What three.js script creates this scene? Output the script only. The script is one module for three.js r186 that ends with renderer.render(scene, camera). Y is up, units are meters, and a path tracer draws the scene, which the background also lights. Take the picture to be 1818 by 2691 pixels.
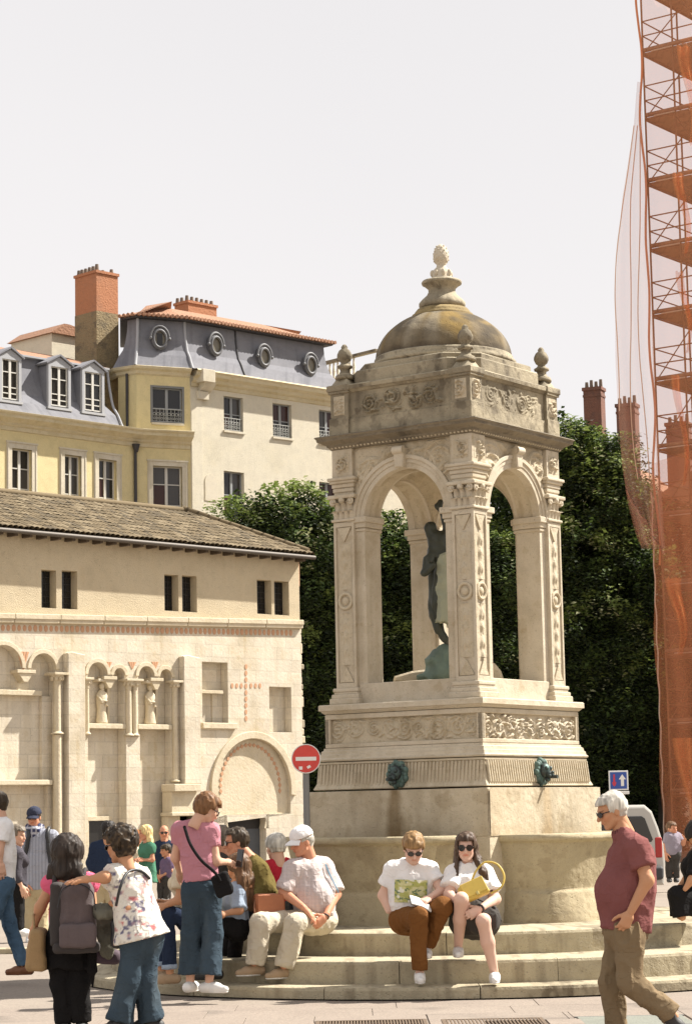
import * as THREE from 'three';
import { RoundedBoxGeometry } from 'three/addons/geometries/RoundedBoxGeometry.js';
import { mergeGeometries, mergeVertices } from 'three/addons/utils/BufferGeometryUtils.js';

// ---------------------------------------------------------------- camera, sky, sun, exposure
const SRC_W = 1818, SRC_H = 2691, FOCAL = 6000, EYE = 1.5;
const scene = new THREE.Scene();
const camera = new THREE.PerspectiveCamera(2 * Math.atan(SRC_H / 2 / FOCAL) * 180 / Math.PI, SRC_W / SRC_H, 0.1, 1200);
camera.rotation.order = 'YXZ';
camera.position.set(0, EYE, 0);
camera.rotation.set(Math.atan(795 / FOCAL), 0, -0.0198);
camera.updateMatrixWorld(true);

const SUN = new THREE.Vector3(0.94, 0, -0.34).normalize().multiplyScalar(Math.cos(0.84)).setY(Math.sin(0.84));
const renderer = new THREE.WebGLRenderer({ antialias: true });
renderer.toneMapping = THREE.LinearToneMapping;
renderer.toneMappingExposure = 2.15;
renderer.shadowMap.enabled = true;
{
  // hazy bright sky: nearly white, a little bluer and dimmer towards the zenith, thin veils of cloud
  const W = 256, H = 128, d = new Float32Array(W * H * 4);
  const hs = (i, j) => { const s = Math.sin(i * 127.1 + j * 311.7) * 43758.5453; return s - Math.floor(s); };
  const vn = (x, y, p) => { const i = Math.floor(x), j = Math.floor(y), f = x - i, g = y - j, u = f * f * (3 - 2 * f), v = g * g * (3 - 2 * g), w = (k) => ((k % p) + p) % p;
    return (hs(w(i), j) * (1 - u) + hs(w(i + 1), j) * u) * (1 - v) + (hs(w(i), j + 1) * (1 - u) + hs(w(i + 1), j + 1) * u) * v; };
  for (let y = 0; y < H; y++) for (let x = 0; x < W; x++) {
    const el = (y + 0.5) / H * 180 - 90, e = Math.max(0, Math.sin(el * Math.PI / 180));
    const c = 0.6 * vn(x / W * 8, y / H * 6, 8) + 0.3 * vn(x / W * 24, y / H * 18, 24) + 0.1 * vn(x / W * 64, y / H * 48, 64);
    const b = 0.447 - 0.06 * e + 0.07 * (c - 0.5);
    const k = 0.35 * e + 0.25 * (0.5 - c) * (1 - e);
    const o = (y * W + x) * 4;
    d[o] = b * (1 - 0.10 * k); d[o + 1] = b * (0.97 - 0.05 * k); d[o + 2] = b * (0.97 + 0.02 * k); d[o + 3] = 1;
    if (el < 0) { d[o] = 0.40; d[o + 1] = 0.37; d[o + 2] = 0.33; }
  }
  const t = new THREE.DataTexture(d, W, H, THREE.RGBAFormat, THREE.FloatType);
  t.mapping = THREE.EquirectangularReflectionMapping; t.magFilter = THREE.LinearFilter; t.minFilter = THREE.LinearFilter; t.wrapS = THREE.RepeatWrapping; t.needsUpdate = true;
  scene.background = t; scene.environment = t; scene.backgroundIntensity = 1; scene.environmentIntensity = 1;
}
const sun = new THREE.DirectionalLight(new THREE.Color(1.0, 0.95, 0.87), 5.0);
sun.position.copy(SUN).multiplyScalar(120).add(new THREE.Vector3(0, 0, -40));
sun.target.position.set(0, 0, -40);
sun.castShadow = true; sun.shadow.radius = 1.6;
Object.assign(sun.shadow.camera, { left: -60, right: 60, top: 60, bottom: -60, near: 1, far: 300 }); sun.shadow.mapSize.set(4096, 4096);
scene.add(sun, sun.target);

// ---------------------------------------------------------------- helpers
const V = (x, y, z) => new THREE.Vector3(x, y, z);
function rng(seed) { let a = seed >>> 0; return () => { a = (a + 0x6D2B79F5) >>> 0; let t = Math.imul(a ^ (a >>> 15), 1 | a); t = (t + Math.imul(t ^ (t >>> 7), 61 | t)) ^ t; return ((t ^ (t >>> 14)) >>> 0) / 4294967296; }; }
const h3 = (x, y, z) => { let n = Math.imul(x, 374761393) + Math.imul(y, 668265263) + Math.imul(z, 2147483647 ^ 0x5bd1e995); n = Math.imul(n ^ (n >>> 13), 1274126177); n ^= n >>> 16; return (n >>> 0) / 4294967296; };
function vnoise(x, y, z) {
  const i = Math.floor(x), j = Math.floor(y), k = Math.floor(z); let f = x - i, g = y - j, h = z - k; f = f * f * (3 - 2 * f); g = g * g * (3 - 2 * g); h = h * h * (3 - 2 * h);
  const L = (a, b, t) => a + (b - a) * t;
  return L(L(L(h3(i, j, k), h3(i + 1, j, k), f), L(h3(i, j + 1, k), h3(i + 1, j + 1, k), f), g), L(L(h3(i, j, k + 1), h3(i + 1, j, k + 1), f), L(h3(i, j + 1, k + 1), h3(i + 1, j + 1, k + 1), f), g), h);
}
const fbm = (x, y, z, o = 4) => { let s = 0, a = 0.5, n = 0; for (let i = 0; i < o; i++) { s += a * vnoise(x, y, z); n += a; a *= 0.5; x = x * 2.03 + 7.1; y = y * 2.03 + 3.7; z = z * 2.03 + 1.3; } return s / n; };
const smooth = (a, b, x) => { const t = Math.min(1, Math.max(0, (x - a) / (b - a))); return t * t * (3 - 2 * t); };
const clamp = (x, a, b) => Math.min(b, Math.max(a, x));

const taken = new Map();
function numbered(n) { const k = taken.get(n) || 0; taken.set(n, k + 1); return k ? n + '_' + String(k).padStart(3, '0') : n; }
function prep(g) {
  let q = g.index ? g.toNonIndexed() : g;
  if (!q.attributes.normal) q.computeVertexNormals();
  for (const k of Object.keys(q.attributes)) if (!['position', 'normal', 'uv', 'color'].includes(k)) q.deleteAttribute(k);
  if (!q.attributes.uv) q.setAttribute('uv', new THREE.BufferAttribute(new Float32Array(q.attributes.position.count * 2), 2));
  q.morphAttributes = {}; q.groups = [];
  return q;
}
// texture coordinates in metres, by the dominant direction of each face
function metreUV(g) {
  const p = g.attributes.position, n = g.attributes.normal, u = new Float32Array(p.count * 2);
  for (let i = 0; i < p.count; i += 3) {
    let nx = 0, ny = 0, nz = 0; for (let k = 0; k < 3; k++) { nx += Math.abs(n.getX(i + k)); ny += Math.abs(n.getY(i + k)); nz += Math.abs(n.getZ(i + k)); }
    for (let k = i; k < i + 3; k++) {
      const x = p.getX(k), y = p.getY(k), z = p.getZ(k);
      if (ny > nx && ny > nz) { u[2 * k] = x; u[2 * k + 1] = z; } else if (nx > nz) { u[2 * k] = z + 0.37; u[2 * k + 1] = y; } else { u[2 * k] = x; u[2 * k + 1] = y; }
    }
  }
  g.setAttribute('uv', new THREE.BufferAttribute(u, 2));
  return g;
}
function join(geos) {
  const list = (Array.isArray(geos) ? geos.flat(3) : [geos]).map(prep);
  const anyC = list.some((g) => g.attributes.color);
  if (anyC) for (const g of list) if (!g.attributes.color) g.setAttribute('color', new THREE.BufferAttribute(new Float32Array(g.attributes.position.count * 3).fill(1), 3));
  return list.length === 1 ? list[0] : mergeGeometries(list, false);
}
function obj(name, geos, mat, parent = scene, keepUV = false) {
  const g = join(geos); if (!keepUV) metreUV(g);
  const m = new THREE.Mesh(g, mat); m.name = parent === scene ? numbered(name) : name;
  m.castShadow = m.receiveShadow = true; parent.add(m); return m;
}
function shared(name, geo, mat, parent) { const m = new THREE.Mesh(geo, mat); m.name = parent === scene ? numbered(name) : name; m.castShadow = m.receiveShadow = true; parent.add(m); return m; }
function thing(name, label, category, pos = [0, 0, 0], turn = 0, group) {
  const o = new THREE.Group(); o.name = numbered(name); scene.add(o);
  o.position.set(...pos); o.rotation.y = turn; o.userData = { label, category }; if (group) o.userData.group = group; return o;
}
function tag(o, label, category, group, kind) { if (label) o.userData.label = label; if (category) o.userData.category = category; if (group) o.userData.group = group; if (kind) o.userData.kind = kind; return o; }
function struct(name, geos, mat, parent = scene, keepUV) { const m = obj(name, geos, mat, parent, keepUV); if (parent === scene) m.userData.kind = 'structure'; return m; }
function sub(name, parent, pos = [0, 0, 0]) { const g = new THREE.Group(); g.name = name; g.position.set(...pos); parent.add(g); return g; }

const box = (w, h, d, x = 0, y = 0, z = 0) => new THREE.BoxGeometry(w, h, d).translate(x, y, z);
const cbox = (w, h, d, x = 0, y = 0, z = 0, r = 0.008) => new RoundedBoxGeometry(w, h, d, 1, Math.min(r, w * 0.45, h * 0.45, d * 0.45)).translate(x, y, z);
const span = (x0, x1, y0, y1, z0, z1) => box(x1 - x0, y1 - y0, z1 - z0, (x0 + x1) / 2, (y0 + y1) / 2, (z0 + z1) / 2);
const cspan = (x0, x1, y0, y1, z0, z1, r = 0.008) => cbox(x1 - x0, y1 - y0, z1 - z0, (x0 + x1) / 2, (y0 + y1) / 2, (z0 + z1) / 2, r);
const cyl = (r0, r1, h, x = 0, y = 0, z = 0, n = 16) => new THREE.CylinderGeometry(r1, r0, h, n).translate(x, y + h / 2, z);
function bar(a, b, r, n = 6, r2 = r) { // a rod between two points
  const d = b.clone().sub(a), L = d.length(); const g = new THREE.CylinderGeometry(r2, r, L, n); g.translate(0, L / 2, 0);
  g.applyQuaternion(new THREE.Quaternion().setFromUnitVectors(V(0, 1, 0), d.normalize())); g.translate(a.x, a.y, a.z); return g;
}
const tube = (pts, r, n = 6, seg = 0) => new THREE.TubeGeometry(new THREE.CatmullRomCurve3(pts), seg || pts.length * 6, r, n);
const lathe = (pts, n = 24) => new THREE.LatheGeometry(pts.map((p) => new THREE.Vector2(...p)), n);
const turned = (g, a) => g.clone().rotateY(a);
const four = (g) => [0, 1, 2, 3].map((k) => turned(g, k * Math.PI / 2));
function extr(shape, depth, z = 0, bevel = 0, curve = 10) {
  const g = new THREE.ExtrudeGeometry(shape, { depth: depth - 2 * bevel, bevelEnabled: bevel > 0, bevelSize: bevel, bevelThickness: bevel, bevelOffset: -bevel, bevelSegments: 1, curveSegments: curve });
  return g.translate(0, 0, z + bevel);
}
const poly = (pts) => { const s = new THREE.Shape(); pts.forEach((p, i) => i ? s.lineTo(...p) : s.moveTo(...p)); s.closePath(); return s; };
const rect = (x0, x1, y0, y1) => poly([[x0, y0], [x1, y0], [x1, y1], [x0, y1]]);
// a square moulding: profile [half-width, y] swept round a square plan, mitred
function squareSweep(profile, flat = true) {
  const g = new THREE.LatheGeometry(profile.map(([w, y]) => new THREE.Vector2(w * Math.SQRT2, y)), 4).rotateY(Math.PI / 4);
  const q = g.toNonIndexed(); q.computeVertexNormals(); return q;
}
// height field on a rectangle, facing +z
function relief(w, h, nx, ny, fn, x = 0, y = 0, z = 0) {
  const g = new THREE.PlaneGeometry(w, h, nx, ny), p = g.attributes.position;
  for (let i = 0; i < p.count; i++) p.setZ(i, fn(p.getX(i), p.getY(i)));
  g.computeVertexNormals(); return g.translate(x, y, z);
}
// carved vine scrolls
function scrolls(w, h, n, seed, depth) {
  const R = rng(seed), c = [], leaves = [];
  for (let i = 0; i < n; i++) { const s = i % 2 ? 1 : -1; c.push([(-0.5 + (i + 0.5 + (R() - 0.5) * 0.5) / n) * w, (R() - 0.5) * 0.3 * h, s, R() * 6.3, 0.3 + 0.2 * R(), 0.55 + 0.45 * R()]); }
  for (let i = 0; i < n * 10; i++) leaves.push([(R() - 0.5) * w, (R() - 0.5) * h * 0.85, (0.03 + 0.06 * R()) * h * 1.6, R() * 6.3, 0.5 + R()]);
  return (x, y) => {
    let v = 0;
    for (const [cx, cy, s, ph, rr, am] of c) {
      const dx = x - cx, dy = y - cy, r = Math.hypot(dx, dy), R0 = rr * h; if (r > R0 * 1.1) continue;
      const t = (Math.atan2(dy * s, dx) + ph) / 6.2832, k = r / (R0 / 2.6) - t; const f = Math.abs(k - Math.round(k));
      v = Math.max(v, (1 - smooth(0.08, 0.3, f)) * (1 - smooth(R0 * 0.85, R0 * 1.1, r)) * am);
    }
    for (const [lx, ly, lr, a, st] of leaves) {
      const dx = x - lx, dy = y - ly; if (Math.abs(dx) > lr * 2 || Math.abs(dy) > lr * 2) continue;
      const u = dx * Math.cos(a) + dy * Math.sin(a), q = -dx * Math.sin(a) + dy * Math.cos(a);
      v = Math.max(v, (1 - smooth(0.5, 1.1, Math.hypot(u / (lr * 1.5), q / (lr * 0.6)))) * st * (0.8 + 0.2 * Math.cos(q * 200)));
    }
    const e = Math.min(smooth(w / 2, w / 2 - 0.02, Math.abs(x)), smooth(h / 2, h / 2 - 0.015, Math.abs(y)));
    return Math.min(1, v) * depth * e;
  };
}
// ---------------------------------------------------------------- the photograph's geometry: pixels to places
const camQ = camera.quaternion.clone();
const ray = (px, py) => V(px - SRC_W / 2, -(py - SRC_H / 2), -FOCAL).applyQuaternion(camQ);
const at = (px, py, D) => { const r = ray(px, py); return V(0, EYE, 0).addScaledVector(r, -D / r.z); };
const onY = (px, py, y) => { const r = ray(px, py); return V(0, EYE, 0).addScaledVector(r, (y - EYE) / r.y); };
// a vertical plane through two ground points; u runs from p to q, z comes out towards the camera
function facade(p, q) {
  const e = q.clone().sub(p).setY(0), L = e.length(); e.normalize(); const n = V(-e.z, 0, e.x);
  const M = new THREE.Matrix4().makeBasis(e, V(0, 1, 0), n).setPosition(p.x, 0, p.z);
  return { L, e, n, M, turn: Math.atan2(-e.z, e.x), pos: [p.x, 0, p.z],
    uv(px, py, off = 0) { const r = ray(px, py), o = V(p.x + n.x * off, 0, p.z + n.z * off); const t = o.clone().sub(V(0, EYE, 0)).dot(n) / r.dot(n); const w = V(0, EYE, 0).addScaledVector(r, t); return [w.clone().sub(o).dot(e), w.y]; } };
}
// ---------------------------------------------------------------- procedural materials
function texture(n, fn, rep, srgb) { // fn(u, v) -> value or [r,g,b], tiled; rep = metres per tile
  const d = new Uint8Array(n * n * 4);
  for (let y = 0; y < n; y++) for (let x = 0; x < n; x++) { const c = fn(x / n, y / n); const o = (y * n + x) * 4; for (let k = 0; k < 3; k++) d[o + k] = clamp(Math.round(255 * (c.length ? c[k] : c)), 0, 255); d[o + 3] = 255; }
  const t = new THREE.DataTexture(d, n, n, THREE.RGBAFormat); t.wrapS = t.wrapT = THREE.RepeatWrapping; t.magFilter = THREE.LinearFilter; t.minFilter = THREE.LinearMipmapLinearFilter; t.generateMipmaps = true;
  if (srgb) t.colorSpace = THREE.SRGBColorSpace; t.repeat.set(1 / rep, 1 / rep); t.needsUpdate = true; return t;
}
// noise that tiles: wrapped lattice
const hw = (i, j, p, s) => h3(((i % p) + p) % p, ((j % p) + p) % p, s);
function tn(u, v, p, s = 0) { const x = u * p, y = v * p, i = Math.floor(x), j = Math.floor(y); let f = x - i, g = y - j; f = f * f * (3 - 2 * f); g = g * g * (3 - 2 * g);
  return (hw(i, j, p, s) * (1 - f) + hw(i + 1, j, p, s) * f) * (1 - g) + (hw(i, j + 1, p, s) * (1 - f) + hw(i + 1, j + 1, p, s) * f) * g; }
const tf = (u, v, p, o = 4, s = 0) => { let a = 0.5, r = 0, n = 0; for (let k = 0; k < o; k++) { r += a * tn(u, v, p << k, s + k * 17); n += a; a *= 0.55; } return r / n; };
const mixc = (a, b, t) => [a[0] + (b[0] - a[0]) * t, a[1] + (b[1] - a[1]) * t, a[2] + (b[2] - a[2]) * t];
const gam = (c) => c.map((x) => Math.pow(Math.max(0, x), 1 / 2.2));
// maps hold real surface colours, streaked and pitted like old limestone
function stoneMap(base, dirt, amount, rep, seed, streak = 0.5) {
  return texture(512, (u, v) => {
    const big = tf(u, v, 3, 5, seed), mid = tf(u, v, 14, 4, seed + 90), run = tf(u, v * 0.12 + 0.3, 16, 3, seed + 50), fine = tn(u, v, 256, seed + 7);
    let t = amount * (smooth(0.45, 0.75, big) * 0.8 + smooth(0.5, 0.85, run) * streak + smooth(0.58, 0.75, mid) * 0.5);
    let c = mixc(base, dirt, clamp(t, 0, 1)); const k = 0.86 + 0.2 * mid + 0.1 * (fine - 0.5); c = c.map((x) => x * k);
    if (tn(u, v, 180, seed + 3) > 0.9) c = c.map((x) => x * 0.72);
    return gam(c);
  }, rep, true);
}
const bumpStone = texture(512, (u, v) => { const f = tf(u, v, 24, 4, 5), p = tn(u, v, 120, 9); return clamp(0.35 + 0.5 * f - (p > 0.85 ? (p - 0.85) * 3 : 0), 0, 1); }, 1.1);
const bumpFine = texture(256, (u, v) => tf(u, v, 40, 3, 15), 0.5);
const bumpCrease = texture(512, (u, v) => { const a = tf(u, v * 0.6 + 0.2 * tn(u, v, 4, 3), 5, 3, 701), b = tf(u * 0.7 + 0.15, v, 9, 3, 702), r1 = 1 - Math.abs(2 * a - 1), r2 = 1 - Math.abs(2 * b - 1); return clamp(0.2 + 0.5 * Math.pow(r1, 5) + 0.3 * Math.pow(r2, 6) + 0.06 * tn(u, v, 128, 4), 0, 1); }, 0.55);
const bumpCloth = texture(256, (u, v) => 0.5 + 0.25 * Math.sin(u * 6.2832 * 64) * Math.sin(v * 6.2832 * 64) + 0.25 * tf(u, v, 32, 2, 4), 0.12);
const STD = (o) => new THREE.MeshStandardMaterial({ roughness: 0.9, metalness: 0, ...o });
const rgb = (r, g, b) => new THREE.Color().setRGB(r, g, b);
const M = {};
M.stone = STD({ map: stoneMap([0.52, 0.445, 0.32], [0.30, 0.235, 0.14], 0.8, 1.9, 11), bumpMap: bumpStone, bumpScale: 0.012, roughness: 0.88 });
M.stoneClean = STD({ map: stoneMap([0.55, 0.48, 0.365], [0.36, 0.29, 0.185], 0.65, 1.7, 31), bumpMap: bumpStone, bumpScale: 0.008, roughness: 0.86 });
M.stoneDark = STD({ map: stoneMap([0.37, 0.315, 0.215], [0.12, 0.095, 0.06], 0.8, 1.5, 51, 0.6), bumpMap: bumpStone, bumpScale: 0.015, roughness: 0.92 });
M.dome = STD({ vertexColors: true, map: stoneMap([0.50, 0.46, 0.40], [0.28, 0.25, 0.21], 0.7, 1.1, 71, 0.5), bumpMap: bumpStone, bumpScale: 0.01, roughness: 0.93 });
M.step = STD({ map: stoneMap([0.41, 0.35, 0.235], [0.16, 0.125, 0.075], 0.85, 1.6, 91, 0.8), bumpMap: bumpStone, bumpScale: 0.014, roughness: 0.9 });
M.bronze = STD({ map: stoneMap([0.045, 0.05, 0.05], [0.10, 0.20, 0.17], 0.5, 0.6, 101), metalness: 0.5, roughness: 0.55 });
M.verdigris = STD({ map: stoneMap([0.12, 0.20, 0.17], [0.05, 0.07, 0.06], 0.7, 0.5, 111), metalness: 0.25, roughness: 0.7 });
M.step2 = STD({ map: stoneMap([0.43, 0.37, 0.25], [0.16, 0.12, 0.07], 0.6, 1.4, 121, 0.9), bumpMap: bumpStone, bumpScale: 0.014, roughness: 0.9 });
M.crust = STD({ color: rgb(0.52, 0.41, 0.24), roughness: 0.95 }); M.crustDark = STD({ color: rgb(0.24, 0.17, 0.09), roughness: 0.95 });
M.asphalt = STD({ map: texture(512, (u, v) => { const b = tf(u, v, 4, 4, 3), f = tn(u, v, 200, 5), s = tn(u, v, 90, 8); return gam(mixc([0.265, 0.22, 0.175], [0.22, 0.18, 0.145], b).map((x) => x * (0.85 + 0.3 * f) * (s > 0.93 ? 0.75 : 1))); }, 2.6, true), bumpMap: bumpFine, bumpScale: 0.004, roughness: 0.95 });
M.stoneStain = STD({ map: M.stone.map, bumpMap: bumpStone, bumpScale: 0.012, roughness: 0.9, vertexColors: true });
M.basin = STD({ map: stoneMap([0.44, 0.37, 0.235], [0.24, 0.185, 0.105], 0.75, 1.7, 131, 0.25), bumpMap: bumpStone, bumpScale: 0.012, roughness: 0.9 });
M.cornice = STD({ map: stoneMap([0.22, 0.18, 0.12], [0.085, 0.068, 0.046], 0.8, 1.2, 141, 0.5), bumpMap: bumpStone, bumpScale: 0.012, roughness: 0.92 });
function ashlar(map, seed, rows, cols, depth) { // faint courses of stone under the limewash
  const d = map.image.data, n = 512; for (let y = 0; y < n; y++) for (let x = 0; x < n; x++) { const v = y / n * rows, r = Math.floor(v), u = x / n * cols + (r % 2) * 0.5 + 0.25 * hw(r, 3, 997, seed), c = Math.floor(u), e = Math.min(v - r, r + 1 - v, (u - c) * 1.5, (c + 1 - u) * 1.5), k = (1 - depth * smooth(0.05, 0.015, e) * (0.4 + 0.6 * hw(r, c, 991, seed + 1))) * (0.97 + 0.06 * hw(r, ((c % cols) + cols) % cols, 983, seed + 2)); const o = (y * n + x) * 4; for (let q = 0; q < 3; q++) d[o + q] = clamp(Math.round(d[o + q] * k), 0, 255); } return map; }
M.limewash = STD({ map: ashlar(stoneMap([0.62, 0.555, 0.44], [0.47, 0.39, 0.26], 0.7, 2.7, 151, 0.45), 7, 9, 5, 0.085), bumpMap: bumpStone, bumpScale: 0.009, roughness: 0.92 });
M.limeTrim = STD({ map: stoneMap([0.60, 0.52, 0.38], [0.46, 0.38, 0.24], 0.5, 1.5, 161, 0.3), bumpMap: bumpStone, bumpScale: 0.012, roughness: 0.9 });
M.plasterTan = STD({ map: stoneMap([0.54, 0.455, 0.31], [0.47, 0.385, 0.25], 0.5, 2.7, 171, 0.4), bumpMap: bumpFine, bumpScale: 0.01, roughness: 0.94 });
M.inlay = STD({ map: stoneMap([0.55, 0.30, 0.165], [0.47, 0.29, 0.18], 0.6, 0.7, 181), roughness: 0.9 });
M.glassB = new THREE.MeshPhysicalMaterial({ color: rgb(0.06, 0.055, 0.05), roughness: 0.15, specularIntensity: 0.8 }); M.glassC = new THREE.MeshPhysicalMaterial({ color: rgb(0.05, 0.022, 0.018), roughness: 0.2, specularIntensity: 0.6 });
M.glass = new THREE.MeshPhysicalMaterial({ color: rgb(0.018, 0.017, 0.016), roughness: 0.12, metalness: 0, clearcoat: 0.3, clearcoatRoughness: 0.1, specularIntensity: 0.6 });
M.iron = STD({ color: rgb(0.035, 0.032, 0.03), roughness: 0.6, metalness: 0.5 });
M.greyDoor = STD({ map: stoneMap([0.075, 0.082, 0.09], [0.055, 0.058, 0.062], 0.5, 1.1, 191), roughness: 0.7 });
M.tileA = STD({ color: rgb(0.125, 0.092, 0.048), roughness: 0.93, bumpMap: bumpStone, bumpScale: 0.01 }); M.tileB = STD({ color: rgb(0.165, 0.122, 0.066), roughness: 0.93, bumpMap: bumpStone, bumpScale: 0.01 }); M.tileC = STD({ color: rgb(0.105, 0.08, 0.046), roughness: 0.93 }); M.tileD = STD({ color: rgb(0.22, 0.17, 0.10), roughness: 0.93 });
M.wood = STD({ map: stoneMap([0.10, 0.07, 0.045], [0.06, 0.045, 0.03], 0.6, 0.8, 201), roughness: 0.85 });
M.zincGutter = STD({ color: rgb(0.10, 0.085, 0.07), roughness: 0.6, metalness: 0.3 });
M.yellow = STD({ map: stoneMap([0.72, 0.61, 0.335], [0.64, 0.53, 0.28], 0.5, 3.3, 211, 0.4), bumpMap: bumpFine, bumpScale: 0.01, roughness: 0.93 });
M.cream = STD({ map: stoneMap([0.65, 0.595, 0.47], [0.58, 0.52, 0.385], 0.5, 3.7, 221, 0.4), bumpMap: bumpFine, bumpScale: 0.01, roughness: 0.93 });
M.creamTrim = STD({ map: stoneMap([0.64, 0.58, 0.46], [0.5, 0.44, 0.31], 0.4, 1.9, 231, 0.7), bumpMap: bumpFine, bumpScale: 0.006, roughness: 0.9 });
M.corniceOld = STD({ map: stoneMap([0.64, 0.56, 0.38], [0.52, 0.43, 0.25], 0.6, 2.1, 241, 0.6), roughness: 0.92 });
M.zinc = STD({ map: stoneMap([0.225, 0.225, 0.245], [0.16, 0.162, 0.18], 0.6, 2.6, 251, 0.9), roughness: 1, metalness: 0 });
M.zincLight = STD({ color: rgb(0.36, 0.365, 0.38), roughness: 0.85, metalness: 0 });
M.redTile = STD({ map: stoneMap([0.36, 0.185, 0.105], [0.25, 0.15, 0.095], 0.7, 1.1, 261, 0.3), bumpMap: bumpStone, bumpScale: 0.05, roughness: 0.9 });
M.brick = STD({ map: stoneMap([0.42, 0.18, 0.085], [0.35, 0.165, 0.09], 0.6, 1.3, 271, 0.3), bumpMap: bumpStone, bumpScale: 0.03, roughness: 0.92 });
M.rubble = STD({ map: stoneMap([0.27, 0.205, 0.11], [0.12, 0.095, 0.06], 0.8, 0.9, 281, 0.1), bumpMap: bumpStone, bumpScale: 0.06, roughness: 0.95 });
M.pot = STD({ color: rgb(0.17, 0.13, 0.10), roughness: 0.9 });
M.whiteWood = STD({ color: rgb(0.55, 0.53, 0.48), roughness: 0.6 }); M.greyWood = STD({ color: rgb(0.27, 0.28, 0.28), roughness: 0.6 });
M.ironGrey = STD({ color: rgb(0.20, 0.20, 0.19), roughness: 0.6, metalness: 0.3 }); M.darkPipe = STD({ color: rgb(0.05, 0.048, 0.05), roughness: 0.6, metalness: 0.2 });
M.zincOld = STD({ color: rgb(0.15, 0.15, 0.155), roughness: 0.6, metalness: 0.2 }); M.zincGutter2 = STD({ color: rgb(0.13, 0.13, 0.14), roughness: 0.6, metalness: 0.2, side: THREE.DoubleSide });
M.glassOld = STD({ color: rgb(0.16, 0.14, 0.10), roughness: 0.3 });
M.charcoalPlastic = STD({ color: rgb(0.04, 0.04, 0.042), roughness: 0.7 });
// ================================================================ ground
struct('ground', new THREE.PlaneGeometry(900, 900, 1, 1).rotateX(-Math.PI / 2).translate(0, -0.012, -200), M.asphalt);
const tint = (g, c) => { const n = g.attributes.position.count, a = new Float32Array(n * 3); for (let i = 0; i < n; i++) a.set(c, i * 3); g.setAttribute('color', new THREE.BufferAttribute(a, 3)); return g; };
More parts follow.
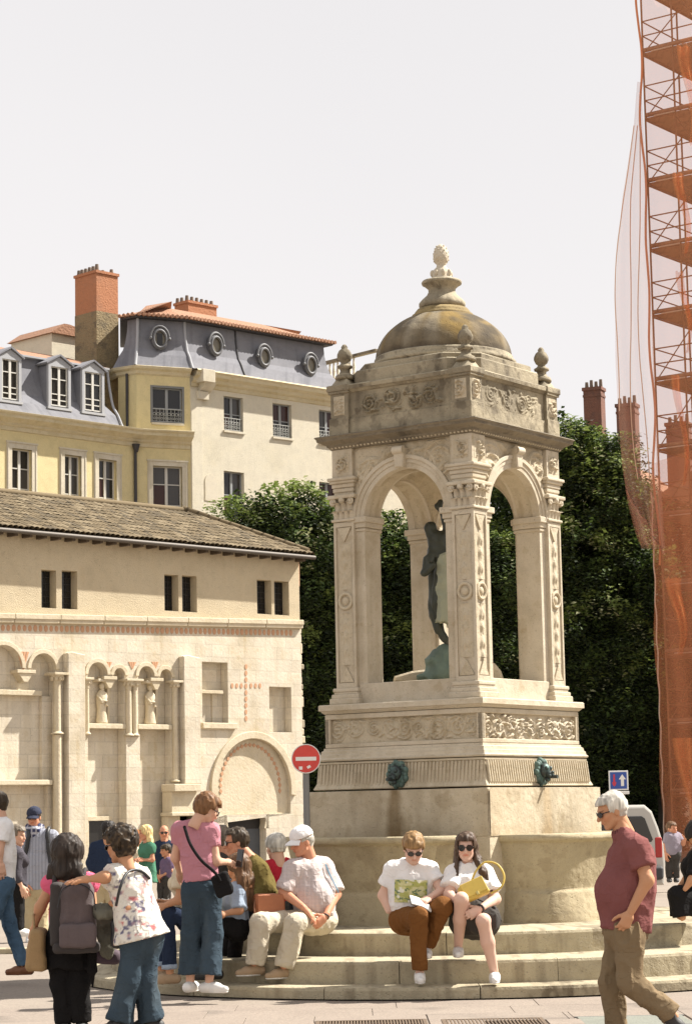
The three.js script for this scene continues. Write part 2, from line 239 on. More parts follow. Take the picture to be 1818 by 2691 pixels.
// ================================================================ the fountain
const FC = V(1.0121, 0, -22.6), FTURN = -0.6179;
const fountain = thing('stone_fountain', 'tall square stone fountain with domed canopy, arches and carved panels on round steps', 'fountain', [FC.x, 0, FC.z], FTURN);
{
  const T = fountain;
  // ---- lower pedestal, course by course, each slightly battered
  const course = (pr) => squareSweep(pr);
  obj('base_block', course([[0.0, 0.40], [1.045, 0.40], [1.04, 1.28], [1.035, 1.712], [1.02, 1.722], [0.0, 1.724]]), M.stone, T);
  // fluted band: wall core plus flutes on every face
  obj('fluted_band', [course([[0, 1.736], [0.985, 1.736], [0.992, 1.744], [0.965, 1.80], [0.935, 1.98], [0.95, 1.985], [0.95, 2.004], [0, 2.004]])], M.stone, T);
  { const fl = [];
    for (let i = 0; i < 46; i++) { const x = -0.92 + i * 0.04089; const g = cspan(-0.010, 0.010, -0.105, 0.105, -0.014, 0.014, 0.006); g.rotateX(-0.13); g.translate(x, 1.875, 0.972); fl.push(g); }
    tag(obj('flute', fl.flatMap((g) => [0, 1, 2, 3].map((k) => turned(k === 0 ? g.clone().translate(0, 0, -0.02) : g, k * Math.PI / 2))), M.stone, T), null, null, null, 'stuff'); }
  obj('moulding', course([[0, 2.012], [0.955, 2.012], [0.962, 2.018], [0.966, 2.03], [0.95, 2.045], [0.945, 2.075], [0.935, 2.08], [0.93, 2.11], [0.915, 2.118], [0.912, 2.14], [0, 2.14]]), M.stoneClean, T);
  // dado with a sunk relief panel in each face
  obj('dado', course([[0, 2.138], [0.86, 2.138], [0.86, 2.47], [0, 2.47]]), M.stone, T);
  { const fr = []; fr.push(cspan(-0.9, 0.9, 2.142, 2.182, 0.84, 0.905), cspan(-0.9, 0.9, 2.418, 2.468, 0.84, 0.905), cspan(-0.903, -0.852, 2.181, 2.419, 0.84, 0.903), cspan(0.852, 0.903, 2.181, 2.419, 0.84, 0.903));
    obj('panel_frame', fr.flatMap(four), M.stoneClean, T); }
  for (let k = 0; k < 4; k++) { const f = scrolls(1.7, 0.236, 9, 200 + k, k === 0 ? 0.02 : 0.042); obj('carved_relief', turned(relief(1.704, 0.238, 190, 36, f, 0, 2.3, 0.862), k * Math.PI / 2), k === 0 ? M.stone : M.stoneClean, T); }
  obj('plinth_slab', course([[0, 2.472], [0.905, 2.472], [0.925, 2.49], [0.93, 2.5], [0.947, 2.505], [0.947, 2.552], [0.938, 2.562], [0, 2.562]]), M.stoneClean, T);
  // ---- upright parts of the canopy
  for (const [sx, sz] of [[-1, 1], [1, 1], [1, -1], [-1, -1]]) {
    const s = (x0, x1, y0, y1, z0, z1, r) => { const X = sx > 0 ? [x0, x1] : [-x1, -x0], Z = sz > 0 ? [z0, z1] : [-z1, -z0]; return cspan(X[0], X[1], y0, y1, Z[0], Z[1], r); };
    const p = sub('corner_pier', T);
    obj('pier_jamb', [s(0.47, 0.70, 2.564, 4.362, 0.505, 0.775, 0.006), s(0.505, 0.775, 2.564, 4.362, 0.47, 0.70, 0.006)], M.stoneClean, p);
    const trim = [];
    trim.push(s(0.572, 0.80, 2.72, 4.365, 0.572, 0.80, 0.004));
    // raised borders, roundel and points on the two outer faces
    const face = (g) => { const a = g.clone(); if (sz < 0) a.rotateY(Math.PI).scale(1, 1, 1); return a; };
    const pan = [];
    const add = (x0, x1, y0, y1) => { pan.push(s(x0, x1, y0, y1, 0.79, 0.817, 0.004)); pan.push(s(0.79, 0.817, y0, y1, x0, x1, 0.004)); };
    add(0.572, 0.602, 2.72, 4.36); add(0.787, 0.8165, 2.72, 4.361); add(0.6, 0.79, 2.725, 2.775); add(0.6, 0.79, 4.31, 4.358);
    obj('pilaster', [...trim, ...pan], M.stoneClean, p);
    const orn = [], mk = (g) => { // g faces +z at z=0, centred on x=0
      const a = g.clone().translate(sx * 0.694, 0, 0); if (sz < 0) { a.rotateY(Math.PI); a.translate(sx * 0.694 * 2, 0, 0); } orn.push(a.translate(0, 0, sz * 0.8));
      const b = g.clone(); b.rotateY(sx * Math.PI / 2); orn.push(b.translate(sx * 0.8, 0, sz * 0.694));
    };
    mk(new THREE.TorusGeometry(0.074, 0.017, 8, 22).translate(0, 3.577, 0.006)); mk(new THREE.SphereGeometry(0.042, 12, 8).scale(1, 1, 0.5).translate(0, 3.577, 0));
    mk(extr(poly([[-0.085, 2.78], [0.085, 2.78], [0, 2.93]]), 0.016, 0, 0.004)); mk(extr(poly([[-0.085, 4.305], [0, 4.16], [0.085, 4.305]]), 0.016, 0, 0.004));
    const R = rng(31 + sx * 3 + sz);
    for (const [y0, y1] of [[2.95, 3.46], [3.69, 4.14]]) mk(relief(0.15, y1 - y0, 14, 50, (x, y) => { const w = 0.045 * (0.6 + 0.4 * Math.abs(Math.sin(y * 14))); return 0.02 * (1 - smooth(w * 0.5, w, Math.abs(x))) * (0.6 + 0.4 * Math.sin(y * 46 + Math.abs(x) * 60)); }, 0, (y0 + y1) / 2, 0.002));
    obj('carved_ornament', orn, M.stone, p);
    // moulded base
    const sq = (w0, y0, y1, o) => s(0.57 - o, 0.815 + o, y0, y1, 0.57 - o, 0.815 + o, 0.012);
    obj('pier_base', [sq(0, 2.563, 2.625, 0.055), sq(0, 2.62, 2.665, 0.04), sq(0, 2.66, 2.69, 0.022), sq(0, 2.685, 2.725, 0.03)], M.stoneClean, p);
    // impost of the arch pier
    const im = (y0, y1, o) => [s(0.47 - o, 0.66, y0, y1, 0.49, 0.775 + o, 0.008), s(0.49, 0.775 + o, y0, y1, 0.47 - o, 0.66, 0.008)];
    obj('impost', [im(4.255, 4.285, 0.012), im(4.29, 4.345, 0.022), im(4.34, 4.40, 0.042)], M.stoneClean, p);
    // leafy capital
    const cap = [s(0.585, 0.805, 4.36, 4.6, 0.585, 0.805, 0.02), s(0.555, 0.835, 4.362, 4.39, 0.555, 0.835, 0.01), s(0.53, 0.862, 4.59, 4.63, 0.53, 0.862, 0.012)];
    const leaf = (x, y, h, w, out) => { const g = new THREE.PlaneGeometry(w, h, 4, 6), q = g.attributes.position; for (let i = 0; i < q.count; i++) { const t = (q.getY(i) / h + 0.5), u = q.getX(i) / w * 2; q.setX(i, q.getX(i) * (1 - 0.5 * t * t)); q.setZ(i, out * t * t * t + 0.016 * (1 - u * u) + 0.006 * Math.cos(u * 9)); q.setY(i, q.getY(i) - 0.03 * Math.max(0, t - 0.8) * 5); } g.computeVertexNormals(); return g.translate(x, y, 0); };
    const cl = [];
    const mkc = (g) => { const a = g.clone().translate(sx * 0.694, 0, 0); if (sz < 0) { a.rotateY(Math.PI); a.translate(sx * 0.694 * 2, 0, 0); } cl.push(a.translate(0, 0, sz * 0.806)); const b = g.clone(); b.rotateY(sx * Math.PI / 2); cl.push(b.translate(sx * 0.806, 0, sz * 0.694)); };
    for (const x of [-0.095, -0.032, 0.032, 0.095]) mkc(leaf(x, 4.44, 0.11, 0.066, 0.045));
    for (const x of [-0.07, 0, 0.07]) mkc(leaf(x, 4.52, 0.12, 0.07, 0.06));
    for (const x of [-0.105, 0.105]) { mkc(new THREE.TorusGeometry(0.027, 0.012, 6, 12).translate(x, 4.563, 0.035)); mkc(new THREE.SphereGeometry(0.02, 8, 6).translate(x, 4.563, 0.035)); }
    mkc(new THREE.SphereGeometry(0.034, 10, 8).translate(0, 4.575, 0.035));
    obj('capital', [...cap, ...cl], M.stoneClean, p);
    // entablature block over the capital and frieze block with a small carved square
    obj('entablature_block', [sq(0, 4.63, 4.66, -0.005), sq(0, 4.655, 4.70, 0.004), sq(0, 4.70, 4.745, 0.012), sq(0, 4.742, 4.775, 0.03), sq(0, 4.77, 4.805, 0.045), s(0.575, 0.82, 4.80, 5.085, 0.575, 0.82, 0.006)], M.stoneClean, p);
    orn.length = 0; mk(relief(0.17, 0.18, 26, 26, scrolls(0.17, 0.18, 1, 77 + sx + sz * 2, 0.03), 0, 4.94, 0.022)); obj('carved_ornament', orn, M.stone, p);
  }
  // sills between the piers
  for (let k = 0; k < 4; k++) obj('sill', turned(cspan(-0.56, 0.56, 2.563, 2.762, 0.47, 0.79), k * Math.PI / 2), M.stoneClean, T);
  obj('floor_slab', box(1.3, 0.1, 1.3, 0, 2.6, 0), M.stone, T);
  // arches
  for (let k = 0; k < 4; k++) {
    const a = sub('arch', T); a.rotation.y = k * Math.PI / 2;
    const sh = new THREE.Shape(); sh.moveTo(-0.7, 4.36); sh.lineTo(-0.47, 4.36); sh.absarc(0, 4.36, 0.47, Math.PI, 0, true); sh.lineTo(0.7, 4.36); sh.lineTo(0.7, 5.085); sh.lineTo(-0.7, 5.085); sh.closePath();
    obj('arch_wall', extr(sh, k % 2 ? 0.268 : 0.27, 0.505, 0, 24), M.stone, a);
    const ring = (r0, r1, z0, z1) => { const q = new THREE.Shape(); q.absarc(0, 4.36, r1, 0, Math.PI, false); q.absarc(0, 4.36, r0, Math.PI, 0, true); q.closePath(); return extr(q, z1 - z0, z0, 0.004, 28); };
    obj('archivolt', [ring(0.468, 0.52, 0.70, 0.787), ring(0.518, 0.565, 0.70, 0.796), ring(0.56, 0.60, 0.70, 0.81), ring(0.468, 0.51, 0.495, 0.53)], M.stoneClean, a);
    const ks = extr(poly([[-0.048, 4.83], [0.048, 4.83], [0.066, 5.02], [-0.066, 5.02]]), 0.12, 0.74, 0.01); obj('keystone', [ks, new THREE.CylinderGeometry(0.04, 0.04, 0.12, 12).rotateZ(Math.PI / 2).translate(0, 5.0, 0.85)], M.stoneClean, a);
    const f = scrolls(1.1, 0.5, 5, 300 + k, 0.03), rg = relief(1.12, 0.5, 96, 44, f, 0, 4.82, 0.779).toNonIndexed(), rp = rg.attributes.position, keep = [];
    for (let i = 0; i < rp.count; i += 3) { let ok = true; for (let j = i; j < i + 3; j++) if (Math.hypot(rp.getX(j), rp.getY(j) - 4.36) < 0.585 || Math.abs(rp.getX(j)) < 0.03) ok = false; if (ok) for (let j = i; j < i + 3; j++) keep.push(rp.getX(j), rp.getY(j), rp.getZ(j)); }
    const kg = new THREE.BufferGeometry(); kg.setAttribute('position', new THREE.Float32BufferAttribute(keep, 3)); kg.computeVertexNormals(); obj('carved_relief', kg, M.stone, a);
  }
  // inner vault: four sails up to a ceiling
  { const g = new THREE.PlaneGeometry(1.012, 1.012, 40, 40).rotateX(-Math.PI / 2), p = g.attributes.position, R2 = 0.47 * 0.47 + 0.506 * 0.506;
    for (let i = 0; i < p.count; i++) { const x = p.getX(i), z = p.getZ(i); p.setY(i, 4.372 + Math.sqrt(Math.max(0, R2 - x * x - z * z))); } g.computeVertexNormals(); obj('inner_vault', g, M.stone, T);
    obj('ceiling_slab', box(1.1, 0.08, 1.1, 0, 5.11, 0), M.stone, T); }
  // ---- cornice, parapet, dome
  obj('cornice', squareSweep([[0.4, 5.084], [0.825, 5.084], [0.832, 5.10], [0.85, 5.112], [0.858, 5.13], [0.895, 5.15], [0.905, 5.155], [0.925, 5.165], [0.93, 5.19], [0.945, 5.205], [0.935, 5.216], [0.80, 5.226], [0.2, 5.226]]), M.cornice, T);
  { const d = []; for (let i = 0; i < 38; i++) d.push(cspan(-0.81 + i * 0.0437, -0.787 + i * 0.0437, 5.094, 5.118, 0.815, 0.845, 0.005)); tag(obj('dentil', d.flatMap(four), M.stone, T), null, null, null, 'stuff'); }
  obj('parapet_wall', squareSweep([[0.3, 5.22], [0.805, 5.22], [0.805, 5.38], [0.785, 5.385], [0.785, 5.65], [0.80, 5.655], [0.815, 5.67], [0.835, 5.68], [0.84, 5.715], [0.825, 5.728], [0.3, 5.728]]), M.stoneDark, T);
  for (let k = 0; k < 4; k++) obj('carved_relief', turned(relief(1.0, 0.235, 110, 34, scrolls(1.0, 0.235, 4, 400 + k, k % 2 ? 0.014 : 0.045), 0, 5.51, 0.786), k * Math.PI / 2), M.stoneDark, T);
  for (const [sx, sz] of [[-1, 1], [1, 1], [1, -1], [-1, -1]]) {
    const s = (x0, x1, y0, y1, z0, z1, r) => cspan(...(sx > 0 ? [x0, x1] : [-x1, -x0]), y0, y1, ...(sz > 0 ? [z0, z1] : [-z1, -z0]), r);
    const p = sub('parapet_pier', T);
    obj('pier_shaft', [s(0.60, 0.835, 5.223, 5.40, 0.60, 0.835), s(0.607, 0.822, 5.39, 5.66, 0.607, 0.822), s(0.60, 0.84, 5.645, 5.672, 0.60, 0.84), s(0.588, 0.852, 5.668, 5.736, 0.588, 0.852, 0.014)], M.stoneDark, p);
    const o = []; const rl = relief(0.13, 0.19, 20, 26, scrolls(0.13, 0.19, 1, 90 + sx * 2 + sz, 0.028), 0, 5.525, 0.823);
    { const a = rl.clone().translate(sx * 0.714, 0, 0); if (sz < 0) { a.rotateY(Math.PI); a.translate(sx * 1.428, 0, 0); } o.push(a); const b = rl.clone().rotateY(sx * Math.PI / 2).translate(0, 0, sz * 0.714); o.push(b); }
    obj('carved_relief', o, M.stone, p);
    // finial: curved block, discs, bud
    const fx = sx * 0.714, fz = sz * 0.714;
    obj('finial', [new THREE.CylinderGeometry(0.085, 0.15, 0.085, 4, 1).rotateY(Math.PI / 4).translate(fx, 5.765, fz), lathe([[0, 5.80], [0.095, 5.80], [0.1, 5.82], [0.09, 5.845], [0.06, 5.86], [0.046, 5.89], [0.05, 5.91], [0.075, 5.92], [0.078, 5.94], [0.05, 5.955], [0.036, 5.975], [0.06, 5.995], [0.076, 6.03], [0.074, 6.06], [0.055, 6.1], [0.03, 6.12], [0.034, 6.135], [0.016, 6.16], [0, 6.165]], 14).translate(fx, 0, fz)], M.stoneDark, p);
  }
  // stepped drum (square with cut corners) and dome
  const oct = (w, c, y0, y1) => { const q = poly([[-w, -w + c], [-w + c, -w], [w - c, -w], [w, -w + c], [w, w - c], [w - c, w], [-w + c, w], [-w, w - c]]); return extr(q, y1 - y0, 0, 0.012).rotateX(-Math.PI / 2).translate(0, y0, 0); };
  obj('dome_step', oct(0.775, 0.24, 5.70, 5.865), M.stoneDark, T); obj('dome_step', oct(0.735, 0.27, 5.86, 5.93), M.stoneDark, T);
  obj('dome_step', lathe([[0, 5.92], [0.725, 5.92], [0.73, 5.97], [0.70, 5.975], [0.698, 6.02], [0.685, 6.035], [0, 6.035]], 40), M.stoneDark, T);
  { const pts = []; for (let i = 0; i <= 16; i++) { const a = i / 16 * 1.13; pts.push([0.676 * Math.cos(a) * (1 - 0.06 * a * a) + 0.004, 6.03 + 0.49 * Math.sin(a)]); } pts.push([0.24, 6.475]);
    const g = lathe(pts, 56), p = g.attributes.position; for (let i = 0; i < p.count; i++) { const a = Math.atan2(p.getZ(i), p.getX(i)), r = Math.hypot(p.getX(i), p.getZ(i)), q = Math.abs(((a / 6.2832 * 12 + 12.5) % 1) - 0.5), k = 1 + 0.012 * smooth(0.3, 0.5, 0.5 - q) + 0.008 * (fbm(p.getX(i) * 9, p.getY(i) * 9, p.getZ(i) * 9) - 0.5); p.setX(i, p.getX(i) * k); p.setZ(i, p.getZ(i) * k); }
    g.computeVertexNormals();
    const col = new Float32Array(p.count * 3); for (let i = 0; i < p.count; i++) { const x = p.getX(i), y = p.getY(i), z = p.getZ(i), t = (y - 6.03) / 0.45, a = Math.atan2(z, x), n = fbm(Math.cos(a) * 3 + 5, y * 2.2, Math.sin(a) * 3, 4), m = fbm(x * 7, y * 5, z * 7 + 9, 3); let c = mixc([0.36, 0.30, 0.20], [0.46, 0.32, 0.085], smooth(0.35, 0.65, n + 0.25 * t - 0.1)); c = mixc(c, [0.15, 0.125, 0.085], smooth(0.46, 0.68, m) * 0.85); c = mixc(c, [0.6, 0.56, 0.46], smooth(0.62, 0.75, fbm(Math.cos(a) * 5, y * 0.8, Math.sin(a) * 5 + 3, 2)) * 0.6); c = mixc(c, [0.16, 0.13, 0.10], smooth(0.12, 0.0, t + 0.15 * (m - 0.5)) * 0.7); col.set(c, i * 3); }
    g.setAttribute('color', new THREE.BufferAttribute(col, 3)); obj('dome', g, M.dome, T); }
  obj('dome_ring', tint(lathe([[0, 6.43], [0.305, 6.43], [0.315, 6.455], [0.31, 6.475], [0.285, 6.485], [0.28, 6.505], [0.255, 6.535], [0.0, 6.54]], 36), [0.6, 0.48, 0.24]), M.dome, T);
  obj('pedestal', lathe([[0, 6.535], [0.215, 6.535], [0.235, 6.57], [0.235, 6.6], [0.205, 6.635], [0.155, 6.68], [0.135, 6.72], [0.14, 6.75], [0.18, 6.785], [0.2, 6.795], [0.205, 6.815], [0.195, 6.83], [0, 6.835]], 32), M.stoneDark, T);
  obj('top_finial', [lathe([[0, 6.83], [0.115, 6.83], [0.12, 6.85], [0.1, 6.865], [0.098, 6.9], [0.085, 6.94], [0.05, 6.975], [0.045, 7.0], [0.066, 7.02], [0.078, 7.06], [0.08, 7.1], [0.068, 7.15], [0.045, 7.19], [0.015, 7.212], [0, 7.214]], 18),
    ...Array.from({ length: 44 }, (_, i) => { const t = i / 44, y = 7.03 + t * 0.165, a = i * 2.39996, r = 0.078 * Math.sqrt(Math.max(0.02, 1 - Math.pow((y - 7.08) / 0.135, 2))); return new THREE.SphereGeometry(0.010, 6, 4).scale(1, 1.2, 1).translate(r * 0.97 * Math.cos(a), y, r * 0.97 * Math.sin(a)); }),
    ...Array.from({ length: 8 }, (_, i) => { const a = i * Math.PI / 4; return new THREE.SphereGeometry(0.026, 8, 6).scale(1, 1.5, 0.8).rotateY(-a).translate(0.092 * Math.cos(a), 6.905, 0.092 * Math.sin(a)); })], M.stoneClean, T);
  // ---- bronze spouting masks and basins on each face
  const rad = (t, p) => { const c = Math.abs(Math.cos(t)), s = Math.abs(Math.sin(t)); return [Math.sign(Math.cos(t)) * Math.pow(c, 0.62), Math.pow(s, 0.62)]; };
  const ringPts = []; const N = 36; for (let i = 0; i <= N; i++) ringPts.push(rad(i / N * Math.PI));
  const prof = [[0.85, 0.60, 0.42], [0.85, 0.60, 0.56], [0.83, 0.575, 0.585], [0.825, 0.57, 0.74], [0.80, 0.54, 0.765], [0.795, 0.535, 0.79], [0.80, 0.545, 0.81], [0.825, 0.585, 1.0], [0.85, 0.64, 1.20], [0.86, 0.655, 1.218], [0.88, 0.685, 1.225], [0.892, 0.697, 1.25], [0.887, 0.69, 1.28], [0.865, 0.67, 1.292], [0.80, 0.60, 1.288], [0.78, 0.58, 1.26], [0.76, 0.56, 1.0], [0.0, 0.0, 0.98]];
  const mkBasin = () => { const pos = [], idx = []; prof.forEach(([w, d, y], j) => ringPts.forEach(([cx, cz], i) => { const j2 = y > 1.2 && y < 1.28 && w > 0.86 ? 0.007 * (fbm(cx * 14, cz * 14 + 5, y * 9) - 0.5) * 2 : 0; pos.push(cx * (w + j2), y + (w > 0.85 && y > 1.24 ? j2 : 0), 1.03 + cz * (d + j2)); }));
    for (let j = 0; j < prof.length - 1; j++) for (let i = 0; i < N; i++) { const a = j * (N + 1) + i, b = a + 1, c = a + N + 1, e = c + 1; idx.push(a, c, b, b, c, e); }
    const g = new THREE.BufferGeometry(); g.setAttribute('position', new THREE.Float32BufferAttribute(pos, 3)); g.setIndex(idx); const q = g.toNonIndexed(); q.computeVertexNormals(); g.computeVertexNormals(); return g; };
  for (let k = 0; k < 4; k++) {
    obj('basin', turned(mkBasin(), k * Math.PI / 2), M.basin, T);
    const mk = sub('lion_mask', T); mk.rotation.y = k * Math.PI / 2;
    const S = (r, x, y, z, a = 1, b = 1, c = 1) => new THREE.SphereGeometry(r, 12, 9).scale(a, b, c).translate(x, y, z);
    const mane = []; for (let i = 0; i < 18; i++) { const a = i / 18 * 6.2832, rr = i % 2 ? 0.098 : 0.085; mane.push(S(0.034, rr * Math.cos(a), 1.868 + rr * 1.1 * Math.sin(a), 0.99, 0.8, 1, 1)); }
    obj('mane', [...mane, S(0.095, 0, 1.865, 0.98, 1, 1.12, 0.6)], M.verdigris, mk);
    obj('face', [S(0.07, 0, 1.88, 1.03, 1, 1.05, 0.8), S(0.042, 0, 1.845, 1.085, 1, 0.75, 0.9), S(0.022, -0.032, 1.902, 1.07), S(0.022, 0.032, 1.902, 1.07), S(0.016, 0, 1.865, 1.118, 1.2, 0.8, 0.8), S(0.03, 0, 1.795, 1.06, 1, 0.8, 0.8), S(0.024, -0.065, 1.94, 1.0), S(0.024, 0.065, 1.94, 1.0), S(0.018, -0.03, 1.83, 1.1), S(0.018, 0.03, 1.83, 1.1)], M.bronze, mk);
    obj('spout', new THREE.CylinderGeometry(0.016, 0.016, 0.14, 10).rotateX(Math.PI / 2).translate(0, 1.82, 1.1), M.bronze, mk);
    // lower courses carry the damp run below the spout: real staining of the stone
    const pg = relief(2.06, 0.44, 80, 30, (x, y) => 0.006 * (fbm(x * 9 + k * 5, y * 9, 2) - 0.5) - 0.0005 * y, 0, 1.5, 1.0475), pp = pg.attributes.position, col = new Float32Array(pp.count * 3);
    for (let i = 0; i < pp.count; i++) { const x = pp.getX(i), y = pp.getY(i), w = 0.05 + 0.10 * (1.72 - y), run = (1 - smooth(w * 0.45, w * 1.5, Math.abs(x + 0.03 * (fbm(y * 6, k, 3) - 0.5)))) * (0.75 + 0.4 * fbm(x * 20, y * 4, k));
      const wet = 0.35 * smooth(0.5, 0.75, fbm(x * 5, y * 1.2, k * 3 + 1)) + 0.3 * smooth(1.42, 1.28, y); const t = clamp(run * (k % 2 ? 0.5 : 0.8) + wet * 0.6, 0, 1); const c = mixc([1, 1, 1], k % 2 ? [0.74, 0.58, 0.36] : [0.40, 0.31, 0.18], t); col.set(c, i * 3); }
    pg.setAttribute('color', new THREE.BufferAttribute(col, 3)); obj('stained_course', turned(pg, k * Math.PI / 2), M.stoneStain, T);
  }
}
// ---------------------------------------------------------------- round steps of stone blocks
{
  const T = thing('fountain_steps', 'three worn round stone steps ringing the base of the fountain', 'steps', [FC.x, 0, FC.z]);
  const ring = [[3.72, 3.28, 0, 0.10], [3.37, 2.55, 0.0, 0.288], [2.70, 0.6, 0.0, 0.486]];
  const R = rng(5);
  ring.forEach(([r1, r0, y0, y1], k) => {
    const s = sub('step', T); let a = 0.2 * k; const n = [18, 16, 13][k];
    for (let i = 0; i < n; i++) {
      const da = 6.2832 / n * (i === n - 1 ? 1 : 1), a0 = a + 0.0012, a1 = a + da - 0.0012; a += da;
      const m = 10, q = [], top = y1 - 0.001 - R() * 0.006, out = r1 + (R() - 0.5) * 0.016;
      // block: profile swept along the arc, worn nose
      const pr = [[r0, y0], [r0, top], [out - 0.03, top], [out - 0.008, top - 0.008], [out, top - 0.03], [out - 0.002, y0]];
      const pos = [], idx = [];
      for (let j = 0; j <= m; j++) { const t = a0 + (a1 - a0) * j / m; for (const [r, y] of pr) { const w = y > y0 + 0.01 && r > r0 ? 0.006 * (fbm(t * 40, y * 9, k * 7 + i) - 0.5) : 0; pos.push((r + w) * Math.sin(t), y + w, (r + w) * Math.cos(t)); } }
      const P = pr.length; for (let j = 0; j < m; j++) for (let l = 0; l < P - 1; l++) { const A = j * P + l, B = A + 1, C = A + P, D = C + 1; idx.push(A, B, C, B, D, C); }
      for (let l = 1; l < P - 1; l++) { idx.push(0, l + 1, l); const o = m * P; idx.push(o, o + l, o + l + 1); }
      const g = new THREE.BufferGeometry(); g.setAttribute('position', new THREE.Float32BufferAttribute(pos, 3)); g.setIndex(idx); const f = g.toNonIndexed(); f.computeVertexNormals();
      obj('step_block', f, R() > 0.6 ? M.step2 : M.step, s);
    }
  });
}
// ---------------------------------------------------------------- bronze group under the canopy is built with the figures
// ================================================================ the low old stone building on the left
const p0 = at(-160, 2000, 50.3).setY(0), p1 = at(789, 2000, 58).setY(0);
const CF = facade(p0, p1);
{
  const T = thing('medieval_building', 'low old cream stone building with blind arches and brown clay tiled roof behind the crowd', 'building', CF.pos, CF.turn);
  const q = (x, y, off = 0) => CF.uv(x * 0.54777, 1280 + y * 0.54777, off);
  const uR = q(1447, 900)[0], D = 0.25;
  const ledge = (u) => 6.13 + 0.029 * (u - 1.6), ledgeB = (u) => ledge(u) - 0.2;
  // ---- lower wall with every recess cut out
  const lower = poly([[-0.6, -0.7], [uR, -0.7], [uR, ledgeB(uR)], [-0.6, ledgeB(-0.6)]]);
  const hole = (fn) => { const h = new THREE.Path(); fn(h); h.closePath(); lower.holes.push(h); };
  const hrect = (x0, x1, y0, y1) => hole((h) => { h.moveTo(x0, y0); h.lineTo(x1, y0); h.lineTo(x1, y1); h.lineTo(x0, y1); });
  const twin = (a0, a1, b0, b1, spr, r, bottom) => hole((h) => { // recess with two round heads
    h.moveTo(a0, bottom); h.lineTo(b1, bottom); h.lineTo(b1, spr);
    h.absarc((b0 + b1) / 2, spr, (b1 - b0) / 2, 0, Math.PI, false); h.lineTo(b0, spr - 0.12); h.lineTo(a1, spr - 0.12); h.lineTo(a1, spr);
    h.absarc((a0 + a1) / 2, spr, (a1 - a0) / 2, 0, Math.PI, false); h.lineTo(a0, bottom); });
  const m1 = { a0: q(422, 930)[0], a1: q(513, 930)[0], b0: q(545, 930)[0], b1: q(624, 930)[0] }, m2 = { a0: q(664, 930)[0], a1: q(738, 930)[0], b0: q(766, 930)[0], b1: q(846, 930)[0] };
  const lf = { a0: q(-70, 900)[0], a1: q(105, 900)[0], b0: q(148, 900)[0], b1: q(284, 900)[0] };
  const spr = 4.86, sprL = 4.94;
  m1.b1 -= 0.17; m2.b1 -= 0.16;
  twin(m1.a0, m1.a1, m1.b0, m1.b1, spr, 0, 0.3); twin(m2.a0, m2.a1, m2.b0, m2.b1, spr, 0, 0.3); twin(lf.a0, lf.a1, lf.b0, lf.b1 - 0.1, sprL, 0, 0.3);
  const n1 = [...q(973, 1130), ...q(1092, 843)], n2 = [...q(1295, 1176), ...q(1396, 961)];
  hrect(n1[0], n1[2], n1[1], n1[3]); hrect(n2[0], n2[2], n2[1], n2[3]);
  // lunette: round-headed recess with the door in it
  const lc = 9.30, lr = 1.26, ly = 2.22;
  hole((h) => { h.moveTo(lc - lr, 1.55); h.lineTo(lc + lr, 1.55); h.lineTo(lc + lr, ly); h.absarc(lc, ly, lr, 0, Math.PI, false); h.lineTo(lc - lr, 1.55); });
  const dw = [q(1090, 1545)[0], q(1275, 1545)[0]]; hrect(dw[0], dw[1], -0.4, 1.545);
  const d2 = [q(838, 1560)[0], q(925, 1560)[0]]; hrect(d2[0], d2[1], -0.4, 1.22); hrect(d2[0], d2[1], 1.42, 1.54);
  const lw = [q(448, 1600)[0], q(548, 1600)[0]]; // cellar window sits in the recess foot
  obj('lower_wall', extr(lower, D, -D, 0.006, 14), M.limewash, T);
  obj('recess_wall', [span(-0.6, uR - 0.02, -0.4, 6.0, -D - 0.4, -D - 0.003)], M.limewash, T);
  obj('building_core', [span(-0.6, uR - 0.01, -0.4, 7.95, -7, -D - 0.42)], M.plasterTan, T);
  // lunette panel sits less deep
  { const s = new THREE.Shape(); s.moveTo(lc - lr - 0.02, 1.55); s.lineTo(lc + lr + 0.02, 1.55); s.lineTo(lc + lr + 0.02, ly); s.absarc(lc, ly, lr + 0.02, 0, Math.PI, false); s.closePath(); obj('lunette', extr(s, 0.1, -0.2, 0, 20), M.limeTrim, T);
    const r = new THREE.Shape(); r.absarc(lc, ly - 0.05, lr + 0.16, -0.12, Math.PI + 0.12, false); r.absarc(lc, ly - 0.05, lr - 0.02, Math.PI + 0.12, -0.12, true); r.closePath(); obj('hood_mould', extr(r, 0.085, -0.02, 0.012, 24), M.limeTrim, T); }
  // upper wall with three pairs of barred windows
  const upper = poly([[-0.6, ledge(-0.6)], [uR, ledge(uR)], [uR, 8.22], [-0.6, 8.22]]);
  const wins = [[205, 400, 275, 578], [303, 404, 376, 583], [795, 423, 860, 592], [880, 428, 948, 597], [1239, 448, 1305, 607], [1322, 454, 1389, 612], [-420, 380, -345, 560]].slice(0, 6);
  const wr = wins.map(([x0, y0, x1, y1]) => { const a = q(x0, y1), b = q(x1, y0); return [a[0], b[0], a[1], b[1]]; });
  for (const [x0, x1, y0, y1] of wr) { const h = new THREE.Path(); h.moveTo(x0, y0); h.lineTo(x1, y0); h.lineTo(x1, y1); h.lineTo(x0, y1); h.closePath(); upper.holes.push(h); }
  obj('upper_wall', extr(upper, D, -D - 0.03, 0.004), M.plasterTan, T);
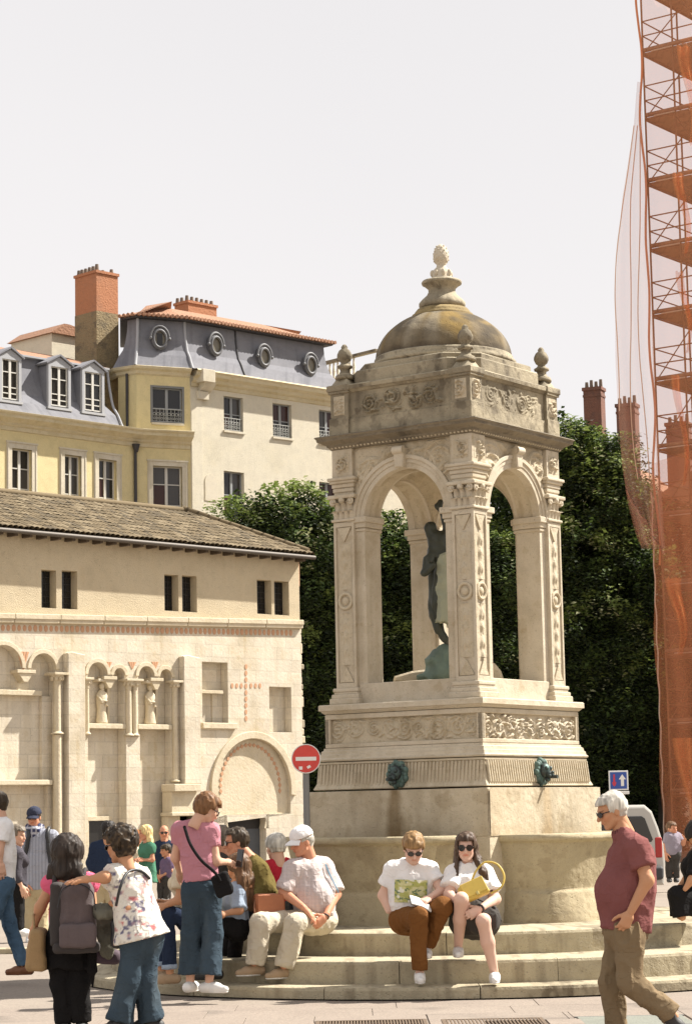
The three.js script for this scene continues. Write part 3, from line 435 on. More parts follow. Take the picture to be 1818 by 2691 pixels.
  wr.forEach(([x0, x1, y0, y1]) => {
    const w = sub('window', T); const pn = obj('pane', span(x0 - 0.03, x1 + 0.03, y0 - 0.03, y1 + 0.03, -D - 0.06, -D - 0.04), M.glass, w);
    const b = []; for (let i = 1; i < 3; i++) b.push(span(x0 + (x1 - x0) * i / 3 - 0.009, x0 + (x1 - x0) * i / 3 + 0.009, y0, y1, -0.29, -0.272)); for (let i = 1; i < 6; i++) b.push(span(x0, x1, y0 + (y1 - y0) * i / 6 - 0.009, y0 + (y1 - y0) * i / 6 + 0.009, -0.292, -0.27));
    obj('window_grille', b, M.iron, w);
  });
  // string course and the painted-looking row of inlaid tiles
  { const n = 9, gs = []; for (let i = 0; i < n; i++) { const u0 = -0.6 + (uR + 0.6) * i / n, u1 = -0.6 + (uR + 0.6) * (i + 1) / n, u = (u0 + u1) / 2; const L = (u1 - u0) / 2 - 0.003; gs.push(cspan(-L, L, -0.19, 0.0, -0.1, 0.1, 0.03).rotateZ(0.029).translate(u, ledge(u), 0)); gs.push(cspan(-L, L, -0.1, 0.03, -0.1, 0.13, 0.02).rotateZ(0.029).translate(u, ledge(u), 0)); }
    for (let i = 0; i < n; i++) obj('string_course', [gs[2 * i], gs[2 * i + 1]], M.limeTrim, T); }
  const dot = new THREE.CylinderGeometry(0.06, 0.06, 0.02, 10).rotateX(Math.PI / 2).scale(0.85, 1.25, 1); metreUV(prep(dot)); const dotN = prep(dot); metreUV(dotN);
  const dia = metreUV(prep(new THREE.CylinderGeometry(0.06, 0.06, 0.02, 4).rotateX(Math.PI / 2).scale(0.85, 1.1, 1)));
  const strip = []; for (let i = 0; i < 74; i++) { const u = -0.4 + i * 0.1515; if (u > uR - 0.25) break; const m = shared('inlay_tile', dotN, M.inlay, T); m.position.set(u, ledge(u) - 0.295, 0.002); m.scale.setScalar(0.94 + 0.12 * h3(i, 3, 9)); }
  for (const [x0, x1] of [[-0.6, uR - 0.1]]) obj('tile_border', [span(x0, x1, -0.012, 0.012, -0.01, 0.008).rotateZ(0.029).translate(0, ledgeB(0) - 0.005 , 0)], M.limeTrim, T);
  for (let i = 0; i < 9; i++) { const [u, y] = q(1180, 862 + i * 31); const m = shared('inlay_tile', dotN, M.inlay, T); m.position.set(u, y, 0.002); m.scale.setScalar(0.88); }
  for (const x of [1114, 1136, 1158, 1204, 1226, 1247]) { const [u, y] = q(x, 953); const m = shared('inlay_tile', dotN, M.inlay, T); m.position.set(u, y, 0.002); m.scale.setScalar(0.85); }
  for (let i = 0; i <= 24; i++) { const a = Math.PI * (1.03 - i / 24 * 1.06), m = shared('inlay_tile', dia, M.inlay, T); m.position.set(lc + (lr - 0.27) * Math.cos(a), ly + (lr - 0.22) * Math.sin(a), -0.095); m.rotation.z = a; }
  // red triangles between the arch heads
  for (const [x0, x1, y0, y1, k] of [[82, 142, 788, 880, 4], [505, 538, 838, 872, 3], [615, 655, 838, 872, 3], [728, 762, 838, 872, 3]]) { const a = q(x0, y0), b = q(x1, y0), c = q((x0 + x1) / 2, y1);
    for (let i = 0; i < k; i++) { const t0 = i / k + 0.03, t1 = (i + 1) / k - 0.03; obj('inlay_tile', extr(poly([[a[0] + (b[0] - a[0]) * t0, a[1]], [a[0] + (b[0] - a[0]) * t1, a[1]], [c[0] + (t1 - 0.5) * 0.03, c[1]], [c[0] + (t0 - 0.5) * 0.03, c[1]]]), 0.014, -0.002), M.inlay, T); } }
  // ---- flat buttresses
  const butt = (x0, x1, yt, bot) => { const a = q(x0, yt, 0.2), b = q(x1, yt, 0.2); const s = poly([[a[0], bot], [b[0], bot], [b[0], a[1]], [(a[0] + b[0]) / 2 - 0.15, a[1] + 0.06], [a[0], a[1] + 0.02]]); obj('buttress', extr(s, 0.2, -0.002, 0.02), M.limewash, T); };
  butt(328, 412, 800, -0.4); butt(882, 962, 815, 2.3);
  { const a = q(828, 1600, 0.35)[0], b = q(958, 1600, 0.35)[0]; // stepped stone porch at the foot of the second buttress
    obj('porch_block', [cspan(a, b, 2.12, 2.3, -0.05, 0.44, 0.02), cspan(a + 0.03, b - 0.03, 1.62, 2.12, -0.05, 0.3, 0.01), cspan(a - 0.04, b + 0.02, 1.54, 1.63, -0.05, 0.38, 0.02), cspan(a, d2[0] + 0.0, -0.4, 1.54, -0.05, 0.2), cspan(d2[1], b, -0.4, 1.54, -0.05, 0.2), cspan(d2[0] - 0.02, d2[1] + 0.02, 1.2, 1.42, -0.05, 0.2)], M.limeTrim, T); }
  // ---- slim columns
  const column = (u, z, y0, y1, r, name = 'column') => { const c = sub(name, T); obj('shaft', cyl(r, r * 0.94, y1 - y0 - 0.32, u, y0 + 0.07, z, 14), M.limeTrim, c); obj('base', lathe([[0, y0], [r * 1.7, y0], [r * 1.7, y0 + 0.03], [r * 1.3, y0 + 0.05], [r, y0 + 0.075]], 14).translate(u, 0, z), M.limeTrim, c);
    const cp = [lathe([[r * 0.9, y1 - 0.26], [r * 1.15, y1 - 0.245], [r, y1 - 0.225], [r * 1.15, y1 - 0.14], [r * 1.9, y1 - 0.06], [r * 2, y1 - 0.05], [0, y1 - 0.05]], 14).translate(u, 0, z), cspan(u - r * 2.3, u + r * 2.3, y1 - 0.055, y1, z - r * 2.3, z + r * 2.3, 0.01)]; for (let i = 0; i < 8; i++) { const a = i * 0.785; cp.push(new THREE.SphereGeometry(r * 0.5, 6, 5).scale(1, 1.6, 1).translate(u + r * 1.45 * Math.cos(a), y1 - 0.12, z + r * 1.45 * Math.sin(a))); } obj('capital', cp, M.limeTrim, c); };
  const cu = (x, y, z) => q(x, y, z)[0];
  column(cu(418, 1000, 0.02) , 0.02, 3.45, 4.78, 0.055); column(cu(616, 1000, 0.02), 0.03, 3.43, 4.78, 0.075); column(cu(645, 1000, 0.02), 0.03, 3.43, 4.78, 0.07); column(cu(838, 1000, 0.03), 0.03, 2.35, 4.78, 0.07);
  column(cu(275, 1000, 0.05), 0.05, 3.45, 4.86, 0.09); obj('column_foot', cyl(0.11, 0.1, 3.84, cu(275, 1200, 0.05), -0.4, 0.05, 14), M.limeTrim, T);
  obj('pier_face', [cspan(m1.b1 - 0.0, m2.a0 + 0.0, 0.2, 3.43, -0.02, 0.05, 0.01)], M.limewash, T);
  // corbels between the heads, hood rings
  const corbel = (u, y, w) => obj('corbel', [cspan(u - w, u + w, y - 0.08, y, -D, 0.03, 0.012), extr(poly([[u - w * 0.8, y - 0.08], [u + w * 0.8, y - 0.08], [u + w * 0.2, y - 0.28], [u - w * 0.2, y - 0.28]]), D, -D + 0.0, 0.01)], M.limeTrim, T);
  corbel((m1.a1 + m1.b0) / 2, spr - 0.03, 0.2); corbel((m2.a1 + m2.b0) / 2, spr - 0.03, 0.2); corbel((lf.a1 + lf.b0) / 2, sprL - 0.03, 0.26);
  const hood = (a, b, y) => { const c = (a + b) / 2, r = (b - a) / 2, s = new THREE.Shape(); s.absarc(c, y, r + 0.1, 0, Math.PI, false); s.absarc(c, y, r, Math.PI, 0, true); s.closePath(); obj('arch_ring', extr(s, 0.06, -0.02, 0.008, 12), M.limeTrim, T); };
  for (const [a, b, y] of [[m1.a0, m1.a1, spr], [m1.b0, m1.b1, spr], [m2.a0, m2.a1, spr], [m2.b0, m2.b1, spr], [lf.a0, lf.a1, sprL], [lf.b0, lf.b1 - 0.1, sprL]]) hood(a, b, y);
  // sills, shelves, lintel, inner window of the left bay
  obj('sill', cspan(m1.a0 - 0.02, m1.b1 + 0.03, 3.6, 3.72, -D, 0.03, 0.015), M.limeTrim, T); obj('sill', cspan(m2.a0 - 0.03, m2.b1, 3.6, 3.72, -D, 0.03, 0.015), M.limeTrim, T);
  obj('sill', cspan(n1[0] - 0.06, q(1130, 1150)[0], n1[1] - 0.15, n1[1] + 0.0, -D, 0.09, 0.02), M.limeTrim, T); obj('shelf', cspan(n1[0] - 0.0, q(1075, 975)[0], 4.50, 4.58, -D, -0.02, 0.01), M.limeTrim, T); obj('niche_step', [cspan(q(1045, 1000)[0], n1[2], n1[1], 4.52, -D, -0.2)], M.limewash, T);
  obj('niche_step', [cspan(n2[0], q(1340, 1100, -0.2)[0] - 0.05, n2[1], n2[3] - 0.5, -D, -0.21)], M.limewash, T);
  obj('lintel', cspan(-0.6, q(212, 980)[0], 4.33, 4.45, -D, -0.06, 0.015), M.limeTrim, T); obj('shelf', cspan(-0.6, q(248, 1410)[0], 2.3, 2.42, -D, 0.06, 0.02), M.limeTrim, T);
  obj('inner_jamb', cspan(q(212, 1100, -0.15)[0] - 0.06, lf.b1 - 0.1, 2.42, 4.33, -D, -0.14), M.limewash, T); obj('inner_jamb', cspan(q(245, 1500)[0], lf.b1 - 0.1, 0.3, 2.3, -D, -0.1), M.limewash, T);
  // doors and cellar openings
  const door = sub('door', T); obj('door_leaf', [span(dw[0] - 0.02, dw[1] + 0.02, -0.4, 1.5, -D - 0.03, -D + 0.02)], M.greyDoor, door); obj('transom', [span(dw[0], dw[1], 1.16, 1.2, -D, -0.26), span(dw[0], dw[1], 1.2, 1.55, -D + 0.02, -D + 0.03)], M.iron, door);
  obj('console', [extr(poly([[dw[0] - 0.1, 1.2], [dw[0] + 0.05, 1.2], [dw[0] + 0.0, 1.4], [dw[0] - 0.05, 1.55], [dw[0] - 0.1, 1.55]]), 0.2, -0.2), extr(poly([[dw[1] + 0.1, 1.2], [dw[1] - 0.05, 1.2], [dw[1], 1.4], [dw[1] + 0.05, 1.55], [dw[1] + 0.1, 1.55]]), 0.2, -0.2)], M.limeTrim, T);
  const door2 = sub('door', T); obj('door_leaf', span(d2[0], d2[1], -0.4, 1.54, -D - 0.03, -D + 0.02), M.iron, door2);
  const cw = sub('cellar_window', T); obj('pane', span(lw[0], lw[1], 0.5, 1.47, -D - 0.002, -D + 0.012), M.glass, cw); obj('frame', [cspan(lw[0] - 0.06, lw[0], 0.45, 1.55, -D, -D + 0.1), cspan(lw[1], lw[1] + 0.05, 0.45, 1.55, -D, -D + 0.1), cspan(lw[0] - 0.05, lw[1] + 0.05, 1.47, 1.57, -D, -D + 0.12)], M.limeTrim, cw);
  // rough broken stones of the right-hand corner
  { const R = rng(8); let y = -0.3; while (y < 6.2) { const h = 0.14 + 0.16 * R(); const w = 0.12 + 0.2 * R(); obj('corner_stone', cspan(uR - 0.04, uR + 0.02 + 0.1 * R(), y, y + h - 0.012, -0.35, -0.02 + 0.03 * R(), 0.03), R() > 0.5 ? M.limeTrim : M.stoneDark, T); y += h; }
    obj('corner_brick', [cspan(uR - 0.03, uR + 0.045, 7.3, 7.95, -0.35, -0.05, 0.02)], M.inlay, T); }
  // ---- roof: eaves, rafters, gutter and half-round tiles row on row
  const roof = sub('roof', T), ze = 0.34, zr = -3.3, ye = 8.09, yr = 9.5, uEnd = uR + 0.18, uRidge = 10.0, dz = ze - zr, slope = Math.atan2(yr - ye, dz), Ls = Math.hypot(dz, yr - ye);
  const deck = new THREE.BufferGeometry(); deck.setAttribute('position', new THREE.Float32BufferAttribute([-0.8, ye - 0.03, ze, uEnd, ye - 0.03, ze, uRidge, yr - 0.03, zr, -0.8, ye - 0.03, ze, uRidge, yr - 0.03, zr, -0.8, yr - 0.03, zr, uEnd, ye - 0.03, ze, uEnd, ye - 0.03, zr * 2 - ze, uRidge, yr - 0.03, zr, -0.8, yr - 0.03, zr, uRidge, yr - 0.03, zr, uEnd, ye - 0.03, 2 * zr - ze, -0.8, yr - 0.03, zr, uEnd, ye - 0.03, 2 * zr - ze, -0.8, ye - 0.03, 2 * zr - ze], 3)); deck.computeVertexNormals();
  obj('roof_deck', deck, M.tileC, roof);
  obj('gutter', [new THREE.CylinderGeometry(0.055, 0.055, uEnd + 0.8, 8).rotateZ(Math.PI / 2).translate((uEnd - 0.8) / 2, ye - 0.075, ze + 0.03)], M.zincGutter, roof);
  for (let i = 0; i < 30; i++) { const u = -0.6 + i * 0.41; if (u < uEnd - 0.1) obj('rafter_end', cspan(u, u + 0.09, ye - 0.17, ye - 0.05, -0.1, ze - 0.06, 0.01), M.wood, roof); }
  obj('eaves_board', span(-0.7, uEnd - 0.05, ye - 0.055, ye - 0.04, -0.05, ze), M.wood, roof);
  const tg = []; for (let k = 0; k < 3; k++) { const g = new THREE.CylinderGeometry(0.075, 0.088, 0.42, 6, 1, true, 0, Math.PI).rotateY(-Math.PI / 2).scale(1, 1, 0.8); g.rotateX(-Math.PI / 2); g.rotateX(slope - 0.03 + 0.02 * k); const f = prep(g); metreUV(f); tg.push(f); }
  const R = rng(14), mats = [M.tileA, M.tileA, M.tileB, M.tileC, M.tileB, M.tileD]; let left = 300; const rest = mats.map(() => []);
  const rows = Math.floor(Ls / 0.33);
  for (let r = 0; r < rows; r++) for (let c = 0; c < 80; c++) {
    const u = uEnd - 0.08 - c * 0.148, t = (r * 0.33 + 0.17) / Ls, z = ze + (zr - ze) * t, y = ye + (yr - ye) * t, uMax = uEnd + (uRidge - uEnd) * t; if (u < -0.75 || u > uMax) continue;
    const mi = Math.floor(R() * 6), k = Math.floor(R() * 3), dy = R() * 0.012, du = (R() - 0.5) * 0.012, rz = (R() - 0.5) * 0.05;
    if (left > 0 && r < 5 && u > 1) { left--; const m = shared('roof_tile', tg[k], mats[mi], roof); m.position.set(u + du, y + 0.0 + dy, z); m.rotation.y = rz; }
    else rest[mi].push(tg[k].clone().rotateY(rz).translate(u + du, y + dy, z));
  }
  rest.forEach((l, i) => { if (l.length && i !== 1 && i !== 4) tag(obj('roof_tile', i === 0 ? [...l, ...rest[1]] : i === 2 ? [...l, ...rest[4]] : l, mats[i], roof), null, null, null, 'stuff'); });
  const hip = []; for (let i = 0; i < 12; i++) { const t = (i + 0.5) / 12; const a = V(uEnd, ye + 0.05, ze).lerp(V(uRidge, yr + 0.07, zr), t); const b = V(uEnd, ye + 0.05, ze).lerp(V(uRidge, yr + 0.07, zr), Math.min(1, t + 0.1)); hip.push(bar(a, b, 0.09, 8)); } hip.push(new THREE.CylinderGeometry(0.09, 0.09, uRidge + 0.8, 8).rotateZ(Math.PI / 2).translate((uRidge - 0.8) / 2, yr + 0.03, zr));
  obj('ridge_tile', hip, M.tileB, roof);
  // two small carved figures stand in the niches
  const statue = (x, yb, label) => { const [u] = q(x, 1050, -0.15); const w = V(u, 3.72, -0.16).applyMatrix4(CF.M); const s = thing('niche_statue', label, 'statue', [w.x, w.y, w.z], CF.turn, 'carved saints in the arcade');
    obj('robe', [lathe([[0, 0], [0.15, 0], [0.155, 0.04], [0.12, 0.3], [0.14, 0.55], [0.13, 0.72], [0.07, 0.78], [0.05, 0.8]], 14).scale(1, 1, 0.75), new THREE.TorusGeometry(0.1, 0.03, 6, 12).rotateX(1.2).translate(0, 0.5, 0.04), bar(V(-0.13, 0.68, 0), V(-0.06, 0.48, 0.12), 0.036), bar(V(0.13, 0.68, 0), V(0.05, 0.42, 0.12), 0.036)], M.limeTrim, s); obj('head', [new THREE.SphereGeometry(0.075, 12, 10).scale(0.85, 1.15, 0.95).translate(0, 0.88, 0.01), new THREE.SphereGeometry(0.045, 8, 6).translate(0, 0.8, 0.03)], M.limeTrim, s);
    const ba = thing('niche_canopy', label.replace('small worn carved saint standing in', 'stone canopy over the saint of'), 'canopy', [w.x, w.y, w.z], CF.turn, 'canopies over the carved saints'); obj('canopy_block', [cspan(-0.2, 0.24, 0.98, 1.05, -0.18, 0.14, 0.02), cspan(0.18, 0.25, 0.0, 0.98, -0.18, 0.0, 0.01)], M.limeTrim, ba); };
  statue(490, 0, 'small worn carved saint standing in the left niche of the blind arcade'); statue(722, 0, 'small worn carved saint standing in the right niche of the blind arcade');
}
// ================================================================ the tall yellow and cream house behind
const flat = (px, D) => at(px, 2000, D).setY(0);
// sweep a profile [[outset, y], ...] along an open polyline on plan, mitred at the corners (outset is towards the open side)
function sweep(plan, profile) {
  const n = plan.length, nor = [], off = [];
  for (let i = 0; i < n - 1; i++) { const e = plan[i + 1].clone().sub(plan[i]).setY(0).normalize(); nor.push(V(-e.z, 0, e.x)); }
  for (let i = 0; i < n; i++) { const a = nor[Math.max(0, i - 1)], b = nor[Math.min(n - 2, i)], m = a.clone().add(b).normalize(); off.push(m.multiplyScalar(1 / Math.max(0.3, m.dot(a)))); }
  const gs = [];
  for (let i = 0; i < n - 1; i++) { const pos = [], idx = []; profile.forEach(([o, y]) => { const A = plan[i].clone().addScaledVector(off[i], o), B = plan[i + 1].clone().addScaledVector(off[i + 1], o); pos.push(A.x, y, A.z, B.x, y, B.z); });
    for (let j = 0; j < profile.length - 1; j++) { const a = 2 * j; idx.push(a, a + 1, a + 2, a + 1, a + 3, a + 2); }
    const g = new THREE.BufferGeometry(); g.setAttribute('position', new THREE.Float32BufferAttribute(pos, 3)); g.setIndex(idx); const q = g.toNonIndexed(); q.computeVertexNormals(); gs.push(q); }
  return gs;
}
{
  const pL = flat(-60, 91.5), p1 = flat(633 * 0.5796, 97.5), p2 = flat(880 * 0.5796, 98.5), p3 = flat(905, 104.6);
  const pA = p1.clone().add(V(-0.85, 0, -0.55));
  M.grille = STD({ color: rgb(0.40, 0.40, 0.37), roughness: 0.6, metalness: 0.2 });
  const T = thing('yellow_townhouse', 'tall yellow and cream house with grey mansard roof and round attic windows behind', 'building', [0, 0, 0]);
  const b1 = (x, y) => [x * 0.5796, 640 + y * 0.5796];
  const LW = facade(pL, p1), FR = facade(p1, p2), RW = facade(p2, p3);
  const put = (F, g) => g.applyMatrix4(F.M);
  const side = (F, name) => { const g = new THREE.Group(); g.name = name; g.position.set(...F.pos); g.rotation.y = F.turn; T.add(g); return g; };
  const gL = side(LW, 'left_wing'), gF = side(FR, 'corner_bay'), gR = side(RW, 'right_wing');
  const q = (F, x, y, off = 0) => F.uv(...b1(x, y), off);
  const rc = (F, x0, y0, x1, y1, off = 0) => { const a = q(F, x0, y1, off), b = q(F, x1, y0, off); return [a[0], b[0], a[1], b[1]]; };
  const wall = (G, u0, u1, y0, y1, holes, mat, th = 0.3) => { const s = rect(u0, u1, y0, y1); for (const [a, b, c, d] of holes) { const h = new THREE.Path(); h.moveTo(a, c); h.lineTo(b, c); h.lineTo(b, d); h.lineTo(a, d); h.closePath(); s.holes.push(h); } return obj('wall', extr(s, th, -th, 0), mat, G); };
  // casement: frame, two leaves, bars, panes
  const win = (G, [x0, x1, y0, y1], o = {}) => {
    const w = sub('window', G), z = -(o.deep ?? 0.2), mat = o.grey ? M.greyWood : M.whiteWood, f = [], t = 0.055, xm = (x0 + x1) / 2; const Gp = G.isObject3D ? w : w;
    f.push(span(x0, x0 + t, y0, y1, z - 0.04, z + 0.03), span(x1 - t, x1, y0, y1, z - 0.04, z + 0.03), span(x0, x1, y1 - t, y1, z - 0.04, z + 0.029), span(x0, x1, y0, y0 + t * 1.3, z - 0.04, z + 0.032), span(xm - 0.06, xm + 0.06, y0, y1, z - 0.038, z + 0.036));
    for (const k of o.bars || [0.5]) f.push(span(x0, x1, y0 + (y1 - y0) * k - 0.022, y0 + (y1 - y0) * k + 0.022, z - 0.03, z + 0.022));
    obj('frame', f, mat, w);
    const ks = [0, ...(o.bars || [0.5]), 1]; for (let i = 0; i < ks.length - 1; i++) for (const [a, b] of [[x0 + t, xm - 0.05], [xm + 0.05, x1 - t]]) obj('pane', span(a, b, y0 + (y1 - y0) * ks[i] + 0.02, y0 + (y1 - y0) * ks[i + 1] - 0.02, z - 0.03, z - 0.02), [M.glass, M.glass, M.glassB, M.glassC][Math.floor(h3(Math.round(x0 * 9), i, Math.round(a * 7)) * 4)], w);
    if (o.sur) { const s = o.sur; obj('surround', [span(x0 - s, x0, y0 - 0.05, y1 + s, -0.1, 0.04), span(x1, x1 + s, y0 - 0.05, y1 + s, -0.1, 0.041), span(x0 - 0.001, x1 + 0.001, y1, y1 + s - 0.001, -0.1, 0.039), span(x0 - s - 0.03, x1 + s + 0.03, y1 + s - 0.05, y1 + s + 0.02, -0.05, 0.075), span(x0 - s + 0.05, x0 - s + 0.09, y0, y1 + s - 0.07, 0.0, 0.065), span(x1 + s - 0.09, x1 + s - 0.05, y0, y1 + s - 0.07, 0.0, 0.065)], M.creamTrim, w); }
    if (o.grille) { const g = [], h = o.grille, zz = z + 0.13; g.push(span(x0, x1, y0 + h - 0.03, y0 + h, zz - 0.015, zz + 0.015), span(x0, x1, y0 + 0.05, y0 + 0.075, zz - 0.013, zz + 0.013)); const n = Math.round((x1 - x0) / 0.16); for (let i = 0; i <= n; i++) g.push(box(0.018, h - 0.05, 0.018, x0 + (x1 - x0) * i / n, y0 + h / 2 + 0.02, zz)); for (let i = 0; i < n; i++) { g.push(new THREE.TorusGeometry(0.062, 0.013, 4, 10).translate(x0 + (x1 - x0) * (i + 0.5) / n, y0 + h * 0.62, zz), new THREE.TorusGeometry(0.045, 0.012, 4, 10).translate(x0 + (x1 - x0) * (i + 0.5) / n, y0 + h * 0.32, zz)); } obj('balcony_grille', g, M.grille, w); }
    if (o.sill) obj('sill', cspan(x0 - 0.06, x1 + 0.06, y0 - 0.1, y0, -0.2, 0.08, 0.01), M.creamTrim, w);
    if (o.red) obj('curtain', span(x0 + 0.05, x1 - 0.05, y0 + 0.2, y0 + (y1 - y0) * o.red, z - 0.09, z - 0.08), M.brick, w);
  };
  // left wing below its cornice
  const lws = [[48, 918, 138, 1130], [287, 948, 362, 1160], [442, 970, 522, 1172], [-200, 885, -110, 1100]].map((a) => rc(LW, ...a, -0.1)).map((a) => [a[0], a[1], 14.9, 16.72]);
  wall(gL, -8, LW.L, 0, 18.0, lws, M.yellow); lws.forEach((a) => win(gL, a, { sur: 0.27, bars: [0.1, 0.56] }));
  obj('rear_wall', span(-8, LW.L, 0, 17.9, -0.8, -0.5), M.yellow, gL);
  // corner bay: the storey below the cornice, and the attic storey above it
  const f1 = rc(FR, 692, 1000, 822, 1200, -0.1); f1[2] = 14.9; f1[3] = 16.65; const f2 = rc(FR, 690, 662, 822, 812, -0.1);
  wall(gF, 0.001, FR.L - 0.001, 0, 17.99, [f1], M.yellow); win(gF, f1, { sur: 0.25, bars: [0.55] });
  wall(gF, 0.001, FR.L - 0.001, 18.0, 20.9, [f2], M.yellow); win(gF, f2, { grey: true, bars: [0.42], grille: 0.62, sill: true, red: 0.55, deep: 0.14 });
  obj('window_lining', [span(f2[0] - 0.1, f2[0], f2[2] - 0.02, f2[3] + 0.1, -0.1, 0.015), span(f2[1], f2[1] + 0.1, f2[2] - 0.02, f2[3] + 0.1, -0.1, 0.015), span(f2[0], f2[1], f2[3], f2[3] + 0.1, -0.1, 0.014)], M.ironGrey, gF);
  obj('rear_wall', span(0, FR.L, 0, 20.8, -0.8, -0.5), M.yellow, gF);
  const FA = facade(pA, p1), gA = side(FA, 'bay_return'); wall(gA, 0, FA.L, 17.5, 20.9, [], M.yellow); obj('downpipe', cyl(0.06, 0.06, 2.5, FA.L * 0.55, 18.2, 0.09, 8), M.darkPipe, gA);
  // right wing
  const rws = [[1010, 682, 1095, 850], [1232, 728, 1315, 890], [1442, 766, 1522, 925], [1010, 1030, 1100, 1160], [1443, 1092, 1530, 1240]].map((a) => rc(RW, ...a, -0.1));
  rws.slice(0, 3).forEach((a) => { a[2] = 18.5; a[3] = 20.05; }); rws.slice(3).forEach((a) => { a[2] = 14.6; a[3] = 16.68; });
  wall(gR, 0.002, RW.L, 0, 20.75, rws, M.cream); rws.forEach((a, i) => win(gR, a, i < 3 ? { grey: true, bars: [0.5], grille: 0.6, sill: true, deep: 0.2 } : { grey: true, bars: [0.5], deep: 0.22 }));
  obj('rear_wall', span(0, RW.L, 0, 20.6, -0.8, -0.5), M.cream, gR);
  obj('corner_pilaster', [cspan(0.0, 0.62, 0, 20.1, -0.1, 0.09, 0.01)], M.cream, gR);
  obj('corbel', [cspan(0.25, 0.95, 20.42, 20.98, -0.2, 0.62, 0.02), extr(poly([[0.0, 20.42], [0.55, 20.42], [0.45, 20.28], [0.2, 20.1], [0.0, 20.0]]), 0.6, -0.2).rotateY(-Math.PI / 2).translate(0.85, 0, 0), cspan(0.3, 0.9, 19.7, 20.06, -0.1, 0.22, 0.02)], M.creamTrim, gR);
  { const a = q(RW, 930, 1165), b = q(RW, 982, 1048), s = new THREE.Shape(), r = (b[0] - a[0]) / 2; s.moveTo(a[0], a[1]); s.lineTo(b[0], a[1]); s.lineTo(b[0], b[1] - r); s.absarc((a[0] + b[0]) / 2, b[1] - r, r, 0, Math.PI, false); s.closePath(); obj('blind_niche', extr(s, 0.03, -0.002), M.creamTrim, gR); }
  // cornices
  const lowC = [pL.clone().addScaledVector(LW.e, -8), p1, p2.clone().addScaledVector(FR.e, -0.02)];
  obj('lower_cornice', sweep(lowC, [[0.0, 17.42], [0.06, 17.45], [0.07, 17.6], [0.16, 17.66], [0.2, 17.74], [0.42, 17.86], [0.5, 17.9], [0.52, 18.02], [0.6, 18.08], [0.62, 18.14], [0.5, 18.17], [-0.3, 18.2]]), M.corniceOld, T);
  obj('upper_cornice', sweep([pA.clone().add(V(-0.5, 0, -1)), pA, p1, p2], [[0.0, 20.62], [0.08, 20.68], [0.12, 20.8], [0.26, 20.88], [0.32, 20.98], [0.2, 21.02], [-0.3, 21.04]]), M.corniceOld, T);
  obj('upper_cornice', sweep([p2.clone().addScaledVector(RW.e, 0.02), p3, p3.clone().addScaledVector(RW.n, -9)], [[0.0, 20.25], [0.06, 20.28], [0.07, 20.42], [0.2, 20.5], [0.24, 20.62], [0.42, 20.72], [0.46, 20.84], [0.54, 20.92], [0.5, 20.98], [0.2, 21.02], [-0.3, 21.04]]), M.corniceOld, T);
  // bell-cast mansard
  const pA2 = pA.clone().add(V(-0.6, 0, -6)), plan = [pA2, pA, p1, p2, p3, p3.clone().addScaledVector(RW.n, -9)];
  const mp = [[0.24, 20.99], [0.17, 21.12], [0.07, 21.32], [-0.05, 21.58], [-0.22, 21.85], [-0.33, 22.25], [-0.4, 22.7], [-0.43, 23.22]];
  obj('mansard', sweep(plan, mp), M.zinc, T);
  obj('roof_eaves', sweep(plan, [[-0.5, 23.2], [-0.12, 23.2], [-0.1, 23.28], [-0.14, 23.31], [-0.6, 23.34]]), M.darkPipe, T);
  { const gs = sweep(plan, [[-0.1, 23.3], [-2.4, 24.28]]); obj('tile_roof', [...gs, ...sweep(plan.slice(1, 5), [[-2.4, 24.28], [-3.4, 23.6]])], M.redTile, T);
    const tiles = []; const top = sweep(plan.slice(1, 5), [[-0.1, 23.33], [-0.3, 23.40]]); top.forEach((g) => { const p = g.attributes.position, a = V(p.getX(0), p.getY(0), p.getZ(0)), b = V(p.getX(1), p.getY(1), p.getZ(1)), n = Math.floor(a.distanceTo(b) / 0.2); for (let i = 0; i < n; i++) { const c = a.clone().lerp(b, (i + 0.5) / n); tiles.push(new THREE.CylinderGeometry(0.08, 0.09, 0.3, 6).rotateX(Math.PI / 2).rotateY(Math.atan2(b.x - a.x, b.z - a.z) + Math.PI / 2).translate(c.x, c.y, c.z)); } }); tag(obj('eaves_tile', tiles, M.redTile, T), null, null, null, 'stuff'); }
  const seam = (F, u, mat = M.zincLight, r = 0.05) => obj('roof_seam', tube(mp.map(([o, y]) => V(u, y, o + 0.02).applyMatrix4(F.M)), r, 6), mat, T);
  { const nl = FR.n.clone().add(RW.n).normalize().multiplyScalar(1.04); obj('roof_seam', tube(mp.map(([o, y]) => p2.clone().addScaledVector(nl, o + 0.02).setY(y)), 0.06, 6), M.zincLight, T); const n0 = FR.n.clone().add(FA.n).normalize().multiplyScalar(1.05); obj('roof_seam', tube(mp.map(([o, y]) => p1.clone().addScaledVector(n0, o + 0.02).setY(y)), 0.07, 6), M.zincLight, T); }
  seam(RW, q(RW, 1075, 480, -0.3)[0], M.darkPipe, 0.045);
  // round attic windows
  const oeil = (G, u, y) => { const w = sub('round_window', G), z = -0.02; w.position.set(u, y, 0);
    obj('drum', new THREE.CylinderGeometry(0.40, 0.42, 0.75, 22, 1, true).rotateX(Math.PI / 2).scale(0.84, 1.12, 1).translate(0, 0, z - 0.33), M.zincGutter2, w);
    obj('frame', [new THREE.TorusGeometry(0.345, 0.06, 8, 24).scale(0.84, 1.12, 1).translate(0, 0, z + 0.02), new THREE.TorusGeometry(0.40, 0.045, 8, 24).scale(0.84, 1.12, 1).translate(0, 0, z - 0.02)], M.zincOld, w);
    obj('pane', new THREE.CircleGeometry(0.32, 20).scale(0.84, 1.12, 1).translate(0, 0, z - 0.04), M.glassOld, w);
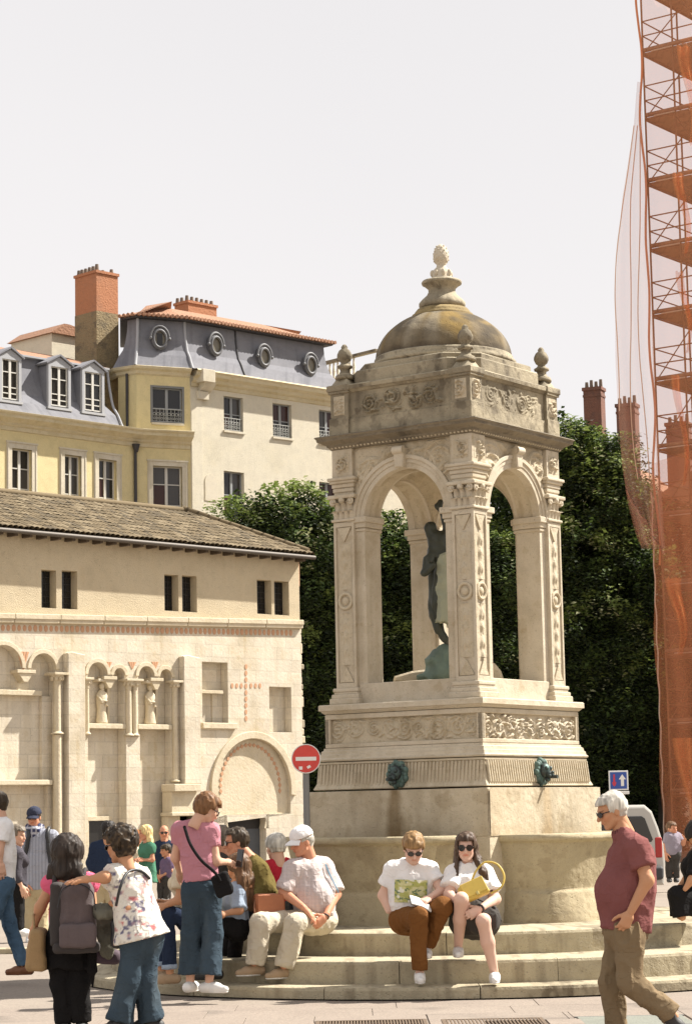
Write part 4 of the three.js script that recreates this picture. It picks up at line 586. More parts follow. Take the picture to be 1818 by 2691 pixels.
    const hood = new THREE.TorusGeometry(0.47, 0.06, 6, 18, Math.PI * 0.94).rotateZ(Math.PI * 0.04).scale(0.9, 1.1, 1).translate(0, 0.05, z + 0.0); obj('hood', [hood, new THREE.SphereGeometry(0.085, 8, 6).translate(-0.43, 0.02, z), new THREE.SphereGeometry(0.085, 8, 6).translate(0.43, 0.02, z), new THREE.SphereGeometry(0.06, 8, 6).translate(0, -0.44, z)], M.zincOld, w); };
  oeil(gF, ...q(FR, 727, 432, 0)); oeil(gR, ...q(RW, 983, 462, 0)); oeil(gR, ...q(RW, 1202, 514, 0)); oeil(gR, ...q(RW, 1412, 552, 0));
  obj('pane', span(-0.13, 0.13, -0.28, 0.26, 0.0, 0.01).translate(...q(FR, 727, 432, 0), -0.055), M.glass, gF);
  // ---- left wing mansard with pedimented dormers
  const uE = 7.35, lp = [[0.24, 18.16], [0.13, 18.36], [-0.06, 18.70], [-0.36, 19.1], [-0.55, 19.7], [-0.68, 20.3], [-0.75, 20.78]];
  const lPlan = [LW.M, LW.M].map((m, i) => V(i ? uE : -8, 0, 0).applyMatrix4(LW.M));
  obj('mansard', [...sweep([...lPlan, lPlan[1].clone().addScaledVector(LW.n, -5)].map((v) => v.clone()), lp)], M.zinc, T);
  obj('roof_eaves', sweep(lPlan, [[-0.8, 20.74], [-0.5, 20.76], [-0.5, 20.84], [-0.8, 20.88]]), M.zincLight, T);
  obj('tile_roof', sweep(lPlan, [[-0.5, 20.84], [-3.4, 21.75], [-6, 20.9]]), M.redTile, T);
  obj('roof_seam', tube(lp.map(([o, y]) => V(uE + 0.05 + (o - 0.45) * -0.0, y, o + 0.04).applyMatrix4(LW.M)), 0.06, 6), M.zincLight, T);
  for (const [x0, y0, x1, y1] of [[12, 512, 84, 700], [233, 556, 308, 742], [386, 588, 460, 768], [-210, 470, -135, 660]]) {
    const a = rc(LW, x0, y0, x1, y1, 0); a[2] = 18.74; a[3] = 20.42; const d = sub('dormer', gL), xm = (a[0] + a[1]) / 2, w = (a[1] - a[0]) / 2;
    obj('cheek', [span(a[0] - 0.13, a[0] - 0.0, a[2] - 0.1, a[3] + 0.08, -0.9, -0.02), span(a[1], a[1] + 0.13, a[2] - 0.1, a[3] + 0.08, -0.9, -0.02), span(a[0] - 0.13, a[1] + 0.13, a[3], a[3] + 0.2, -0.9, -0.021)], M.zinc, d);
    obj('pediment', [extr(poly([[xm - w - 0.2, a[3] + 0.08], [xm + w + 0.2, a[3] + 0.08], [xm, a[3] + 0.42]]), 0.9, -0.88), span(a[0] - 0.15, a[0] - 0.02, a[2] - 0.12, a[3] + 0.1, -0.1, 0.03), span(a[1] + 0.02, a[1] + 0.15, a[2] - 0.12, a[3] + 0.1, -0.1, 0.03), span(a[0] - 0.02, a[1] + 0.02, a[3] - 0.01, a[3] + 0.09, -0.1, 0.028), span(a[0] - 0.2, a[1] + 0.2, a[2] - 0.16, a[2] - 0.06, -0.3, 0.07)], M.zincLight, d);
    const rk = (s) => { const L = Math.hypot(w + 0.28, 0.4); return box(L, 0.07, 1.05, 0, 0, 0).rotateZ(-s * Math.atan2(0.4, w + 0.28)).translate(xm + s * (w + 0.28) / 2, a[3] + 0.3, -0.42); };
    obj('dormer_roof', [rk(1), rk(-1)], M.zinc, d);
    const xm0 = a; { const f = [], z = -0.04, t = 0.05; f.push(span(a[0], a[0] + t, a[2], a[3], z - 0.04, z + 0.02), span(a[1] - t, a[1], a[2], a[3], z - 0.04, z + 0.02), span(a[0], a[1], a[3] - t, a[3], z - 0.04, z + 0.019), span(a[0], a[1], a[2], a[2] + t, z - 0.04, z + 0.021), span(xm - 0.055, xm + 0.055, a[2], a[3], z - 0.03, z + 0.025)); const ks = [0.15, 0.3, 0.68]; for (const k of ks) f.push(span(a[0], a[1], a[2] + (a[3] - a[2]) * k - 0.02, a[2] + (a[3] - a[2]) * k + 0.02, z - 0.03, z + 0.015)); obj('window_frame', f, M.whiteWood, d); obj('pane', span(a[0], a[1], a[2], a[3], z - 0.05, z - 0.035), M.glass, d); }
  }
  // rainwater head and downpipe at the junction
  { const [u, y] = q(LW, 652, 930, 0.15); obj('downpipe', [cyl(0.07, 0.07, 5.2, LW.L - 0.18, 12.2, 0.1, 8), new THREE.CylinderGeometry(0.19, 0.08, 0.35, 10).translate(LW.L - 0.18, 17.35, 0.15)], M.darkPipe, gL); }
  // ---- chimney stacks
  const stack = (px, D, yTop, yMid, yBot, we, wn, pots, label) => { const c = sub('chimney', T), o = flat(px, D), F = { M: new THREE.Matrix4().makeBasis(LW.e, V(0, 1, 0), LW.n).setPosition(o.x, 0, o.z) };
    obj('brick_shaft', [put(F, span(0, we, yMid, yTop, -wn, 0)), put(F, span(-0.05, we + 0.05, yTop, yTop + 0.12, -wn - 0.05, 0.05))], M.brick, c);
    if (yMid > yBot) obj('rubble_shaft', put(F, span(-0.012, we + 0.012, yBot, yMid - 0.002, -wn - 0.012, 0.012)), M.rubble, c);
    for (const [u, z, h] of pots) obj('chimney_pot', put(F, new THREE.CylinderGeometry(0.075, 0.1, h, 8).translate(u, yTop + 0.12 + h / 2, -z)), M.pot, c); };
  const yAt = (px, py, D) => at(px, py, D).y;
  stack(261, 98.2, yAt(261, 716, 98.2), yAt(261, 816, 98.2), 19, 1.22, 1.5, [[0.15, 0.15, 0.3], [0.15, 0.4, 0.25], [0.15, 0.65, 0.25], [0.15, 0.92, 0.24], [0.15, 1.18, 0.24], [0.15, 1.4, 0.24], [0.85, 0.6, 0.22], [1.1, 0.3, 0.24]]);
  stack(508, 102.5, yAt(508, 795, 102.5), 0, 0, 1.75, 0.95, [[0.1, 0.2, 0.26], [0.4, 0.2, 0.24], [0.7, 0.2, 0.24], [1.0, 0.2, 0.22], [1.3, 0.2, 0.22], [1.6, 0.2, 0.22], [0.1, 0.55, 0.22], [0.1, 0.85, 0.24]]);
  // small attic block behind the big chimney
  { const c = sub('rear_attic', T), o = flat(140, 101), Mx = new THREE.Matrix4().makeBasis(LW.e, V(0, 1, 0), LW.n).setPosition(o.x, 0, o.z), y1 = yAt(160, 875, 101), y2 = yAt(160, 852, 101);
    obj('wall', span(0, 3.4, 17, y1, -3, 0).applyMatrix4(Mx), M.cream, c); obj('tile_roof', [extr(poly([[-0.15, y1], [3.5, y1], [3.2, y1 + 0.12], [0.9, y1 + 0.5], [0.6, y1 + 0.5]]), 3.3, -3.15).applyMatrix4(Mx)], M.redTile, c); }
}
// stone terrace with balusters whose end shows beside the parapet
{
  const F = facade(flat(866, 111), flat(1010, 108)); const T = thing('terrace_wall', 'stone roof terrace with baluster railing peeping out left of the fountain parapet', 'terrace', F.pos, F.turn);
  const yb = at(880, 1000, 110.8).y, yt = at(880, 948, 110.8).y;
  obj('wall', span(0, F.L, 0, yb - 0.12, -3, 0), M.cream, T); obj('base_rail', cspan(-0.05, F.L, yb - 0.12, yb, -0.3, 0.05, 0.02), M.creamTrim, T); obj('hand_rail', cspan(-0.05, F.L, yt - 0.14, yt, -0.28, 0.03, 0.03), M.cornice, T);
  const bl = prep(lathe([[0, 0], [0.08, 0], [0.08, 0.06], [0.05, 0.1], [0.085, 0.25], [0.05, 0.42], [0.045, 0.55], [0.075, 0.6], [0, 0.6]].map(([r, y]) => [r, y / 0.6 * (yt - yb - 0.14)]), 10)); metreUV(bl);
  for (let i = 0; i < 8; i++) { const m = shared('baluster', bl, M.creamTrim, T); m.position.set(0.12 + i * 0.3, yb, -0.13); }
}
// ================================================================ trees: trunk, limbs and crowns of real leaf clumps
M.bark = STD({ map: stoneMap([0.09, 0.075, 0.055], [0.04, 0.035, 0.028], 0.7, 0.7, 301, 0.8), bumpMap: bumpStone, bumpScale: 0.04, roughness: 0.95 });
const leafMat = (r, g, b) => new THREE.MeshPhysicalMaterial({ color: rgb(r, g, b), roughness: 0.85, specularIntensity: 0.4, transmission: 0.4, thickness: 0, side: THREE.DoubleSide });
const LEAF = [leafMat(0.078, 0.122, 0.025), leafMat(0.024, 0.040, 0.010), leafMat(0.21, 0.27, 0.065), leafMat(0.42, 0.43, 0.23)];  // pale tones hold painted sunlight, the darkest tone holds shade
// one clump: leaves on a twig, folded along the midrib
const clumpGeo = (seed, n, size) => {
  const R = rng(seed), pos = [];
  for (let i = 0; i < n; i++) {
    const c = V((R() - 0.5) * size * 3.2, (R() - 0.5) * size * 2, (R() - 0.5) * size * 3.2), a = R() * 6.2832, t = -0.5 + R() * 1.0, L = size * (0.75 + 0.6 * R()), W = L * 0.62;
    const q = new THREE.Quaternion().setFromEuler(new THREE.Euler(t, a, (R() - 0.5) * 0.9, 'YXZ')); const P = (x, y, z) => { const v = V(x, y, z).applyQuaternion(q).add(c); pos.push(v.x, v.y, v.z); };
    for (const s of [-1, 1]) { P(0, 0, 0); P(s * W / 2, 0.1 * L, L * 0.45); P(0, -0.04 * L, L); }
  }
  const g = new THREE.BufferGeometry(); g.setAttribute('position', new THREE.Float32BufferAttribute(pos, 3)); g.computeVertexNormals(); return g;
};
const CLUMPS = [clumpGeo(1, 13, 0.125), clumpGeo(2, 13, 0.13), clumpGeo(3, 12, 0.13)];
function tree(name, label, x, z, h, lobes, density, seed, group, trunkR = 0.22, dark = 0, o = {}) {
  const T = thing(name, label, 'tree', [x, 0, z], 0, group), R = rng(seed);
  const limbs = []; const top = h * 0.62, fork = Math.min(3.2, h * 0.33);
  const trunkPts = [V(0, -0.1, 0), V(0.06, fork * 0.5, 0.04), V(-0.05, fork, 0), V(0.1, top, -0.1)];
  obj('trunk', [bar(trunkPts[0], trunkPts[1], trunkR * 1.15, 10, trunkR), bar(trunkPts[1], trunkPts[2], trunkR, 10, trunkR * 0.85), bar(trunkPts[2], trunkPts[3], trunkR * 0.8, 9, trunkR * 0.35)], M.bark, T);
  lobes.forEach(([lx, ly, lz]) => { const b = V(lx, ly, lz); limbs.push(bar(trunkPts[2].clone().lerp(trunkPts[3], R() * 0.8), b, trunkR * 0.4, 6, trunkR * 0.1)); });
  obj('limb', limbs, M.bark, T); T.children[T.children.length - 1].userData.kind = 'stuff';
  const mats = [[], [], [], []], m4 = new THREE.Matrix4(), q = new THREE.Quaternion(), e = new THREE.Euler();
  for (const [lx, ly, lz, rx, ry, rz] of lobes) {
    const n = Math.round(density * rx * ry * rz * 4.6);
    for (let i = 0; i < n; i++) {
      // most leaves near the skin of the lobe, in tufts, with gaps
      const d = V(R() * 2 - 1, R() * 2 - 1, R() * 2 - 1); if (d.lengthSq() > 1 || d.lengthSq() < 0.01) { i--; continue; }
      const r = Math.pow(R(), 0.28); d.normalize();
      const bump = 0.66 + 0.7 * fbm(d.x * 3 + lx, d.y * 3 + ly, d.z * 3 + seed, 3);
      const p = V(lx + d.x * rx * r * bump, ly + d.y * ry * r * bump, lz + d.z * rz * r * bump);
      if (fbm(p.x * 1.1 + seed, p.y * 1.5, p.z * 1.1, 3) < 0.41) continue;
      if (p.y < 0.6) continue;
      const s = 0.75 + 0.6 * R(); e.set((R() - 0.5) * 0.8, R() * 6.2832, (R() - 0.5) * 0.8); q.setFromEuler(e);
      m4.compose(p, q, V(s, s, s)); const sunTone = smooth(0.38, 0.55, fbm(p.x * 1.3 + seed, p.y * 1.6, p.z * 1.3, 2)) * smooth(-0.3, 0.5, d.y) * smooth(0.7, 0.92, r) * smooth(2.5, 7.5, p.y); const k = dark ? (R() > 0.25 ? 1 : 0) : R() < (o.bright || 0.75) * sunTone ? (R() < 0.14 ? 3 : 2) : R() > 0.5 ? 1 : 0; mats[k].push(m4.clone());  // sunlight put into colour: paler leaves on high, outer, upward lobes
    }
  }
  const crown = sub('crown', T);
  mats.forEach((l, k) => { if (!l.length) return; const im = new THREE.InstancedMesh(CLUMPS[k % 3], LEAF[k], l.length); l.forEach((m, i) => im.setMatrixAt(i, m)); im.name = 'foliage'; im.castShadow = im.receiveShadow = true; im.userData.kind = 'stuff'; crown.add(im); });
  return T;
}
{
  // [offset x, y, offset z, radii]
  const X = (px, D) => at(px, 2000, D).x, Y = (px, py, D) => at(px, py, D).y;
  // left of the fountain, over the end of the old building
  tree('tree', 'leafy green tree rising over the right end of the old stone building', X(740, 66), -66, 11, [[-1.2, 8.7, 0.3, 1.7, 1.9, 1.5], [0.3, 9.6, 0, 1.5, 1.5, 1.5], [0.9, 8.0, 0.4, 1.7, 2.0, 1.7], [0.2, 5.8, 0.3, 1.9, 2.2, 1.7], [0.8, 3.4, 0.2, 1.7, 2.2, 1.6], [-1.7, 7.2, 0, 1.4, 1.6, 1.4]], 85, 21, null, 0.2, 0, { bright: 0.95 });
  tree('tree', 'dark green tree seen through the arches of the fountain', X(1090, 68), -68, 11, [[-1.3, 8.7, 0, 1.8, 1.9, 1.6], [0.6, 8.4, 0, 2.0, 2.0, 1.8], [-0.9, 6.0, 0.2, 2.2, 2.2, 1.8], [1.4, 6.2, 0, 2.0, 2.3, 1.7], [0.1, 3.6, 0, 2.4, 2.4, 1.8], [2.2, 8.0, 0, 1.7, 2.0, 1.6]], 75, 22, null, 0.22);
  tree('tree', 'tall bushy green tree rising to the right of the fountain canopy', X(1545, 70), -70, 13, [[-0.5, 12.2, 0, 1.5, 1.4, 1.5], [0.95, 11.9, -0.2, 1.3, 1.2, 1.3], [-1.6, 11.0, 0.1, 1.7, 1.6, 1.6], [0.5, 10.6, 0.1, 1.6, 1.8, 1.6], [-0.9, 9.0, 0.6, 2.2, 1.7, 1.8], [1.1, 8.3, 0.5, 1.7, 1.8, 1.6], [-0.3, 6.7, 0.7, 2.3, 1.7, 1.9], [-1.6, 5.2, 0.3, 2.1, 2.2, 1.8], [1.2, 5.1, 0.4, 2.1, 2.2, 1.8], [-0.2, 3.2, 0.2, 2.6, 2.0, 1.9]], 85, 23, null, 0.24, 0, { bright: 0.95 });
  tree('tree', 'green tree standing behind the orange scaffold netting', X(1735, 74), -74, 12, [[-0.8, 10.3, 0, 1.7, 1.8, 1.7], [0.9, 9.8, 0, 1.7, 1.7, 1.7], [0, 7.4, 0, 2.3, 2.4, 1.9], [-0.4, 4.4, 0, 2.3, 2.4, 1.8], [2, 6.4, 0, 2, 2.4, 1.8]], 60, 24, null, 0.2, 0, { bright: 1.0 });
  // a farther row, added with shade put into leaf colour, closes the view
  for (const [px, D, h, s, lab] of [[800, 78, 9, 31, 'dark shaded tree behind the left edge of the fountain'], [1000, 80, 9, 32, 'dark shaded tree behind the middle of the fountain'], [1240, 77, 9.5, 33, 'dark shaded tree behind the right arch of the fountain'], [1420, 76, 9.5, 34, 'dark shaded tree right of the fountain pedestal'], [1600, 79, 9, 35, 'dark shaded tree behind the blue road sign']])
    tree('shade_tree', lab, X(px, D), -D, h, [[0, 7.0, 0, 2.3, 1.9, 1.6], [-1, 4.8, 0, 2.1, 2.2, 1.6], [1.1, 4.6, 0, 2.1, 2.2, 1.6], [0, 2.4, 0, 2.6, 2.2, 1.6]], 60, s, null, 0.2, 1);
  const hedge = thing('hedge', 'long dark hedge added beneath the trees to blacken the view', 'hedge', [0, 0, 0]);  // added for a black background; shade is put into its leaf colour
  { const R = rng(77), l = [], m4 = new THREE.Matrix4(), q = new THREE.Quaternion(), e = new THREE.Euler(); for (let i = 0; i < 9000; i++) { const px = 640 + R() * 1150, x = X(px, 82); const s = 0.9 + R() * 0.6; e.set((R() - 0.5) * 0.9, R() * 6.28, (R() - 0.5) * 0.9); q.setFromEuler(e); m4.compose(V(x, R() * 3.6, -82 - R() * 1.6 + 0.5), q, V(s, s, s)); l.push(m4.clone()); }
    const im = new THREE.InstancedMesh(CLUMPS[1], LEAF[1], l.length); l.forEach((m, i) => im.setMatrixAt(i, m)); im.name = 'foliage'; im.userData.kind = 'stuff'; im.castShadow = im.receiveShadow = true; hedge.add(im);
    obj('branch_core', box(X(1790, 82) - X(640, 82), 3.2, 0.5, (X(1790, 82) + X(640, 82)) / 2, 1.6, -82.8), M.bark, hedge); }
}
// far houses whose chimneys stand over the trees on the right
{
  const house = (label, px, D, pyTop, pyBase, w, wallMat, roofMat, chim, hw = 4) => {
    const x = at(px, 2000, D).x, T = thing('far_house', label, 'house', [x, 0, -D], -0.4), yb = at(px, pyBase, D).y, yt = at(px, pyTop, D).y;
    obj('wall', box(hw * 2, yb - 1.6, 7, 1, (yb - 1.6) / 2, -3), wallMat, T);
    obj('roof', extr(poly([[-hw + 0.8, yb - 1.6], [hw + 1.2, yb - 1.6], [1, yb - 0.2]]), 7.4, -6.7), roofMat, T);
    const c = sub('chimney', T), n = chim; obj('chimney_shaft', [box(w, yt - yb + 2.2, w * 0.8, 0, (yt + yb) / 2 - 1.1, -1), box(w * 1.12, 0.14, w * 0.92, 0, yt + 0.02, -1), box(w * 1.06, 0.1, w * 0.86, 0, yt - 0.28, -1)], M.brickDark, c);
    for (let i = 0; i < n; i++) obj('chimney_pot', new THREE.CylinderGeometry(0.07, 0.09, 0.3 + 0.15 * (i % 2), 8).translate(-w * 0.4 + w * 0.8 * i / (n - 1), yt + 0.22, -1), M.pot, c);
  };
  M.brickDark = STD({ map: stoneMap([0.20, 0.09, 0.06], [0.12, 0.07, 0.055], 0.6, 1.1, 311, 0.3), bumpMap: bumpStone, bumpScale: 0.03 });
  house('far house whose brick chimney with pots tops the tree right of the fountain', 1575, 96, 1015, 1190, 0.78, M.cream, M.redTile, 4, 1.4);
  house('far house whose tall brick chimney stands behind the hanging pale netting', 1663, 92, 1058, 1290, 0.78, M.cream, M.redTile, 4, 1.4);
  house('far reddish house behind the scaffold at the right edge', 1800, 92, 1108, 1230, 0.9, M.cream, M.redTile, 4, 2);
}

// unseen nave added beyond the right edge to shade the lower trees
{
  const a = V(16.2, 0, -80.5), T = thing('added_church', 'tall pale stone nave added unseen beyond the scaffold to shade the trees', 'added_church', [a.x, 0, a.z], Math.atan2(-0.41, 0.91));
  obj('wall', [box(17, 28, 12, 8.5, 14, -6.2)], M.limeTrim, T); obj('roof', extr(poly([[-6.6, 27.9], [6.6, 27.9], [0, 31]]), 17.4, -0.2).rotateY(Math.PI / 2).translate(0, 0, -6.2), M.zinc, T);
  for (let i = 0; i < 5; i++) obj('buttress', cspan(i * 3.9 + 0.3, i * 3.9 + 1.2, 0, 25, -0.3, 1.0, 0.05), M.limeTrim, T);
}
// ================================================================ scaffold wrapped in orange netting
{
  const D = 66, A = at(1721, 1000, D).setY(0), e1 = V(0.80, 0, 0.60), e2 = V(0.60, 0, -0.80);
  const T = thing('scaffold_tower', 'tall tube scaffold with wooden decks at the right edge under orange netting', 'scaffold', [0, 0, 0]);
  const P = (a, b, y) => V(A.x + e1.x * a + e2.x * b, y, A.z + e1.z * a + e2.z * b);
  M.tubeRust = STD({ color: rgb(0.24, 0.13, 0.06), roughness: 0.7, metalness: 0.3 }); M.deck = STD({ map: stoneMap([0.34, 0.20, 0.11], [0.22, 0.13, 0.075], 0.7, 0.9, 321, 0.9), roughness: 0.9 });
  M.toe = STD({ color: rgb(0.55, 0.44, 0.33), roughness: 0.8 });
  const netM = (o, r = 0.74, g = 0.30, b = 0.16) => new THREE.MeshPhysicalMaterial({ color: rgb(r, g, b), roughness: 0.9, side: THREE.DoubleSide, transparent: true, opacity: o, specularIntensity: 0.1 });
  const H = 27.5, as = [0, 1.0, 2.2], bs = [0, 2.2, 4.4];
  for (const a of as) for (const b of bs) obj('standard', bar(P(a, b, 0), P(a, b, H), 0.028, 8), M.tubeRust, T);
  for (let y = 1.9; y < H; y += 2.0) {
    // decks of planks between the standards
    for (let k = 0; k < 3; k++) for (let j = 0; j < 2; j++) { const a0 = k * 0.73 + 0.01, a1 = k * 0.73 + 0.72; const b0 = bs[j] + 0.02, b1 = bs[j + 1] - 0.02; const g = box(a1 - a0, 0.05, b1 - b0, (a0 + a1) / 2, y, 0).translate(0, 0, -(b0 + b1) / 2); const m = new THREE.Matrix4().makeBasis(e1, V(0, 1, 0), e2.clone().negate()).setPosition(A.x, 0, A.z); obj('deck_plank', g.applyMatrix4(m), M.deck, T); }
    obj('toe_board', bar(P(0, 0, y + 0.1), P(2.2, 0, y + 0.1), 0.07, 4), M.deck, T); obj('toe_board', bar(P(0.3, -0.03, y + 0.02), P(1.0, -0.03, y + 0.02), 0.025, 4), M.toe, T);
    for (const h of [0.55, 1.0]) { obj('guard_rail', bar(P(0, 0, y + h), P(2.2, 0, y + h), 0.02, 6), M.tubeRust, T); obj('guard_rail', bar(P(0, 0, y + h), P(0, 4.4, y + h), 0.02, 6), M.tubeRust, T); }
    obj('brace', bar(P(0, 0, y), P(0, 2.2, y + 1.9), 0.018, 6), M.tubeRust, T); obj('brace', bar(P(2.2, 0, y), P(1.0, 0, y + 1.9), 0.018, 6), M.tubeRust, T);
    obj('ledger', bar(P(0, 0, y - 0.05), P(0, 4.4, y - 0.05), 0.026, 6), M.tubeRust, T);
  }
  // boarding behind the lower lifts
  { const bd = []; for (let i = 0; i < 9; i++) { const y0 = 0.2 + i * 0.95; const m = new THREE.Matrix4().makeBasis(e1, V(0, 1, 0), e2.clone().negate()).setPosition(A.x, 0, A.z); obj('hoarding_board', cspan(0.25, 2.6, y0, y0 + 0.9, -1.22, -1.2 + 0.02 * (i % 2), 0.01).applyMatrix4(m), M.deck, T); } }
  // netting stretched over the outer faces
  const sheet = (fn, nu, nv) => { const g = new THREE.PlaneGeometry(1, 1, nu, nv), p = g.attributes.position; for (let i = 0; i < p.count; i++) { const v = fn(p.getX(i) + 0.5, p.getY(i) + 0.5); p.setXYZ(i, v.x, v.y, v.z); } g.computeVertexNormals(); return g; };
  const fold = (u, y, k) => 0.05 * Math.sin(u * 9 + y * 0.35 + k) + 0.09 * (fbm(u * 2 + k, y * 0.35, k, 3) - 0.5);
  const net = thing('scaffold_netting', 'translucent orange debris netting stretched over the scaffold tower', 'netting', [0, 0, 0]);
  obj('net_sheet', sheet((u, v) => { const y = v * (H - 0.2) + 0.1; const n = fold(u * 2.4, y, 1) - 0.12; return P(u * 2.4 + 0.02, n, y); }, 36, 120), netM(0.27), net, true);
  obj('net_sheet', sheet((u, v) => { const y = v * (H - 0.2) + 0.1; return P(-0.06 + 0.6 * fold(u * 4, y, 5), u * 4.4, y); }, 30, 90), netM(0.13), net, true);
  obj('net_sheet', sheet((u, v) => { const y = v * 11.6 + 0.1; return P(u * 2.5 - 0.12 + 0.05 * Math.sin(y * 1.7), fold(u * 3, y, 9) - 0.34, y + 0.5 * u - 0.25); }, 30, 60), netM(0.30, 0.70, 0.27, 0.13), net, true);
  // gathered edge hanging beside the corner post
  obj('net_edge', [tube(Array.from({ length: 26 }, (_, i) => P(-0.05 + 0.05 * Math.sin(i * 1.3), -0.12 + 0.05 * Math.cos(i * 0.9), 8.5 + i * 0.74)), 0.035, 7, 120)], STD({ color: rgb(0.60, 0.22, 0.10), roughness: 0.9 }), net);
  obj('edge_cord', [tube(Array.from({ length: 30 }, (_, i) => P(-0.16 + 0.02 * Math.sin(i * 2.1), -0.2, 0.2 + i * 0.36)), 0.022, 5, 120)], STD({ color: rgb(0.55, 0.42, 0.33), roughness: 0.8 }), net);
  { const dr = []; for (const [px, py, w, hh] of [[1795, 560, 0.25, 2.4], [1810, 250, 0.3, 3], [1790, 1130, 0.2, 3.2], [1782, 1620, 0.35, 2.2], [1812, 2080, 0.5, 3.0], [1800, 820, 0.2, 2.4]]) { const c = at(px, py, 64.6); dr.push(sheet((u, v) => V(c.x + (u - 0.5) * w * (0.4 + 0.9 * v) + 0.12 * Math.sin(v * 5), c.y + (v - 0.5) * hh, c.z + 0.12 * Math.sin(u * 12)), 12, 14)); }
    dr.forEach((g) => obj('net_flap', g, netM(0.4, 0.78, 0.27, 0.10), net, true)); }
  // the loose sheet blown out to the left of the tower, with torn lower edge
  const loose = thing('loose_netting', 'pale loose netting billowing out left of the scaffold with torn lower edge', 'netting', [0, 0, 0]);
  // outline in the photograph: left edge and right edge by height
  const LE = [[215, 1673], [330, 1664], [420, 1650], [520, 1634], [650, 1622], [800, 1615], [950, 1616], [1060, 1622], [1210, 1632], [1320, 1648], [1400, 1668], [1478, 1700]], RE = [[215, 1684], [420, 1695], [650, 1706], [900, 1716], [1100, 1724], [1300, 1738], [1478, 1748]];
  const lk = (L, y) => { for (let i = 0; i < L.length - 1; i++) if (y <= L[i + 1][0]) { const t = (y - L[i][0]) / (L[i + 1][0] - L[i][0]); return L[i][1] + (L[i + 1][1] - L[i][1]) * t; } return L[L.length - 1][1]; };
  obj('net_sheet', sheet((u, v) => { const tear = 1 - v < 0.02 ? 0 : 1; let py = 215 + (1 - v) * (1478 - 215); const rag = v < 0.02 ? 60 * (fbm(u * 7, 3, 4, 2) - 0.6) - 160 * (1 - u) * 1.0 : 0; py += rag; const px = lk(LE, py) + (lk(RE, py) - lk(LE, py)) * u; const w = at(px, py, 65.3 + 0.5 * Math.sin(u * 3.1) * Math.sin(v * 3.1) + 0.16 * Math.sin(u * 19 + v * 5)); return w; }, 30, 70), netM(0.30, 0.74, 0.40, 0.28), loose, true);
  for (const u of [0.02, 0.38, 0.66]) obj('seam_cord', tube(Array.from({ length: 16 }, (_, i) => { const py = 330 + i * (u < 0.1 ? 50 : 62), px = lk(LE, py) + (lk(RE, py) - lk(LE, py)) * (u + 0.05 * Math.sin(i * 0.6 + u * 9)); return at(px, py, 65.2 + 0.5 * Math.sin(u * 3.1)); }), 0.016, 5, 80), netSeam(), loose);
  function netSeam() { return STD({ color: rgb(0.66, 0.44, 0.31), roughness: 0.9 }); }
}
// ================================================================ figures: distance fields meshed into one skin, clothes meshed round it
function smin(a, b, k) { const h = Math.max(k - Math.abs(a - b), 0) / k; return Math.min(a, b) - h * h * k * 0.25; }
// a limb: tapered capsule; k < 1 flattens it along f; cut makes its end flat
const limb = (a, b, ra, rb = ra, o = {}) => { const d = b.clone().sub(a), L = d.length() || 1e-6; return { ax: a.x, ay: a.y, az: a.z, dx: d.x / L, dy: d.y / L, dz: d.z / L, L, ra, rb, k: o.k || 1, f: o.f, c0: !!o.c0, c1: !!o.c1, s: o.s ?? 0.03, g: o.g || 0 }; };
const ball = (c, r, o) => limb(c, c.clone().add(V(0, 1e-4, 0)), r, r, o);
function dLimb(q, x, y, z) {
  const px = x - q.ax, py = y - q.ay, pz = z - q.az, tt = px * q.dx + py * q.dy + pz * q.dz, t = tt < 0 ? 0 : tt > q.L ? q.L : tt;
  let ex = px - q.dx * t, ey = py - q.dy * t, ez = pz - q.dz * t;
  if (q.k !== 1) { const g = (ex * q.f.x + ey * q.f.y + ez * q.f.z) * (1 / q.k - 1); ex += q.f.x * g; ey += q.f.y * g; ez += q.f.z * g; }
  let d = (Math.sqrt(ex * ex + ey * ey + ez * ez) - (q.ra + (q.rb - q.ra) * t / q.L)) * (q.k < 1 ? 0.5 + 0.5 * q.k : 1);
  if (q.c1 && tt - q.L > d) d = tt - q.L; if (q.c0 && -tt > d) d = -tt; return d;
}
function field(prims, minus = [], o = {}) {
  const amp = o.amp || 0, fr = o.freq || 14, seed = o.seed || 0, fine = o.fine || 0;
  // limbs blend into the trunk but not into one another
  const base = prims.filter((q) => !q.g), ids = [...new Set(prims.filter((q) => q.g).map((q) => q.g))], groups = ids.map((g) => prims.filter((q) => q.g === g));
  const one = (list, x, y, z) => { let d = 1e9; for (const q of list) d = d > 1e8 ? dLimb(q, x, y, z) : smin(d, dLimb(q, x, y, z), q.s); return d; };
  return (x, y, z) => {
    let d = one(base, x, y, z); if (groups.length) { let m = d; const d0 = d; for (const g of groups) { const e = one(g, x, y, z); m = Math.min(m, d0 > 1e8 ? e : smin(d0, e, g[0].s)); } d = m; }
    if (amp && d < 0.05 && d > -0.05) { const n1 = vnoise(x * fr + seed, y * fr * 0.6 + x * 3, z * fr), n2 = vnoise(x * fr * 2.2 + 5, y * fr * 1.7 + seed, z * fr * 2.2), r1 = 1 - Math.abs(2 * n1 - 1), r2 = 1 - Math.abs(2 * n2 - 1); d += amp * (0.75 - 1.5 * r1 * r1) + amp * 0.5 * (0.5 - r2 * r2); }
    if (fine && d < 0.04 && d > -0.04) d += fine * (fbm(x * 75 + seed, y * 13, z * 75, 2) - 0.5) * 2;
    for (const q of minus) d = Math.max(d, -(typeof q === 'function' ? q(x, y, z) : dLimb(q, x, y, z)));
    return d;
  };
}
